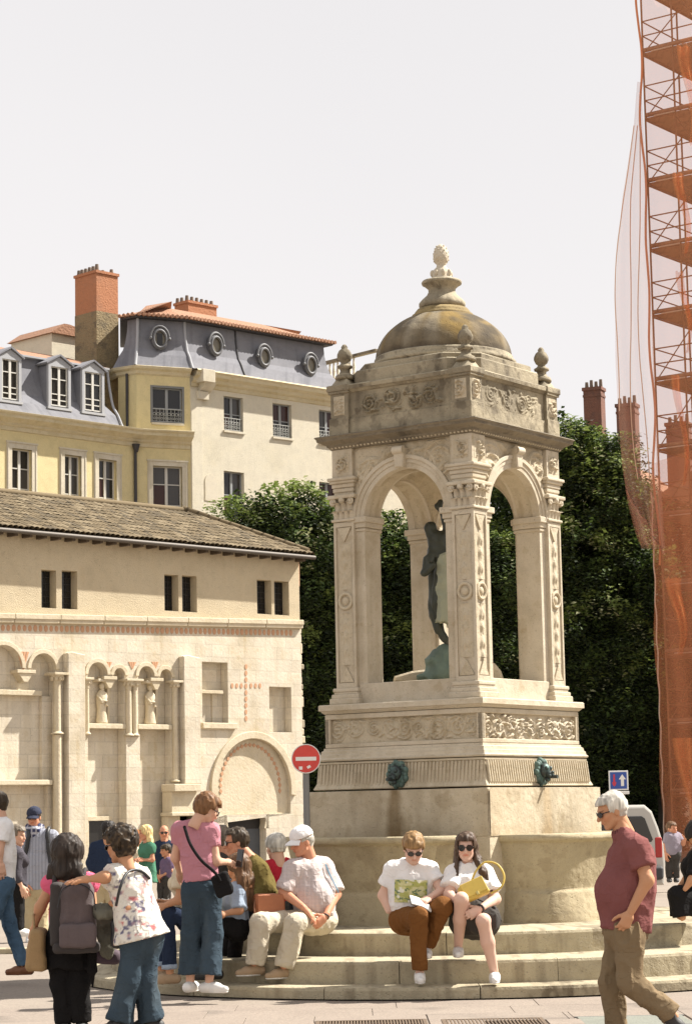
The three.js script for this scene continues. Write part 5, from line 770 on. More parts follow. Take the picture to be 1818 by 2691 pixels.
function bounds(prims, pad) { const lo = V(1e9, 1e9, 1e9), hi = V(-1e9, -1e9, -1e9); for (const q of prims) { const r = Math.max(q.ra, q.rb) + pad; for (const t of [0, q.L]) { const p = V(q.ax + q.dx * t, q.ay + q.dy * t, q.az + q.dz * t); lo.min(p.clone().subScalar(r)); hi.max(p.clone().addScalar(r)); } } return [lo, hi]; }
function surface(f, lo, hi, h) { // surface nets over active blocks
  const B = 5, nx = Math.ceil((hi.x - lo.x) / h / B) * B, ny = Math.ceil((hi.y - lo.y) / h / B) * B, nz = Math.ceil((hi.z - lo.z) / h / B) * B;
  const sx = 1, sy = nx + 1, sz = (nx + 1) * (ny + 1), F = new Float32Array(sz * (nz + 1)).fill(NaN), vid = new Int32Array(sz * (nz + 1)).fill(-1), act = [], rad = B * h * 0.95;
  for (let k = 0; k < nz; k += B) for (let j = 0; j < ny; j += B) for (let i = 0; i < nx; i += B) { const d = f(lo.x + (i + B / 2) * h, lo.y + (j + B / 2) * h, lo.z + (k + B / 2) * h); if (Math.abs(d) < rad * 1.25 + 0.015) act.push([i, j, k]); }
  for (const [i0, j0, k0] of act) for (let k = k0; k <= k0 + B; k++) for (let j = j0; j <= j0 + B; j++) for (let i = i0; i <= i0 + B; i++) { const o = i + j * sy + k * sz; if (F[o] !== F[o]) F[o] = f(lo.x + i * h, lo.y + j * h, lo.z + k * h); }
  const pos = [], idx = [], E = [[0, 1], [2, 3], [4, 5], [6, 7], [0, 2], [1, 3], [4, 6], [5, 7], [0, 4], [1, 5], [2, 6], [3, 7]], co = [0, sx, sy, sx + sy, sz, sx + sz, sy + sz, sx + sy + sz], c = new Float64Array(8);
  for (const [i0, j0, k0] of act) for (let k = k0; k < k0 + B; k++) for (let j = j0; j < j0 + B; j++) for (let i = i0; i < i0 + B; i++) {
    const o = i + j * sy + k * sz; let m = 0; for (let q = 0; q < 8; q++) { c[q] = F[o + co[q]]; if (c[q] < 0) m |= 1 << q; } if (m === 0 || m === 255) continue;
    let x = 0, y = 0, z = 0, n = 0; for (const [a, b] of E) if ((c[a] < 0) !== (c[b] < 0)) { const t = c[a] / (c[a] - c[b]); x += (a & 1) + ((b & 1) - (a & 1)) * t; y += ((a >> 1) & 1) + (((b >> 1) & 1) - ((a >> 1) & 1)) * t; z += (a >> 2) + ((b >> 2) - (a >> 2)) * t; n++; }
    vid[o] = pos.length / 3; pos.push(lo.x + (i + x / n) * h, lo.y + (j + y / n) * h, lo.z + (k + z / n) * h);
  }
  for (const [i0, j0, k0] of act) for (let k = k0; k < k0 + B; k++) for (let j = j0; j < j0 + B; j++) for (let i = i0; i < i0 + B; i++) {
    const o = i + j * sy + k * sz, a = F[o] < 0;
    const quad = (p, q, r, s, flip) => { const A = vid[p], Bq = vid[q], C = vid[r], D = vid[s]; if (A < 0 || Bq < 0 || C < 0 || D < 0) return; if (flip) idx.push(A, C, Bq, A, D, C); else idx.push(A, Bq, C, A, C, D); };
    if (j > 0 && k > 0 && (F[o + sx] < 0) !== a) quad(o, o - sy, o - sy - sz, o - sz, a ? false : true);
    if (i > 0 && k > 0 && (F[o + sy] < 0) !== a) quad(o, o - sz, o - sx - sz, o - sx, a ? false : true);
    if (i > 0 && j > 0 && (F[o + sz] < 0) !== a) quad(o, o - sx, o - sx - sy, o - sy, a ? false : true);
  }
  const g = new THREE.BufferGeometry(); g.setAttribute('position', new THREE.Float32BufferAttribute(pos, 3)); g.setIndex(idx); g.computeVertexNormals(); return g;
}
const mesh = (prims, minus, o = {}) => { const [lo, hi] = bounds(prims, 0.03 + (o.amp || 0)); return surface(field(prims, minus, o), lo, hi, o.h || 0.013); };
function paint(g, fn) { const p = g.attributes.position, c = new Float32Array(p.count * 3); for (let i = 0; i < p.count; i++) c.set(fn(p.getX(i), p.getY(i), p.getZ(i)), i * 3); g.setAttribute('color', new THREE.BufferAttribute(c, 3)); return g; }
// ---- heads (y up, z forward, origin between the ears), made once each
const e3 = (x, y, z) => V(x, y, z);
function makeHead(f) {
  const w = f ? 0.94 : 1, ell = (cx, cy, cz, rx, ry, rz) => (x, y, z) => { const a = (x - cx) / rx, b = (y - cy) / ry, c = (z - cz) / rz, k = Math.sqrt(a * a + b * b + c * c); return (k - 1) * Math.min(rx, ry, rz); };
  const parts = [ell(0, 0.032, -0.014, 0.074 * w, 0.088, 0.096), ell(0, -0.028, 0.018, 0.061 * w, 0.086, 0.072)];
  const caps = [limb(e3(-0.05 * w, -0.055, 0.01), e3(-0.014, -0.094, 0.058), 0.022, 0.018), limb(e3(0.05 * w, -0.055, 0.01), e3(0.014, -0.094, 0.058), 0.022, 0.018), limb(e3(0, -0.09, 0.06), e3(0, -0.092, 0.066), f ? 0.018 : 0.022, 0.018), limb(e3(0, 0.012, 0.086), e3(0, -0.028, f ? 0.104 : 0.108), 0.008, f ? 0.011 : 0.0135), limb(e3(-0.03, 0.024, 0.078), e3(0.03, 0.024, 0.078), f ? 0.008 : 0.012), limb(e3(-0.017, -0.056, 0.083), e3(0.017, -0.056, 0.083), 0.0085), limb(e3(-0.04 * w, -0.018, 0.06), e3(-0.036 * w, -0.03, 0.062), 0.02), limb(e3(0.04 * w, -0.018, 0.06), e3(0.036 * w, -0.03, 0.062), 0.02), limb(e3(0, -0.05, -0.03), e3(0, -0.17, -0.045), f ? 0.047 : 0.056, f ? 0.05 : 0.06)];
  const ears = [ell(-0.076 * w, -0.008, -0.012, 0.011, 0.031, 0.019), ell(0.076 * w, -0.008, -0.012, 0.011, 0.031, 0.019)];
  const F = (x, y, z) => { let d = smin(parts[0](x, y, z), parts[1](x, y, z), 0.03); for (const q of caps) d = smin(d, dLimb(q, x, y, z), 0.014); for (const s of [-1, 1]) { const k = Math.hypot(x - s * 0.031 * w, y - 0.004, z - 0.094) - 0.014; d = -smin(-d, k, 0.012); } for (const q of ears) d = smin(d, q(x, y, z), 0.006); return d; };
  const g = surface(F, V(-0.11, -0.2, -0.13), V(0.11, 0.14, 0.14), 0.0062);
  return paint(g, (x, y, z) => { let c = [1, 1, 1]; const lip = smooth(0.012, 0.006, Math.hypot(Math.max(0, Math.abs(x) - 0.016), y + 0.056)) * (z > 0.07 ? 1 : 0); c = mixc(c, [0.86, 0.50, 0.46], lip * (f ? 0.9 : 0.55)); const eye = Math.min(Math.hypot((x - 0.031 * w) / 1.5, y - 0.004), Math.hypot((x + 0.031 * w) / 1.5, y - 0.004)); if (z > 0.05) c = mixc(c, [0.14, 0.10, 0.08], 1 - smooth(0.006, 0.0105, eye)); const br = Math.hypot(Math.max(0, Math.abs(Math.abs(x) - 0.031) - 0.014), y - 0.026); if (z > 0.06) c = mixc(c, [0.35, 0.27, 0.2], 0.8 * (1 - smooth(0.003, 0.007, br))); const ck = smooth(0.035, 0.01, Math.hypot(Math.abs(x) - 0.04, y + 0.025)) * (z > 0.03 ? 1 : 0); c = mixc(c, [1, 0.80, 0.76], ck * 0.6); return c; });
}
const HEAD = { m: makeHead(false), f: makeHead(true) };
// ---- hands: wrist at the origin, fingers along y, palm towards z, thumb at +x (a right hand)
function makeHand(curl, spread = 1) {
  const pr = [limb(e3(0, -0.03, 0), e3(0, 0.02, 0), 0.026, 0.03, { k: 0.75, f: V(0, 0, 1) }), limb(e3(-0.02, 0.03, 0), e3(-0.026, 0.082, 0), 0.019, 0.016, { s: 0.02 }), limb(e3(0.018, 0.03, 0), e3(0.024, 0.086, 0), 0.02, 0.016, { s: 0.02 }), limb(e3(0, 0.03, 0), e3(0, 0.088, 0), 0.019, 0.016, { s: 0.02 })];
  [[-0.030, 0.078, 0.060, -0.14], [-0.011, 0.090, 0.078, -0.04], [0.010, 0.092, 0.084, 0.04], [0.030, 0.086, 0.074, 0.13]].forEach(([x, y, L, sp], i) => {
    let p = e3(x, y, 0), ang = curl * 0.55, dir; const seg = [0.44, 0.32, 0.24]; for (let j = 0; j < 3; j++) { dir = V(Math.sin(sp * spread) * Math.cos(ang), Math.cos(sp) * Math.cos(ang), Math.sin(ang)); const n = p.clone().addScaledVector(dir, L * seg[j]); pr.push(limb(p, n, 0.0098 - j * 0.0009, 0.0092 - j * 0.001, { s: j ? 0.005 : 0.008 })); p = n; ang += curl * (0.95 - 0.1 * i); } });
  { let p = e3(0.022, 0.018, 0.004); const ds = [V(0.72, 0.62, 0.3), V(0.42, 0.85, 0.32 + 0.3 * curl), V(0.15, 0.9, 0.3 + 0.5 * curl)], Ls = [0.044, 0.034, 0.028]; for (let j = 0; j < 3; j++) { const n = p.clone().addScaledVector(ds[j].normalize(), Ls[j]); pr.push(limb(p, n, 0.0145 - j * 0.002, 0.0115 - j * 0.0015, { s: j ? 0.006 : 0.014 })); p = n; } }
  return mesh(pr, [], { h: 0.0055 });
}
const HAND = { relax: makeHand(0.5), flat: makeHand(0.2), grip: makeHand(1.05) };
const mirrorX = (g) => { const q = g.clone().scale(-1, 1, 1), ix = q.index.array; for (let i = 0; i < ix.length; i += 3) { const t = ix[i]; ix[i] = ix[i + 1]; ix[i + 1] = t; } q.computeVertexNormals(); return q; };
const HANDL = Object.fromEntries(Object.entries(HAND).map(([k, g]) => [k, mirrorX(g)]));
// ---- materials for people
const skinM = (r, g, b) => new THREE.MeshPhysicalMaterial({ color: rgb(r, g, b), roughness: 0.55, specularIntensity: 0.35, vertexColors: true });
const clothM = (r, g, b, o = {}) => new THREE.MeshPhysicalMaterial({ color: rgb(r, g, b), roughness: 0.92, specularIntensity: 0.2, sheen: 0.15, sheenRoughness: 0.6, vertexColors: true, bumpMap: bumpCrease, bumpScale: 0.011, ...o });
const hairM = (r, g, b) => new THREE.MeshPhysicalMaterial({ color: rgb(r, g, b), roughness: 0.55, specularIntensity: 0.5, vertexColors: true });
const SKIN = { fair: skinM(0.60, 0.36, 0.25), pale: skinM(0.66, 0.43, 0.33), tan: skinM(0.50, 0.26, 0.145), ruddy: skinM(0.56, 0.27, 0.165) };
M.lens = new THREE.MeshPhysicalMaterial({ color: rgb(0.012, 0.011, 0.011), roughness: 0.12, clearcoat: 0.6 }); M.blackPlastic = STD({ color: rgb(0.02, 0.02, 0.022), roughness: 0.45 });
M.leatherBrown = STD({ color: rgb(0.19, 0.075, 0.03), roughness: 0.55 }); M.whiteShoe = STD({ color: rgb(0.72, 0.70, 0.66), roughness: 0.7 }); M.tanShoe = STD({ color: rgb(0.36, 0.25, 0.15), roughness: 0.7 }); M.darkShoe = STD({ color: rgb(0.03, 0.028, 0.026), roughness: 0.6 });
const fold = (amp = 0.12, seed = 0) => (x, y, z) => { const n = 1 - amp + 2 * amp * fbm(x * 7 + seed, y * 7, z * 7, 3); return [n, n, n]; };
const hairTone = (x, y, z) => { const n = 0.35 + 1.3 * fbm(x * 70, y * 11, z * 70, 2); return [n, n, n * 0.97]; };
// ---- one person.  J: joints as [px, py, towards] in photograph pixels with metres towards the camera from depth D
function person(o) {
  const D = o.D, s = o.s || 1, fem = !!o.f, J = {}; const mp = o.map || ((x, y) => [x, y]);
  for (const k in o.J) { const [x, y, t] = o.J[k], [px, py] = mp(x, y); J[k] = at(px, py, D - (t || 0)); }
  const base = V((J.hipL.x + J.hipR.x) / 2, o.floor ?? 0, (J.hipL.z + J.hipR.z) / 2);
  const T = thing('person', o.label, 'person', [base.x, base.y, base.z]); if (o.group) T.userData.group = o.group;
  const rel = (g) => g.translate(-base.x, -base.y, -base.z), H = o.h || 0.013;
  const mS = J.shL.clone().add(J.shR).multiplyScalar(0.5), mH = J.hipL.clone().add(J.hipR).multiplyScalar(0.5), up = mS.clone().sub(mH).normalize();
  const acr = J.shR.clone().sub(J.shL); acr.addScaledVector(up, -acr.dot(up)).normalize(); const front = up.clone().cross(acr).normalize();
  const neck = J.neck || mS.clone().addScaledVector(up, 0.06);
  // head frame
  const [yaw, pitch = 0, roll = 0] = o.face.map((a) => a * Math.PI / 180), hq = new THREE.Quaternion().setFromEuler(new THREE.Euler(pitch, yaw, roll, 'YXZ'));
  const hs = s * (o.headScale || 1), HM = new THREE.Matrix4().compose(J.head, hq, V(hs, hs, hs)), hp = (x, y, z) => V(x, y, z).applyMatrix4(HM), inv = HM.clone().invert();
  const b = o.build || 1, gir = (fem ? 0.9 : 1) * b, sk = SKIN[o.skin || 'fair'];
  // torso
  const lv = (t) => mS.clone().lerp(mH, t), bel = o.belly || 0;
  const torso = (e) => { const k = o.depth || 0.7, p = [limb(lv(0.18), lv(0.5), (fem ? 0.135 : 0.152) * gir * s + e, (fem ? 0.118 : 0.142) * gir * s + e, { k, f: front, s: 0.06 }), limb(lv(0.5), lv(0.93), (fem ? 0.118 : 0.142) * gir * s + e, (fem ? 0.155 : 0.150) * gir * s + e, { k: k + 0.05, f: front, s: 0.08 }), limb(J.shL, J.shR, 0.050 * s * gir + e, 0.050 * s * gir + e, { s: 0.05 }), limb(neck.clone().addScaledVector(up, -0.02), J.shL, 0.045 * s + e * 0.6, 0.05 * s + e, { s: 0.05 }), limb(neck.clone().addScaledVector(up, -0.02), J.shR, 0.045 * s + e * 0.6, 0.05 * s + e, { s: 0.05 })];
    if (fem) for (const q of [J.shL, J.shR]) p.push(ball(lv(0.32).lerp(q, 0.36).addScaledVector(front, 0.075 * gir * s), 0.062 * s * gir + e, { s: 0.05 }));
    if (bel) p.push(ball(lv(o.bellyAt || 0.62).addScaledVector(front, 0.08 * s), bel + e, { s: 0.12 })); return p; };
  const arms = [['L', J.shL, J.elL, J.wrL], ['R', J.shR, J.elR, J.wrR]].filter((a) => a[2]);
  const GI = { L: 1, R: 2 }, LI = { L: 3, R: 4 };
  const arm = (A, e = 0) => [limb(A[1], A[2], 0.051 * s * gir + e, 0.041 * s * gir + e, { g: GI[A[0]] }), limb(A[2], A[3], 0.042 * s * gir + e, 0.026 * s * gir + e, { g: GI[A[0]] })];
  const legs = [['L', J.hipL, J.knL, J.anL, J.toeL], ['R', J.hipR, J.knR, J.anR, J.toeR]].filter((a) => a[2]);
  const pelvis = (e) => [limb(J.hipL.clone().lerp(J.hipR, 0.12), J.hipR.clone().lerp(J.hipL, 0.12), 0.098 * s * gir + e, 0.098 * s * gir + e, { s: 0.06 }), limb(mH.clone().addScaledVector(up, 0.02), mH.clone().addScaledVector(up, 0.17 * s), (fem ? 0.138 : 0.132) * s * gir + e - 0.006, (fem ? 0.108 : 0.128) * s * gir + e - 0.008, { k: (o.depth || 0.7) + 0.08, f: front, s: 0.06, c1: true })];
  // ---- the body: one skin
  const sp = [...torso(-0.012), ...arms.flatMap((A) => arm(A)), ...pelvis(-0.015), ...legs.flatMap((L) => [limb(L[1], L[2], 0.078 * s * gir, 0.054 * s * gir, { g: LI[L[0]] }), limb(L[2], L[2].clone().lerp(L[3], 0.4), 0.052 * s * gir, 0.053 * s * gir, { g: LI[L[0]] }), limb(L[2].clone().lerp(L[3], 0.4), L[3], 0.053 * s * gir, 0.034 * s, { g: LI[L[0]] })]), limb(neck, hp(0, -0.05, -0.03), 0.056 * s, (fem ? 0.046 : 0.054) * hs, { s: 0.04 })];
  const geos = [mesh(sp, [], { h: H * 1.15 }), HEAD[fem ? 'f' : 'm'].clone().applyMatrix4(HM)];
  for (const A of arms) { if (o.noHand === A[0] || o.noHand === 'LR') continue; const dir = (J['fi' + A[0]] ? J['fi' + A[0]].clone().sub(A[3]) : A[3].clone().sub(A[2])).normalize(); let pn = (o['palm' + A[0]] ? V(...o['palm' + A[0]]) : mH.clone().sub(A[3])); pn.addScaledVector(dir, -pn.dot(dir)); if (pn.lengthSq() < 1e-4) pn = front.clone(); pn.normalize(); const xa = dir.clone().cross(pn); const m = new THREE.Matrix4().makeBasis(xa, dir, pn).scale(V(s, s, s)).setPosition(A[3]); geos.push((A[0] === 'R' ? HAND : HANDL)[o['hand' + A[0]] || 'relax'].clone().applyMatrix4(m)); }
  geos.forEach((g) => { if (!g.attributes.color) paint(g, fold(0.05, 3)); }); obj('body', geos.map(rel), sk, T);
  const cloth = (name, prims, minus, mat, q = {}) => { const g = mesh(prims, minus, { h: H, amp: 0.008, freq: 15, seed: base.x * 7, ...q }); paint(g, q.color || fold(q.tone ?? 0.10, base.x)); return obj(name, rel(g), mat, T); };
  // ---- top
  if (o.top) { const t = o.top, e = t.e ?? 0.018, pr = torso(e); const hem = lv(t.hem ?? 1.0);
    for (const A of arms) { const L = t.sleeve ?? 0.55; if (L <= 0) continue; const A2 = L <= 1 ? A[1].clone().lerp(A[2], L) : A[2]; pr.push(limb(A[1], A2, 0.055 * s * gir + e, ((t.sw || 0.056) - 0.010) * s * gir + e, { c1: L <= 1, s: 0.035, g: GI[A[0]] })); if (L > 1) pr.push(limb(A[2], A[2].clone().lerp(A[3], L - 1), (t.sw || 0.05) * s * gir + e, 0.036 * s * gir + e, { c1: true, g: GI[A[0]] })); }
    if (t.skirt) pr.push(limb(lv(0.72), lv(t.hem), 0.12 * s * gir + e, t.skirt, { k: t.skk || 0.85, f: front, c1: true, s: 0.08 }));
    const dn = up.clone().negate(), below = (x, y, z) => { const dd = (x - hem.x) * up.x + (y - hem.y) * up.y + (z - hem.z) * up.z; return dd - (t.hemTilt || 0); };
    const nk = t.neck ?? 0.064; const minus = [0, limb(neck.clone().addScaledVector(up, 0.006 - (t.vneck || 0)).addScaledVector(front, 0.012), neck.clone().addScaledVector(up, 0.25).addScaledVector(front, 0.03), nk * s, nk * 1.5 * s)];
    const m = cloth(t.name || 'shirt', pr, [(x, y, z) => below(x, y, z), minus[1]], t.mat, t);
    o._top = field(pr, []); }
  // ---- trousers / skirt
  if (o.legs) { const t = o.legs, e = t.e ?? 0.011, w = (t.w || [0.088, 0.064, 0.058]).map((q, i) => q * (i ? 0.9 : 0.86)), pr = pelvis(e + (t.seat || 0)); for (const L of legs) { const end = L[2].clone().lerp(L[3], t.len ?? 0.96); pr.push(limb(L[1], L[2], w[0] * s * gir + e, w[1] * s * gir + e, { s: 0.05, g: LI[L[0]] })); pr.push(limb(L[2], end, w[1] * s * gir + e, w[2] * s * gir + e, { c1: true, s: 0.03, g: LI[L[0]] })); } cloth(t.name || 'trousers', pr, [], t.mat, { amp: 0.009, freq: 14, ...t });
    if (t.cuff) for (const L of legs) { const a = L[2].clone().lerp(L[3], (t.len ?? 0.96) - 0.07), c = L[2].clone().lerp(L[3], (t.len ?? 0.96) + 0.01); cloth('cuff', [limb(a, c, w[2] * s * gir + e + 0.01, w[2] * s * gir + e + 0.01, { c0: true, c1: true })], [], t.cuff, { h: 0.011, amp: 0.002 }); } }
  if (o.skirt) { const t = o.skirt, pr = pelvis(0.02); for (const L of legs) pr.push(limb(L[1], L[1].clone().lerp(L[2], t.len), 0.105 * s * gir, 0.095 * s * gir, { c1: true, s: 0.12 })); pr.push(limb(J.hipL.clone().lerp(J.knL, t.len * 0.85), J.hipR.clone().lerp(J.knR, t.len * 0.85), 0.075, 0.075, { s: 0.12 })); cloth('skirt', pr, [], t.mat, t); }
  // ---- shoes
  if (o.shoes) for (const L of legs) { if (!L[4]) continue; const fd = L[4].clone().sub(L[3]), flat = fd.clone().setY(0).normalize(); const tip = (o.shoes.tip && o.shoes.tip[L[0]]) ? fd.clone().normalize() : flat, dnv = (o.shoes.tip && o.shoes.tip[L[0]]) ? tip.clone().cross(V(0, 1, 0)).normalize().cross(tip).normalize() : V(0, -1, 0); if (dnv.y > 0) dnv.negate(); const sole = L[3].clone().addScaledVector(dnv, 0.075 * s), heel = sole.clone().addScaledVector(tip, -0.055 * s).addScaledVector(dnv, -0.035), toe = sole.clone().addScaledVector(tip, 0.15 * s).addScaledVector(dnv, -0.03); const cx = sole; const cutF = (x, y, z) => (x - cx.x) * dnv.x + (y - cx.y) * dnv.y + (z - cx.z) * dnv.z;
    const pr = [limb(heel, sole.clone().addScaledVector(tip, 0.06 * s).addScaledVector(dnv, -0.035), 0.033 * s, 0.039 * s), limb(sole.clone().addScaledVector(tip, 0.06 * s).addScaledVector(dnv, -0.033), toe, 0.039 * s, 0.028 * s), limb(heel.clone().addScaledVector(dnv, -0.01), L[3].clone().addScaledVector(dnv, o.shoes.low ? 0.03 : -0.0), 0.036 * s, 0.04 * s, { c1: true }), limb(L[3].clone().addScaledVector(dnv, 0.02), sole.clone().addScaledVector(tip, 0.08 * s).addScaledVector(dnv, -0.05), 0.035 * s, 0.028 * s)];
    const sh = sub('shoe', T); const g1 = mesh(pr, [(x, y, z) => cutF(x, y, z) * -1 - 0 < 0 ? -(cutF(x, y, z)) : -(cutF(x, y, z))], { h: 0.010 }); obj('upper', rel(paint(g1, fold(0.06))), o.shoes.mat, sh); const sp2 = pr.slice(0, 2).map((q) => ({ ...q, ra: q.ra + 0.004, rb: q.rb + 0.004 })); const g2 = mesh(sp2, [(x, y, z) => -cutF(x, y, z), (x, y, z) => cutF(x, y, z) + 0.016], { h: 0.009 }); obj('sole', rel(g2), o.shoes.sole || M.whiteShoe, sh); }
  // ---- hair, in head coordinates
  const inHead = (prims) => prims.map((q) => { const a = V(q.ax, q.ay, q.az), c = V(q.ax + q.dx * q.L, q.ay + q.dy * q.L, q.az + q.dz * q.L); return limb(a.applyMatrix4(HM), c.applyMatrix4(HM), q.ra * hs, q.rb * hs, { k: q.k, f: q.f && q.f.clone().applyQuaternion(hq), c0: q.c0, c1: q.c1, s: q.s * hs }); });
  if (o.hair) { const t = o.hair, v = t.vol ?? 0.012, pr = [limb(e3(0, 0.045, -0.03), e3(0, 0.04, 0.012), 0.078 + v, 0.076 + v, {}), limb(e3(0, 0.0, -0.045), e3(0, -0.02, -0.042), 0.06 + v, 0.05 + v)];
    if (t.long) { const L = t.long, fw = t.fwd || 0; pr.push(limb(e3(-0.06, 0.0, -0.03), e3(-0.075, -0.13, -0.03 + fw), 0.04, 0.038), limb(e3(0.06, 0.0, -0.03), e3(0.075, -0.13, -0.03 + fw), 0.04, 0.038), limb(e3(0, 0, -0.06), e3(0, -0.13, -0.075), 0.05, 0.055)); }
    const P = inHead(pr); if (t.long) { const dn2 = V(0, -1, 0).lerp(up.clone().negate(), 0.4).normalize(), back = front.clone().multiplyScalar(-1); const sd = hp(1, 0, 0).sub(hp(0, 0, 0)).normalize(), bk = hp(0, 0, -1).sub(hp(0, 0, 0)).normalize(); for (const [x, w] of t.locks || [[-0.065, 0.04], [-0.03, 0.045], [0.03, 0.045], [0.065, 0.04]]) { const a = hp(x, -0.1, -0.055), c = a.clone().addScaledVector(dn2, t.long).addScaledVector(sd, x * 0.45).addScaledVector(bk, t.back ?? 0.03); P.push(limb(a, c, w, w * 0.6, { s: 0.03 })); } for (const q of t.front || []) { const a = hp(q[0], -0.06, 0.0), c = a.clone().addScaledVector(dn2, q[1]).addScaledVector(sd, q[2] || 0).addScaledVector(front, q[3] ?? 0.08); P.push(limb(a, a.clone().lerp(c, 0.5).addScaledVector(front, 0.03), 0.03, 0.036, { s: 0.03 }), limb(a.clone().lerp(c, 0.5).addScaledVector(front, 0.03), c, 0.036, 0.018, { s: 0.03 })); } }
    const hl = t.line ?? 0.062, fr = t.fringe;
    const faceCut = (x, y, z) => { const q = V(x, y, z).applyMatrix4(inv); const d1 = Math.max(0.035 - q.z - (q.y < 0 ? 0.02 : 0), q.y - hl); const d2 = Math.max(-0.005 - q.z, q.y + (t.side ?? 0.0), Math.abs(q.x) - 0.2); let d; if (t.long) d = Math.max(d1, Math.abs(q.x) - 0.062); else { d = Math.min(d1, d2, q.y + (t.nape ?? 0.075)); } if (t.bald) d = Math.min(d, Math.max(0.045 - q.y, -0.075 - q.z)); return d * hs; };
    const g = mesh(P, [(x, y, z) => faceCut(x, y, z)], { h: 0.0085, amp: t.curl || 0.005, freq: t.curl ? 42 : 24, fine: t.curl ? 0.004 : 0.010, seed: 5 }); paint(g, t.tone || hairTone); obj('hair', rel(g), t.mat, T); if (fr) { const g2 = mesh(inHead([limb(e3(-0.045, 0.055, 0.062), e3(0.045, 0.055, 0.062), 0.026), limb(e3(-0.04, 0.03, 0.078), e3(0.04, 0.03, 0.078), 0.013)]), [], { h: 0.008, fine: 0.004 }); obj('fringe', rel(paint(g2, hairTone)), t.mat, T); } }
  const HG = (g) => rel(g.applyMatrix4(HM));
  if (o.glasses) { const gl = sub('sunglasses', T), z = 0.104; const L = (x) => new THREE.CylinderGeometry(0.026, 0.026, 0.006, 14).rotateX(Math.PI / 2).scale(1.05, o.glasses.big ? 1.05 : 0.8, 1).rotateY(x > 0 ? 0.22 : -0.22).translate(x, 0.004, z - 0.008); for (const x of [-0.033, 0.033]) obj('lens', HG(L(x)), M.lens, gl); obj('frame', [HG(box(0.02, 0.005, 0.006, 0, 0.01, z)), HG(bar(V(-0.06, 0.012, z - 0.018), V(-0.079, 0.008, 0.0), 0.0035, 5)), HG(bar(V(0.06, 0.012, z - 0.018), V(0.079, 0.008, 0.0), 0.0035, 5))], M.blackPlastic, gl); }
  if (o.cap) { const cp = sub('cap', T); const pr = [limb(e3(0, 0.055, -0.02), e3(0, 0.055, 0.01), 0.094, 0.09)]; const g = mesh(inHead(pr), [(x, y, z) => { const q = V(x, y, z).applyMatrix4(inv); return (q.y - 0.045 + q.z * 0.12) * hs; }], { h: 0.009, amp: 0.002 }); obj('crown', rel(paint(g, fold(0.06))), o.cap, cp);
    const vs = new THREE.PlaneGeometry(1, 1, 14, 8), p = vs.attributes.position; for (let i = 0; i < p.count; i++) { const u = p.getX(i) * 2, v = p.getY(i) + 0.5, a = u * 1.05, r = 0.088 + v * 0.075 * (1 - 0.25 * u * u); p.setXYZ(i, Math.sin(a) * (0.086 + v * 0.01), 0.044 - 0.012 * v - 0.016 * u * u - 0.02 * v * v, Math.cos(a) * r); } vs.computeVertexNormals(); const v2 = vs.clone().translate(0, -0.005, 0); obj('visor', [HG(vs), HG(v2)].map((g) => paint(g, fold(0.03))), o.cap, cp); }
  return { T, J, base, rel, mS, mH, up, acr, front, neck, hp, lv, field: o._top, cloth, HM };
}
// a strap that lies on a garment: points are pushed outwards to just above its surface
function strap(name, label, pts, w, mat, P, lift = 0.012, top = false) {
  const curve = new THREE.CatmullRomCurve3(pts), n = 26, out = []; for (let i = 0; i <= n; i++) { const q = curve.getPoint(i / n); if (P && P.field) for (let k = 0; k < 14; k++) { const d = P.field(q.x, q.y, q.z); if (d > lift) break; const e = 0.004; const g = V(P.field(q.x + e, q.y, q.z) - d, P.field(q.x, q.y + e, q.z) - d, P.field(q.x, q.y, q.z + e) - d).normalize(); q.addScaledVector(g, Math.max(0.003, (lift - d) * 0.7)); } out.push(q); }
  return new THREE.TubeGeometry(new THREE.CatmullRomCurve3(out), 40, w, 6);
}
// soft rounded box (bags)
function softBox(w, h, d, r, o = {}) { const f = (x, y, z) => { const t = (y / h + 0.5), k = 1 - (o.taper || 0) * t, ax = Math.abs(x) - w / 2 * k + r, ay = Math.abs(y) - h / 2 + r, az = Math.abs(z) - d / 2 * (1 - (o.taperD || 0) * t) + r; const q = Math.hypot(Math.max(ax, 0), Math.max(ay, 0), Math.max(az, 0)) + Math.min(Math.max(ax, ay, az), 0) - r; return q + (o.amp || 0.006) * (Math.abs(vnoise(x * 12 + 3, y * 12, z * 12 + (o.seed || 0)) - 0.5) * 2 - 0.5) * 2; }; return surface(f, V(-w / 2 - 0.03, -h / 2 - 0.03, -d / 2 - 0.03), V(w / 2 + 0.03, h / 2 + 0.03, d / 2 + 0.03), o.h || 0.012); }
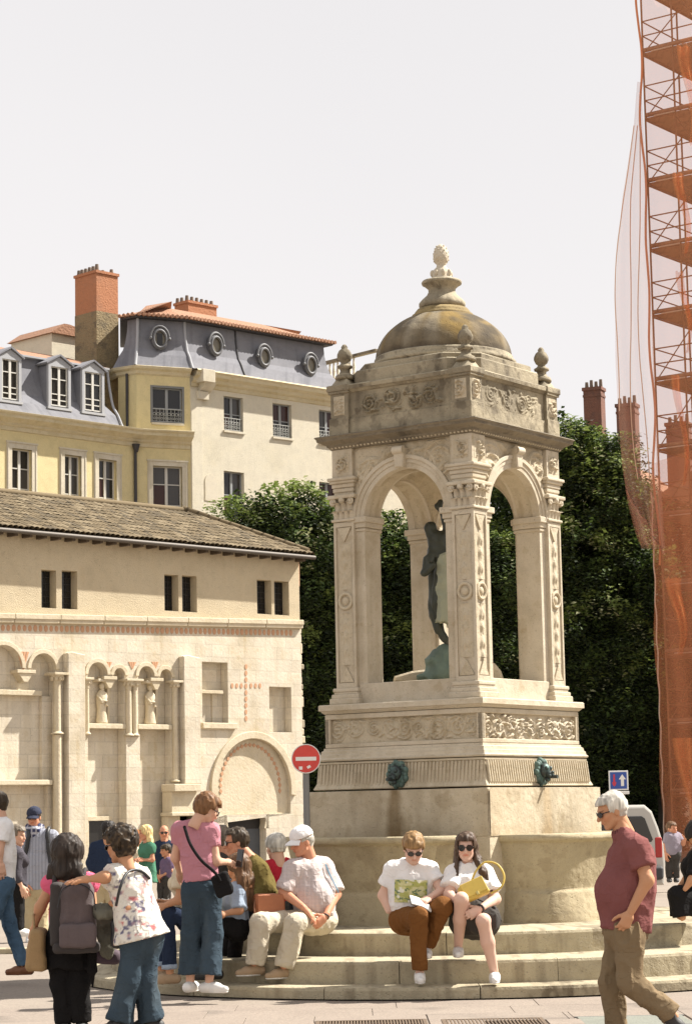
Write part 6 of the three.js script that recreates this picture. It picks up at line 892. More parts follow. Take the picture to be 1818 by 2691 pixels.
// ================================================================ the people in the square
const cL = (x, y) => [x * 0.38217, 2040 + y * 0.38217], cC = (x, y) => [400 + x * 0.38217, 2040 + y * 0.38217], cF = (x, y) => [960 + x * 0.24204, 2150 + y * 0.24204], cR = (x, y) => [1400 + x * 0.3404, 1900 + y * 0.3404];
const C = { pink: clothM(0.45, 0.20, 0.235), denim: clothM(0.038, 0.056, 0.073), denimLight: clothM(0.30, 0.36, 0.44), olive: clothM(0.13, 0.098, 0.03), black: clothM(0.014, 0.013, 0.013), white: clothM(0.78, 0.76, 0.74), greyPink: clothM(0.52, 0.45, 0.42), creamTrouser: clothM(0.54, 0.48, 0.37), maroon: clothM(0.20, 0.075, 0.07), khaki: clothM(0.20, 0.145, 0.085), brown: clothM(0.17, 0.072, 0.022), navy: clothM(0.022, 0.032, 0.06), red: clothM(0.42, 0.025, 0.04), green: clothM(0.07, 0.19, 0.12), purple: clothM(0.16, 0.11, 0.18), hotPink: clothM(0.70, 0.13, 0.22), cream: clothM(0.60, 0.52, 0.38), greyBlue: clothM(0.30, 0.31, 0.34), beige: clothM(0.44, 0.36, 0.22), floral: clothM(1, 1, 1), print: clothM(1, 1, 1), charcoal: clothM(0.055, 0.05, 0.045), lilac: clothM(0.26, 0.23, 0.27) };
const HR = { auburn: hairM(0.17, 0.085, 0.038), black: hairM(0.018, 0.014, 0.012), dark: hairM(0.05, 0.035, 0.022), brown: hairM(0.13, 0.07, 0.035), grey: hairM(0.50, 0.47, 0.42), ginger: hairM(0.27, 0.16, 0.07), blond: hairM(0.62, 0.46, 0.22), orange: hairM(0.42, 0.15, 0.04), greyDark: hairM(0.16, 0.13, 0.10) };
const jeansTone = (x, y, z) => { const n = 0.7 + 0.75 * fbm(x * 6, y * 4, z * 6, 3), f = smooth(0.55, 0.75, fbm(x * 9 + 4, y * 3, z * 9, 2)); return mixc([n, n, n], [2.1, 1.8, 1.55], f * 0.45); };
// standing woman in pink
const pinkLady = person({ label: 'woman in pink top and cropped jeans standing with her back turned', D: 19.1, map: cC, f: true, skin: 'fair', face: [118, 28, 0],
  J: { head: [378, 228, 0], neck: [325, 318, 0], shL: [197, 372, -0.02], shR: [405, 380, -0.02], elL: [160, 560, -0.1], wrL: [190, 660, -0.3], elR: [440, 585, 0.02], wrR: [520, 590, -0.2], hipL: [280, 790, 0], hipR: [402, 790, 0], knL: [268, 1090, 0], anL: [262, 1420, 0], toeL: [320, 1468, -0.14], knR: [415, 1085, 0.02], anR: [392, 1425, 0.05], toeR: [520, 1485, 0.12] },
  top: { mat: C.pink, hem: 0.84, sleeve: 0.5, neck: 0.06 }, legs: { mat: C.denim, w: [0.092, 0.086, 0.112], len: 0.82, color: jeansTone, seat: 0.004 }, shoes: { mat: M.whiteShoe, low: true }, hair: { mat: HR.auburn, vol: 0.022, curl: 0.007, nape: 0.07, side: -0.005 }, glasses: {} });
// older man in white cap, sitting
const capMan = person({ label: 'elderly man in white cap and pale checked shirt sitting on the steps', D: 20.0, map: cC, skin: 'ruddy', face: [-62, 12, 0], floor: 0.1, build: 1.08, belly: 0.12,
  J: { head: [1030, 455, 0.05], neck: [1058, 585, 0], shR: [970, 640, 0.1], shL: [1180, 625, -0.05], elR: [905, 800, 0.16], wrR: [1055, 915, 0.34], fiR: [1115, 985, 0.36], elL: [1262, 810, 0.0], wrL: [1190, 965, 0.24], fiL: [1100, 1050, 0.32], hipR: [1060, 985, 0.02], hipL: [1185, 985, -0.04], knR: [745, 1010, 0.38], anR: [705, 1310, 0.34], toeR: [565, 1395, 0.42], knL: [985, 1010, 0.42], anL: [905, 1330, 0.36], toeL: [780, 1405, 0.44] },
  top: { mat: C.greyPink, hem: 1.0, sleeve: 0.95, sw: 0.075, vneck: 0.03, neck: 0.06, color: (x, y, z) => { const n = 1 + 0.06 * Math.sin(x * 300) + 0.05 * Math.sin(y * 300) + 0.08 * (fbm(x * 8, y * 8, z * 8, 2) - 0.5); return [n, n, n * 1.02]; } }, legs: { mat: C.creamTrouser, w: [0.095, 0.078, 0.082], len: 0.93 }, shoes: { mat: M.tanShoe }, hair: { mat: HR.grey, vol: 0.004, bald: true }, cap: C.white, palmR: [0, -1, 0], palmL: [-0.6, 0, -0.6] });
{ const g = [new THREE.TorusGeometry(0.03, 0.006, 6, 16)].map((t) => t.applyQuaternion(new THREE.Quaternion().setFromUnitVectors(V(0, 0, 1), capMan.J.wrL.clone().sub(capMan.J.elL).normalize())).translate(capMan.J.wrL.x, capMan.J.wrL.y, capMan.J.wrL.z)); obj('wristwatch', g.map(capMan.rel), M.blackPlastic, capMan.T);
  const P = capMan, collar = []; for (const s of [-1, 1]) collar.push(limb(P.neck.clone().addScaledVector(P.acr, s * 0.055).addScaledVector(P.front, 0.02), P.neck.clone().addScaledVector(P.acr, s * 0.03).addScaledVector(P.front, 0.1).addScaledVector(P.up, -0.07), 0.014, 0.01)); P.cloth('collar', collar, [], C.white, { h: 0.009, amp: 0 });
  const st = [-1].map((s) => strap('', '', [0.0, 0.12, 0.3, 0.5].map((t, i) => P.lv(t).addScaledVector(P.acr, s * (0.10 + 0.02 * i)).addScaledVector(P.front, 0.06 + 0.03 * i)), 0.005, null, P, 0.016)); 
  const bag = thing('rucksack', 'small black and blue rucksack on the back of the man in white cap', 'rucksack', [P.lv(0.55).x, P.lv(0.55).y, P.lv(0.55).z]); const o = bag.position.clone().negate();
  const sb = softBox(0.30, 0.40, 0.16, 0.06, { seed: 2 }); sb.applyQuaternion(new THREE.Quaternion().setFromUnitVectors(V(0, 0, 1), P.front.clone().negate())).translate(...P.front.clone().multiplyScalar(-0.22).addScaledVector(P.acr, -0.05).addScaledVector(P.up, -0.08).toArray()); obj('bag_body', sb, STD({ color: rgb(0.012, 0.014, 0.02), roughness: 0.8 }), bag);
  const blue = STD({ color: rgb(0.10, 0.30, 0.45), roughness: 0.7 }); st.forEach((g) => obj('strap', g.translate(o.x, o.y, o.z), blue, bag)); }
// seated couple
const teeMan = person({ label: 'young man in white printed T-shirt sitting on the steps looking down', D: 19.35, map: cF, skin: 'pale', face: [4, 30, 0], floor: 0.1,
  J: { head: [522, 330, 0.16], neck: [508, 475, 0.02], shR: [300, 570, 0], shL: [685, 560, 0.0], elR: [190, 840, -0.02], wrR: [250, 1010, 0.05], elL: [830, 790, 0.12], wrL: [690, 868, 0.26], hipR: [395, 1105, 0.02], hipL: [570, 1100, 0.02], knR: [575, 1065, 0.40], anR: [588, 1690, 0.30], toeR: [600, 1800, 0.55], knL: [835, 960, 0.34], anL: [655, 1420, 0.16], toeL: [680, 1500, 0.32] },
  top: { mat: C.white, hem: 0.9, sleeve: 0.62, sw: 0.076, neck: 0.062 }, legs: { mat: C.brown, w: [0.096, 0.074, 0.058], len: 0.93 }, shoes: { mat: M.whiteShoe }, hair: { mat: HR.ginger, vol: 0.016, line: 0.045, nape: 0.05 }, glasses: {}, noHand: 'R', palmL: [0, -0.8, -0.5] });
{ // printed square on the chest follows the cloth
  const P = teeMan, n = 14, pos = [], uv = [], idx = []; const p0 = P.lv(0.18), q = new THREE.Vector3();
  for (let j = 0; j <= n; j++) for (let i = 0; i <= n; i++) { q.copy(P.lv(0.20 + 0.46 * (1 - j / n))).addScaledVector(P.acr, (0.5 - i / n) * 0.27 + 0.0).addScaledVector(P.front, 0.35); for (let k = 0; k < 40; k++) { const d = P.field(q.x, q.y, q.z) - 0.010; if (d < 0.0005) break; q.addScaledVector(P.front, -Math.max(0.0005, d * 0.8)); } pos.push(q.x, q.y, q.z); uv.push(i / n, j / n); }
  for (let j = 0; j < n; j++) for (let i = 0; i < n; i++) { const a = j * (n + 1) + i; idx.push(a, a + 1, a + n + 2, a, a + n + 2, a + n + 1); }
  const g = new THREE.BufferGeometry(); g.setAttribute('position', new THREE.Float32BufferAttribute(pos, 3)); g.setAttribute('uv', new THREE.Float32BufferAttribute(uv, 2)); g.setIndex(idx); g.computeVertexNormals();
  const tx = texture(128, (u, v) => { const a = tf(u, v, 5, 4, 401), b = tf(u, v, 9, 3, 402), c = tf(u, v, 4, 3, 403); let k = mixc([0.62, 0.58, 0.30], [0.42, 0.42, 0.12], smooth(0.4, 0.6, a)); k = mixc(k, [0.14, 0.20, 0.10], smooth(0.60, 0.68, b)); k = mixc(k, [0.75, 0.73, 0.60], smooth(0.62, 0.72, c)); return gam(k); }, 1, true);
  obj('shirt_print', P.rel(g), STD({ map: tx, roughness: 0.9 }), P.T, true);
  const b = thing('open_book', 'thin open book held by the young man in white T-shirt', 'book', P.J.wrL.clone().add(V(-0.07, -0.03, 0.10)).toArray()); b.rotation.set(0.5, 0.1, -0.5); obj('page_block', [box(0.09, 0.010, 0.13, -0.047, 0, 0).rotateZ(0.12), box(0.09, 0.010, 0.13, 0.047, 0, 0).rotateZ(-0.12)], M.whiteShoe, b); obj('cover', [box(0.094, 0.004, 0.134, -0.049, -0.009, 0).rotateZ(0.12), box(0.094, 0.004, 0.134, 0.049, -0.009, 0).rotateZ(-0.12)], STD({ color: rgb(0.10, 0.08, 0.06) }), b); }
const bagLady = person({ label: 'young woman with long dark hair and big sunglasses sitting on the steps', D: 19.3, map: cF, f: true, skin: 'pale', face: [-6, 4, 0], floor: 0.1, build: 1.16,
  J: { head: [1092, 318, 0.02], neck: [1112, 492, 0], shR: [965, 610, 0], shL: [1285, 610, 0], elR: [905, 830, 0.16], wrR: [990, 900, 0.32], elL: [1408, 880, 0.08], wrL: [1240, 985, 0.34], fiL: [1130, 1050, 0.38], hipR: [1080, 1110, 0.0], hipL: [1290, 1110, 0], knR: [1040, 880, 0.38], anR: [1005, 1408, 0.12], toeR: [1005, 1500, 0.35], knL: [1275, 1115, 0.42], anL: [1400, 1685, 0.30], toeL: [1398, 1800, 0.55] },
  top: { mat: C.white, hem: 0.95, sleeve: 0.72, sw: 0.084, neck: 0.052 }, skirt: { mat: C.charcoal, len: 0.62 }, shoes: { mat: M.whiteShoe, low: true }, hair: { mat: hairM(0.075, 0.046, 0.030), long: 0.32, line: 0.058, front: [[-0.06, 0.36, -0.06, 0.09], [0.065, 0.3, 0.12, 0.05]], locks: [[-0.06, 0.045], [0.0, 0.05], [0.05, 0.05], [0.075, 0.045]], back: 0.0 }, glasses: { big: true }, handL: 'grip', palmL: [-0.3, -0.3, -0.8], noHand: 'R' });
{ const P = bagLady, J = P.J; obj('wristwatch', P.rel(new THREE.TorusGeometry(0.034, 0.009, 6, 16).applyQuaternion(new THREE.Quaternion().setFromUnitVectors(V(0, 0, 1), J.wrL.clone().sub(J.elL).normalize())).translate(J.wrL.x, J.wrL.y, J.wrL.z)), M.blackPlastic, P.T);
  const yel = STD({ map: stoneMap([0.62, 0.44, 0.075], [0.52, 0.36, 0.06], 0.5, 0.3, 411), roughness: 0.5 }), c = at(...cF(1165, 790), 18.98), hb = thing('yellow_handbag', 'yellow handbag with hoop handle on the lap of the dark haired woman', 'handbag', c.toArray()); hb.rotation.z = 0.42; hb.rotation.x = -0.35;
  obj('bag_body', softBox(0.25, 0.145, 0.08, 0.02, { h: 0.008, amp: 0.003, taper: 0.12 }), yel, hb); obj('flap', cspan(-0.09, 0.115, -0.05, 0.076, 0.034, 0.05, 0.008), yel, hb); obj('clasp', cspan(0.005, 0.03, -0.06, -0.03, 0.048, 0.056, 0.003), STD({ color: rgb(0.5, 0.4, 0.15), metalness: 0.8, roughness: 0.35 }), hb);
  obj('handle', tube([V(0.02, 0.07, 0.0), V(0.1, 0.14, 0.01), V(0.2, 0.17, 0.02), V(0.28, 0.11, 0.02), V(0.285, 0.0, 0.02), V(0.22, -0.075, 0.02), V(0.12, -0.085, 0.01)], 0.0085, 8, 60), yel, hb); }
// man walking past on the right
const walker = person({ label: 'grey haired man in maroon T-shirt and khaki trousers walking past at right', D: 15.7, map: cR, skin: 'tan', face: [-80, 18, 0], build: 1.06, depth: 0.92, belly: 0.12, bellyAt: 0.55,
  J: { head: [605, 682, 0], neck: [685, 822, 0], shL: [800, 965, 0.16], shR: [735, 945, -0.2], elL: [880, 1215, 0.22], wrL: [745, 1470, 0.2], fiL: [690, 1590, 0.2], elR: [700, 1230, -0.24], wrR: [610, 1450, -0.2], hipL: [735, 1620, 0.09], hipR: [690, 1620, -0.09], knL: [745, 2005, 0.12], anL: [1085, 2265, 0.1], toeL: [1190, 2345, 0.1], knR: [605, 2010, -0.08], anR: [655, 2400, -0.1], toeR: [500, 2440, -0.1] },
  top: { mat: C.maroon, hem: 0.98, sleeve: 0.62, sw: 0.072, neck: 0.062, e: 0.02, hemTilt: -0.0 }, legs: { mat: C.khaki, w: [0.1, 0.072, 0.066], len: 0.94, amp: 0.014 }, shoes: { mat: M.darkShoe, sole: M.darkShoe, tip: { L: true } }, hair: { mat: HR.grey, vol: 0.012, curl: 0.004, nape: 0.062, side: 0.012 }, glasses: {}, handL: 'grip', palmL: [-0.2, 0, -1], noHand: 'R' });
// two women in front on the left
const packLady = person({ label: 'woman with shoulder-length black hair in pink top and black trousers seen from behind', D: 16.3, map: cL, f: true, skin: 'tan', face: [168, 6, 0],
  J: { head: [470, 545, 0], neck: [488, 690, 0], shL: [362, 742, 0], shR: [612, 738, 0], elL: [278, 905, 0.03], wrL: [240, 1030, 0.0], elR: [640, 930, 0], wrR: [620, 1060, -0.15], hipL: [420, 1160, 0], hipR: [545, 1160, 0], knL: [430, 1440, 0], anL: [450, 1700, 0], toeL: [440, 1720, -0.2], knR: [545, 1440, 0.02], anR: [565, 1700, 0.02], toeR: [580, 1720, -0.2] },
  top: { mat: C.hotPink, hem: 0.8, sleeve: 0, neck: 0.07 }, legs: { mat: C.black, w: [0.115, 0.085, 0.07], len: 0.98, seat: 0.03 }, shoes: { mat: M.darkShoe, sole: M.darkShoe }, hair: { mat: hairM(0.030, 0.021, 0.016), long: 0.055, vol: 0.036, line: 0.05, back: 0.0, locks: [[-0.075, 0.05], [-0.025, 0.055], [0.025, 0.055], [0.075, 0.05]] } });
{ const P = packLady, c = at(...cL(530, 940), 16.02), bp = thing('backpack', 'large brown-grey backpack worn by the black haired woman', 'backpack', c.toArray());
  const mt = STD({ map: stoneMap([0.115, 0.085, 0.085], [0.085, 0.062, 0.062], 0.6, 0.7, 421), bumpMap: bumpCloth, bumpScale: 0.002, roughness: 0.85 }), md = STD({ map: stoneMap([0.035, 0.028, 0.026], [0.05, 0.04, 0.036], 0.5, 0.7, 422), bumpMap: bumpCloth, bumpScale: 0.002, roughness: 0.85 });
  obj('bag_body', softBox(0.265, 0.45, 0.20, 0.08, { seed: 4, taper: 0.16, amp: 0.008 }), mt, bp); obj('side_panel', softBox(0.09, 0.44, 0.19, 0.035, { seed: 6 }).translate(-0.135, -0.01, -0.02), md, bp); obj('front_pocket', softBox(0.25, 0.17, 0.06, 0.03, { seed: 5 }).translate(0.02, -0.15, 0.11), mt, bp); obj('bottom', softBox(0.31, 0.07, 0.2, 0.03, { seed: 8 }).translate(0, -0.235, 0.0), md, bp);
  obj('zip', tube([V(-0.12, 0.04, 0.105), V(-0.08, 0.17, 0.1), V(0.03, 0.2, 0.09), V(0.12, 0.14, 0.095), V(0.14, 0.02, 0.105)], 0.004, 5, 40), M.blackPlastic, bp); obj('zip_pull', cspan(0.118, 0.13, 0.06, 0.1, 0.1, 0.108, 0.002), STD({ color: rgb(0.5, 0.48, 0.45), metalness: 0.6, roughness: 0.4 }), bp);
  const o = c.clone().negate(); for (const s of [-1, 1]) obj('shoulder_strap', strap('', '', [P.lv(0.5).addScaledVector(P.acr, s * 0.10).addScaledVector(P.front, -0.1), P.lv(0.06).addScaledVector(P.acr, s * 0.10).addScaledVector(P.front, -0.09), P.lv(-0.06).addScaledVector(P.acr, s * 0.095), P.lv(0.1).addScaledVector(P.acr, s * 0.10).addScaledVector(P.front, 0.1)], 0.018, null, P, 0.016).translate(o.x, o.y, o.z), md, bp);
  const tb = at(...cL(262, 1190), 16.25), tote = thing('tan_tote_bag', 'tan tote bag hanging from the left hand of the black haired woman', 'bag', tb.toArray()), tm = STD({ map: stoneMap([0.40, 0.26, 0.12], [0.30, 0.19, 0.09], 0.5, 0.5, 431), bumpMap: bumpCloth, bumpScale: 0.003, roughness: 0.9 });
  obj('bag_body', softBox(0.15, 0.29, 0.26, 0.04, { seed: 9, taper: 0.35, amp: 0.008 }).rotateZ(-0.06), tm, tote); obj('handle', [tube([V(-0.01, 0.12, 0.08), V(-0.02, 0.2, 0.05), V(-0.03, 0.24, 0), V(-0.02, 0.2, -0.05), V(-0.01, 0.12, -0.08)], 0.008, 6, 30)], tm, tote);
  // tunic tail hanging at the right hip
  const tp = at(...cL(632, 1160), 16.2); P.cloth('tunic', [limb(P.mH.clone().addScaledVector(P.up, 0.1), P.mH.clone().addScaledVector(P.up, -0.16), 0.155, 0.19, { k: 0.8, f: P.front, c1: true }), limb(tp, at(...cL(635, 1330), 16.2), 0.03, 0.03, { s: 0.02 }), limb(at(...cL(635, 1330), 16.2), at(...cL(640, 1450), 16.2), 0.028, 0.006, { s: 0.02 })], [], C.black, { amp: 0.012 });
  // grey-green jacket slung at her right side, with a dark purple pouch below it
  const jc = at(...cL(750, 1050), 16.2), jk = thing('folded_jacket', 'grey-green jacket hanging between the two women at left', 'jacket', jc.toArray()); const jr = (x, y, d = 16.2) => at(...cL(x, y), d).sub(jc);
  const jg = mesh([limb(jr(690, 930, 15.95), jr(800, 930, 15.95), 0.05, 0.045), limb(jr(700, 930), jr(715, 1180), 0.052, 0.04), limb(jr(755, 940), jr(750, 1210), 0.05, 0.035), limb(jr(800, 930), jr(760, 1100), 0.04, 0.03)], [], { amp: 0.022, freq: 11, h: 0.012 }); obj('jacket_cloth', paint(jg, fold(0.2)), clothM(0.15, 0.145, 0.115), jk);
  const pj = at(...cL(770, 1240), 16.25), po = thing('purple_pouch', 'dark purple pouch hanging under the grey-green jacket', 'bag', pj.toArray()); obj('pouch_body', softBox(0.19, 0.09, 0.1, 0.04, { seed: 11, amp: 0.012 }).translate(-0.03, 0, 0), STD({ color: rgb(0.07, 0.045, 0.06), roughness: 0.85 }), po); }
const floralTone = (x, y, z) => { let c = [0.72, 0.68, 0.60]; const a = fbm(x * 30, y * 30, z * 30, 2), b = fbm(x * 24 + 9, y * 24, z * 24, 2), g = fbm(x * 36 + 3, y * 36 + 5, z * 36, 2); c = mixc(c, [0.14, 0.13, 0.20], smooth(0.68, 0.73, a)); c = mixc(c, [0.45, 0.05, 0.06], smooth(0.68, 0.73, b) * smooth(1.15, 0.95, y)); c = mixc(c, [0.28, 0.26, 0.24], smooth(0.69, 0.74, g) * 0.7); c = mixc(c, [0.62, 0.40, 0.38], smooth(0.6, 0.66, b) * 0.35); return c; };
const floralLady = person({ label: 'woman with short dark curls in white floral blouse and jeans, arm round her friend', D: 15.95, map: cL, f: true, skin: 'tan', face: [-128, 10, 0], build: 1.06,
  J: { head: [828, 478, 0], neck: [868, 630, 0], shL: [805, 690, 0.05], shR: [955, 705, -0.06], elL: [715, 695, 0.14], wrL: [625, 705, 0.16], elR: [880, 910, 0.10], wrR: [770, 870, 0.05], hipL: [925, 1120, 0.05], hipR: [1025, 1105, -0.05], knL: [885, 1420, 0.05], anL: [820, 1690, 0.06], toeL: [770, 1730, 0], knR: [1000, 1400, -0.02], anR: [1040, 1680, -0.04], toeR: [960, 1715, -0.05] },
  top: { mat: C.floral, hem: 1.02, sleeve: 0.62, sw: 0.078, neck: 0.07, e: 0.026, skirt: 0.2, skk: 0.9, color: floralTone }, legs: { mat: C.denim, w: [0.1, 0.074, 0.098], len: 0.98, color: jeansTone }, shoes: { mat: M.darkShoe, sole: M.darkShoe }, hair: { mat: HR.dark, vol: 0.03, curl: 0.012, nape: 0.085, side: -0.02, tone: (x, y, z) => { const n = 0.5 + 1.5 * smooth(0.4, 0.8, fbm(x * 45, y * 45, z * 45, 2)); return [n, n * 0.95, n * 0.85]; } }, glasses: {}, handL: 'flat', noHand: 'R' });
{ const P = floralLady, sb = thing('black_shoulder_bag', 'thin black bag with strap over the shoulder of the floral blouse woman', 'bag', P.lv(0.5).toArray()), o = sb.position.clone().negate();
  obj('strap', strap('', '', [at(...cL(800, 890), 15.75), at(...cL(830, 760), 15.72), at(...cL(880, 660), 15.8), at(...cL(960, 650), 15.9), at(...cL(1010, 710), 15.95)], 0.010, null, P, 0.012).translate(o.x, o.y, o.z), M.blackPlastic, sb); obj('bag_body', softBox(0.08, 0.2, 0.07, 0.03, { seed: 3 }).translate(...at(...cL(805, 1080), 15.95).add(o).toArray()), M.blackPlastic, sb); }
// people sitting at the left end of the steps
const oliveMan = person({ label: 'dark haired man in olive jumper and sunglasses sitting bent forward on the steps', D: 20.35, map: cC, skin: 'ruddy', face: [-84, 8, 0], floor: 0.1,
  J: { head: [578, 455, 0], neck: [672, 565, 0], shL: [735, 650, 0.14], shR: [690, 625, -0.2], elL: [790, 790, 0.2], wrL: [650, 880, 0.2], elR: [650, 800, -0.25], wrR: [600, 860, -0.1], hipL: [800, 930, 0.08], hipR: [790, 930, -0.12], knL: [600, 950, 0.14], anL: [560, 1330, 0.1], toeL: [430, 1385, 0.12], knR: [560, 930, -0.12], anR: [500, 1320, -0.1], toeR: [400, 1370, -0.1] },
  top: { mat: C.olive, hem: 1.0, sleeve: 1.95, sw: 0.056, neck: 0.06, e: 0.02 }, legs: { mat: C.black, len: 0.96 }, shoes: { mat: M.leatherBrown, sole: M.darkShoe }, hair: { mat: HR.dark, vol: 0.012, line: 0.075, nape: 0.06, side: 0.005 }, glasses: {} });
const denimLady = person({ label: 'woman with long brown hair and rolled denim sleeves sitting before the olive jumper man', D: 19.85, map: cC, f: true, skin: 'tan', face: [-112, 14, 0], floor: 0.1, s: 0.95,
  J: { head: [592, 632, 0], neck: [590, 735, 0], shL: [590, 800, 0.08], shR: [535, 770, -0.16], elL: [600, 920, 0.16], wrL: [500, 945, 0.2], elR: [500, 900, -0.1], wrR: [450, 930, -0.1], hipL: [600, 1050, 0.05], hipR: [570, 1050, -0.1], knL: [440, 1010, 0.12], anL: [420, 1340, 0.1], toeL: [330, 1400, 0.12], knR: [420, 1010, -0.08], anR: [400, 1330, -0.08], toeR: [310, 1390, -0.08] },
  top: { mat: C.denimLight, hem: 1.0, sleeve: 0.98, sw: 0.07, neck: 0.055 }, legs: { mat: C.black, len: 0.95 }, shoes: { mat: M.darkShoe, sole: M.darkShoe }, hair: { mat: HR.brown, long: 0.26, vol: 0.018, back: 0.0, line: 0.05 } });
const creamSitter = person({ label: 'seated person in cream top and rolled dark jeans half hidden behind the pink woman', D: 19.75, map: cL, f: true, skin: 'tan', face: [-95, 5, 0], floor: 0.1,
  J: { head: [1320, 505, -0.3], neck: [1335, 610, -0.3], shL: [1255, 675, 0.1], shR: [1300, 650, -0.26], elL: [1235, 850, 0.16], wrL: [1130, 890, 0.16], elR: [1230, 860, -0.2], wrR: [1130, 870, -0.2], hipL: [1300, 985, 0.06], hipR: [1300, 985, -0.14], knL: [1150, 940, 0.12], anL: [1170, 1365, 0.12], toeL: [1075, 1440, 0.14], knR: [1120, 930, -0.12], anR: [1115, 1345, -0.08], toeR: [1020, 1405, -0.06] },
  top: { mat: C.cream, hem: 1.0, sleeve: 0.6, sw: 0.08, neck: 0.06, e: 0.024 }, legs: { mat: C.navy, len: 0.9, cuff: C.denimLight }, shoes: { mat: M.tanShoe, low: true, sole: M.tanShoe }, hair: { mat: HR.dark, vol: 0.012 } });
const redSitter = person({ label: 'white haired person in red top sitting behind the man in white cap', D: 21.3, map: cC, skin: 'fair', face: [-150, 8, 0], floor: 0.1,
  J: { head: [848, 492, 0], neck: [870, 585, 0], shL: [815, 640, 0.05], shR: [945, 640, -0.05], elL: [800, 780, 0.05], wrL: [810, 900, -0.1], elR: [960, 780, 0], wrR: [930, 900, -0.1], hipL: [840, 900, 0], hipR: [930, 900, 0], knL: [800, 900, -0.4], anL: [800, 1160, -0.4], knR: [900, 900, -0.4], anR: [900, 1160, -0.4] },
  top: { mat: C.red, hem: 1.0, sleeve: 0.6, neck: 0.065 }, legs: { mat: C.charcoal }, hair: { mat: HR.grey, vol: 0.016, curl: 0.004, nape: 0.05 } });
const greySitter = person({ label: 'grey haired person sitting between the pink woman and the man in olive', D: 20.9, map: cC, skin: 'ruddy', face: [-110, 5, 0], floor: 0.1,
  J: { head: [462, 440, 0], neck: [475, 540, 0], shL: [470, 600, 0.1], shR: [480, 590, -0.2], elL: [480, 760, 0.12], wrL: [420, 860, 0.1], elR: [470, 760, -0.2], wrR: [430, 850, -0.2], hipL: [520, 900, 0.05], hipR: [520, 900, -0.15], knL: [400, 900, 0.1], anL: [390, 1200, 0.1], knR: [390, 900, -0.1], anR: [380, 1200, -0.1] },
  top: { mat: C.charcoal, hem: 1.0, sleeve: 0.8 }, legs: { mat: C.charcoal }, hair: { mat: HR.greyDark, vol: 0.014 } });
const edgeWoman = person({ label: 'person with long black hair in black clothes sitting at the right edge on the steps', D: 20.6, map: cR, f: true, skin: 'tan', noHand: 'LR', face: [-60, 45, 0], floor: 0.28,
  J: { head: [1275, 870, 0], neck: [1300, 985, 0], shL: [1275, 1060, 0.1], shR: [1260, 1040, -0.2], elL: [1225, 1210, 0.2], wrL: [1170, 1285, 0.2], elR: [1190, 1200, -0.2], wrR: [1130, 1260, -0.2], hipL: [1260, 1385, 0.08], hipR: [1250, 1385, -0.12], knL: [1120, 1330, 0.14], anL: [1150, 1500, 0.16], knR: [1110, 1330, -0.12], anR: [1130, 1490, -0.1] },
  top: { mat: C.black, hem: 0.94, sleeve: 0.9, neck: 0.06, e: 0.024 }, legs: { mat: C.black, w: [0.11, 0.085, 0.09] }, hair: { mat: HR.black, long: 0.36, vol: 0.02, back: -0.12, front: [[-0.05, 0.42, 0.02, 0.10], [0.05, 0.42, 0, 0.12], [0.0, 0.42, 0, 0.12]] } });
// man in white at the left edge, striding out of the picture
const stride = person({ label: 'man in white T-shirt, jeans and brown shoes walking out at the left edge', D: 21.6, map: cL, skin: 'fair', face: [-88, 5, 0],
  J: { head: [-28, 200, 0], neck: [0, 295, 0], shL: [30, 350, 0.14], shR: [5, 345, -0.2], elL: [-5, 520, 0.2], wrL: [5, 595, 0.2], elR: [50, 500, -0.24], wrR: [20, 600, -0.24], hipL: [20, 745, 0.09], hipR: [10, 745, -0.09], knL: [-60, 1040, 0.08], anL: [-110, 1330, 0.08], toeL: [-190, 1380, 0.08], knR: [75, 1040, -0.08], anR: [168, 1310, -0.08], toeR: [55, 1395, -0.08] },
  top: { mat: C.white, hem: 0.96, sleeve: 0.6, sw: 0.072, e: 0.02 }, legs: { mat: clothM(0.06, 0.105, 0.16), w: [0.088, 0.062, 0.052], color: jeansTone }, shoes: { mat: M.leatherBrown, sole: M.leatherBrown }, hair: { mat: HR.dark, vol: 0.01 } });
// ---- farther off, across the square
const far = { h: 0.02 };
const scarfMan = person({ ...far, label: 'man in dark cap, sunglasses and scarf standing with backpack straps at left', D: 29.2, map: cL, skin: 'ruddy', face: [-8, 6, 0],
  J: { head: [236, 285, 0], neck: [245, 375, 0], shR: [190, 420, 0], shL: [355, 415, 0], elR: [168, 590, 0], wrR: [180, 740, 0.08], elL: [395, 570, 0], wrL: [370, 720, 0.08], hipR: [215, 770, 0], hipL: [295, 770, 0], knR: [208, 950, 0], anR: [205, 1105, 0], toeR: [200, 1130, 0.2], knL: [290, 950, 0], anL: [288, 1105, 0], toeL: [292, 1130, 0.2] },
  top: { mat: C.greyBlue, hem: 1.03, sleeve: 1.7, sw: 0.06, vneck: 0.03, e: 0.028, color: (x, y, z) => { const n = 1 + 0.16 * Math.sign(Math.sin(x * 150)); return [n, n, n * 1.05]; } }, legs: { mat: C.beige, w: [0.095, 0.075, 0.075] }, shoes: { mat: M.whiteShoe }, hair: { mat: HR.dark, vol: 0.006 }, cap: clothM(0.04, 0.045, 0.07), glasses: {} });
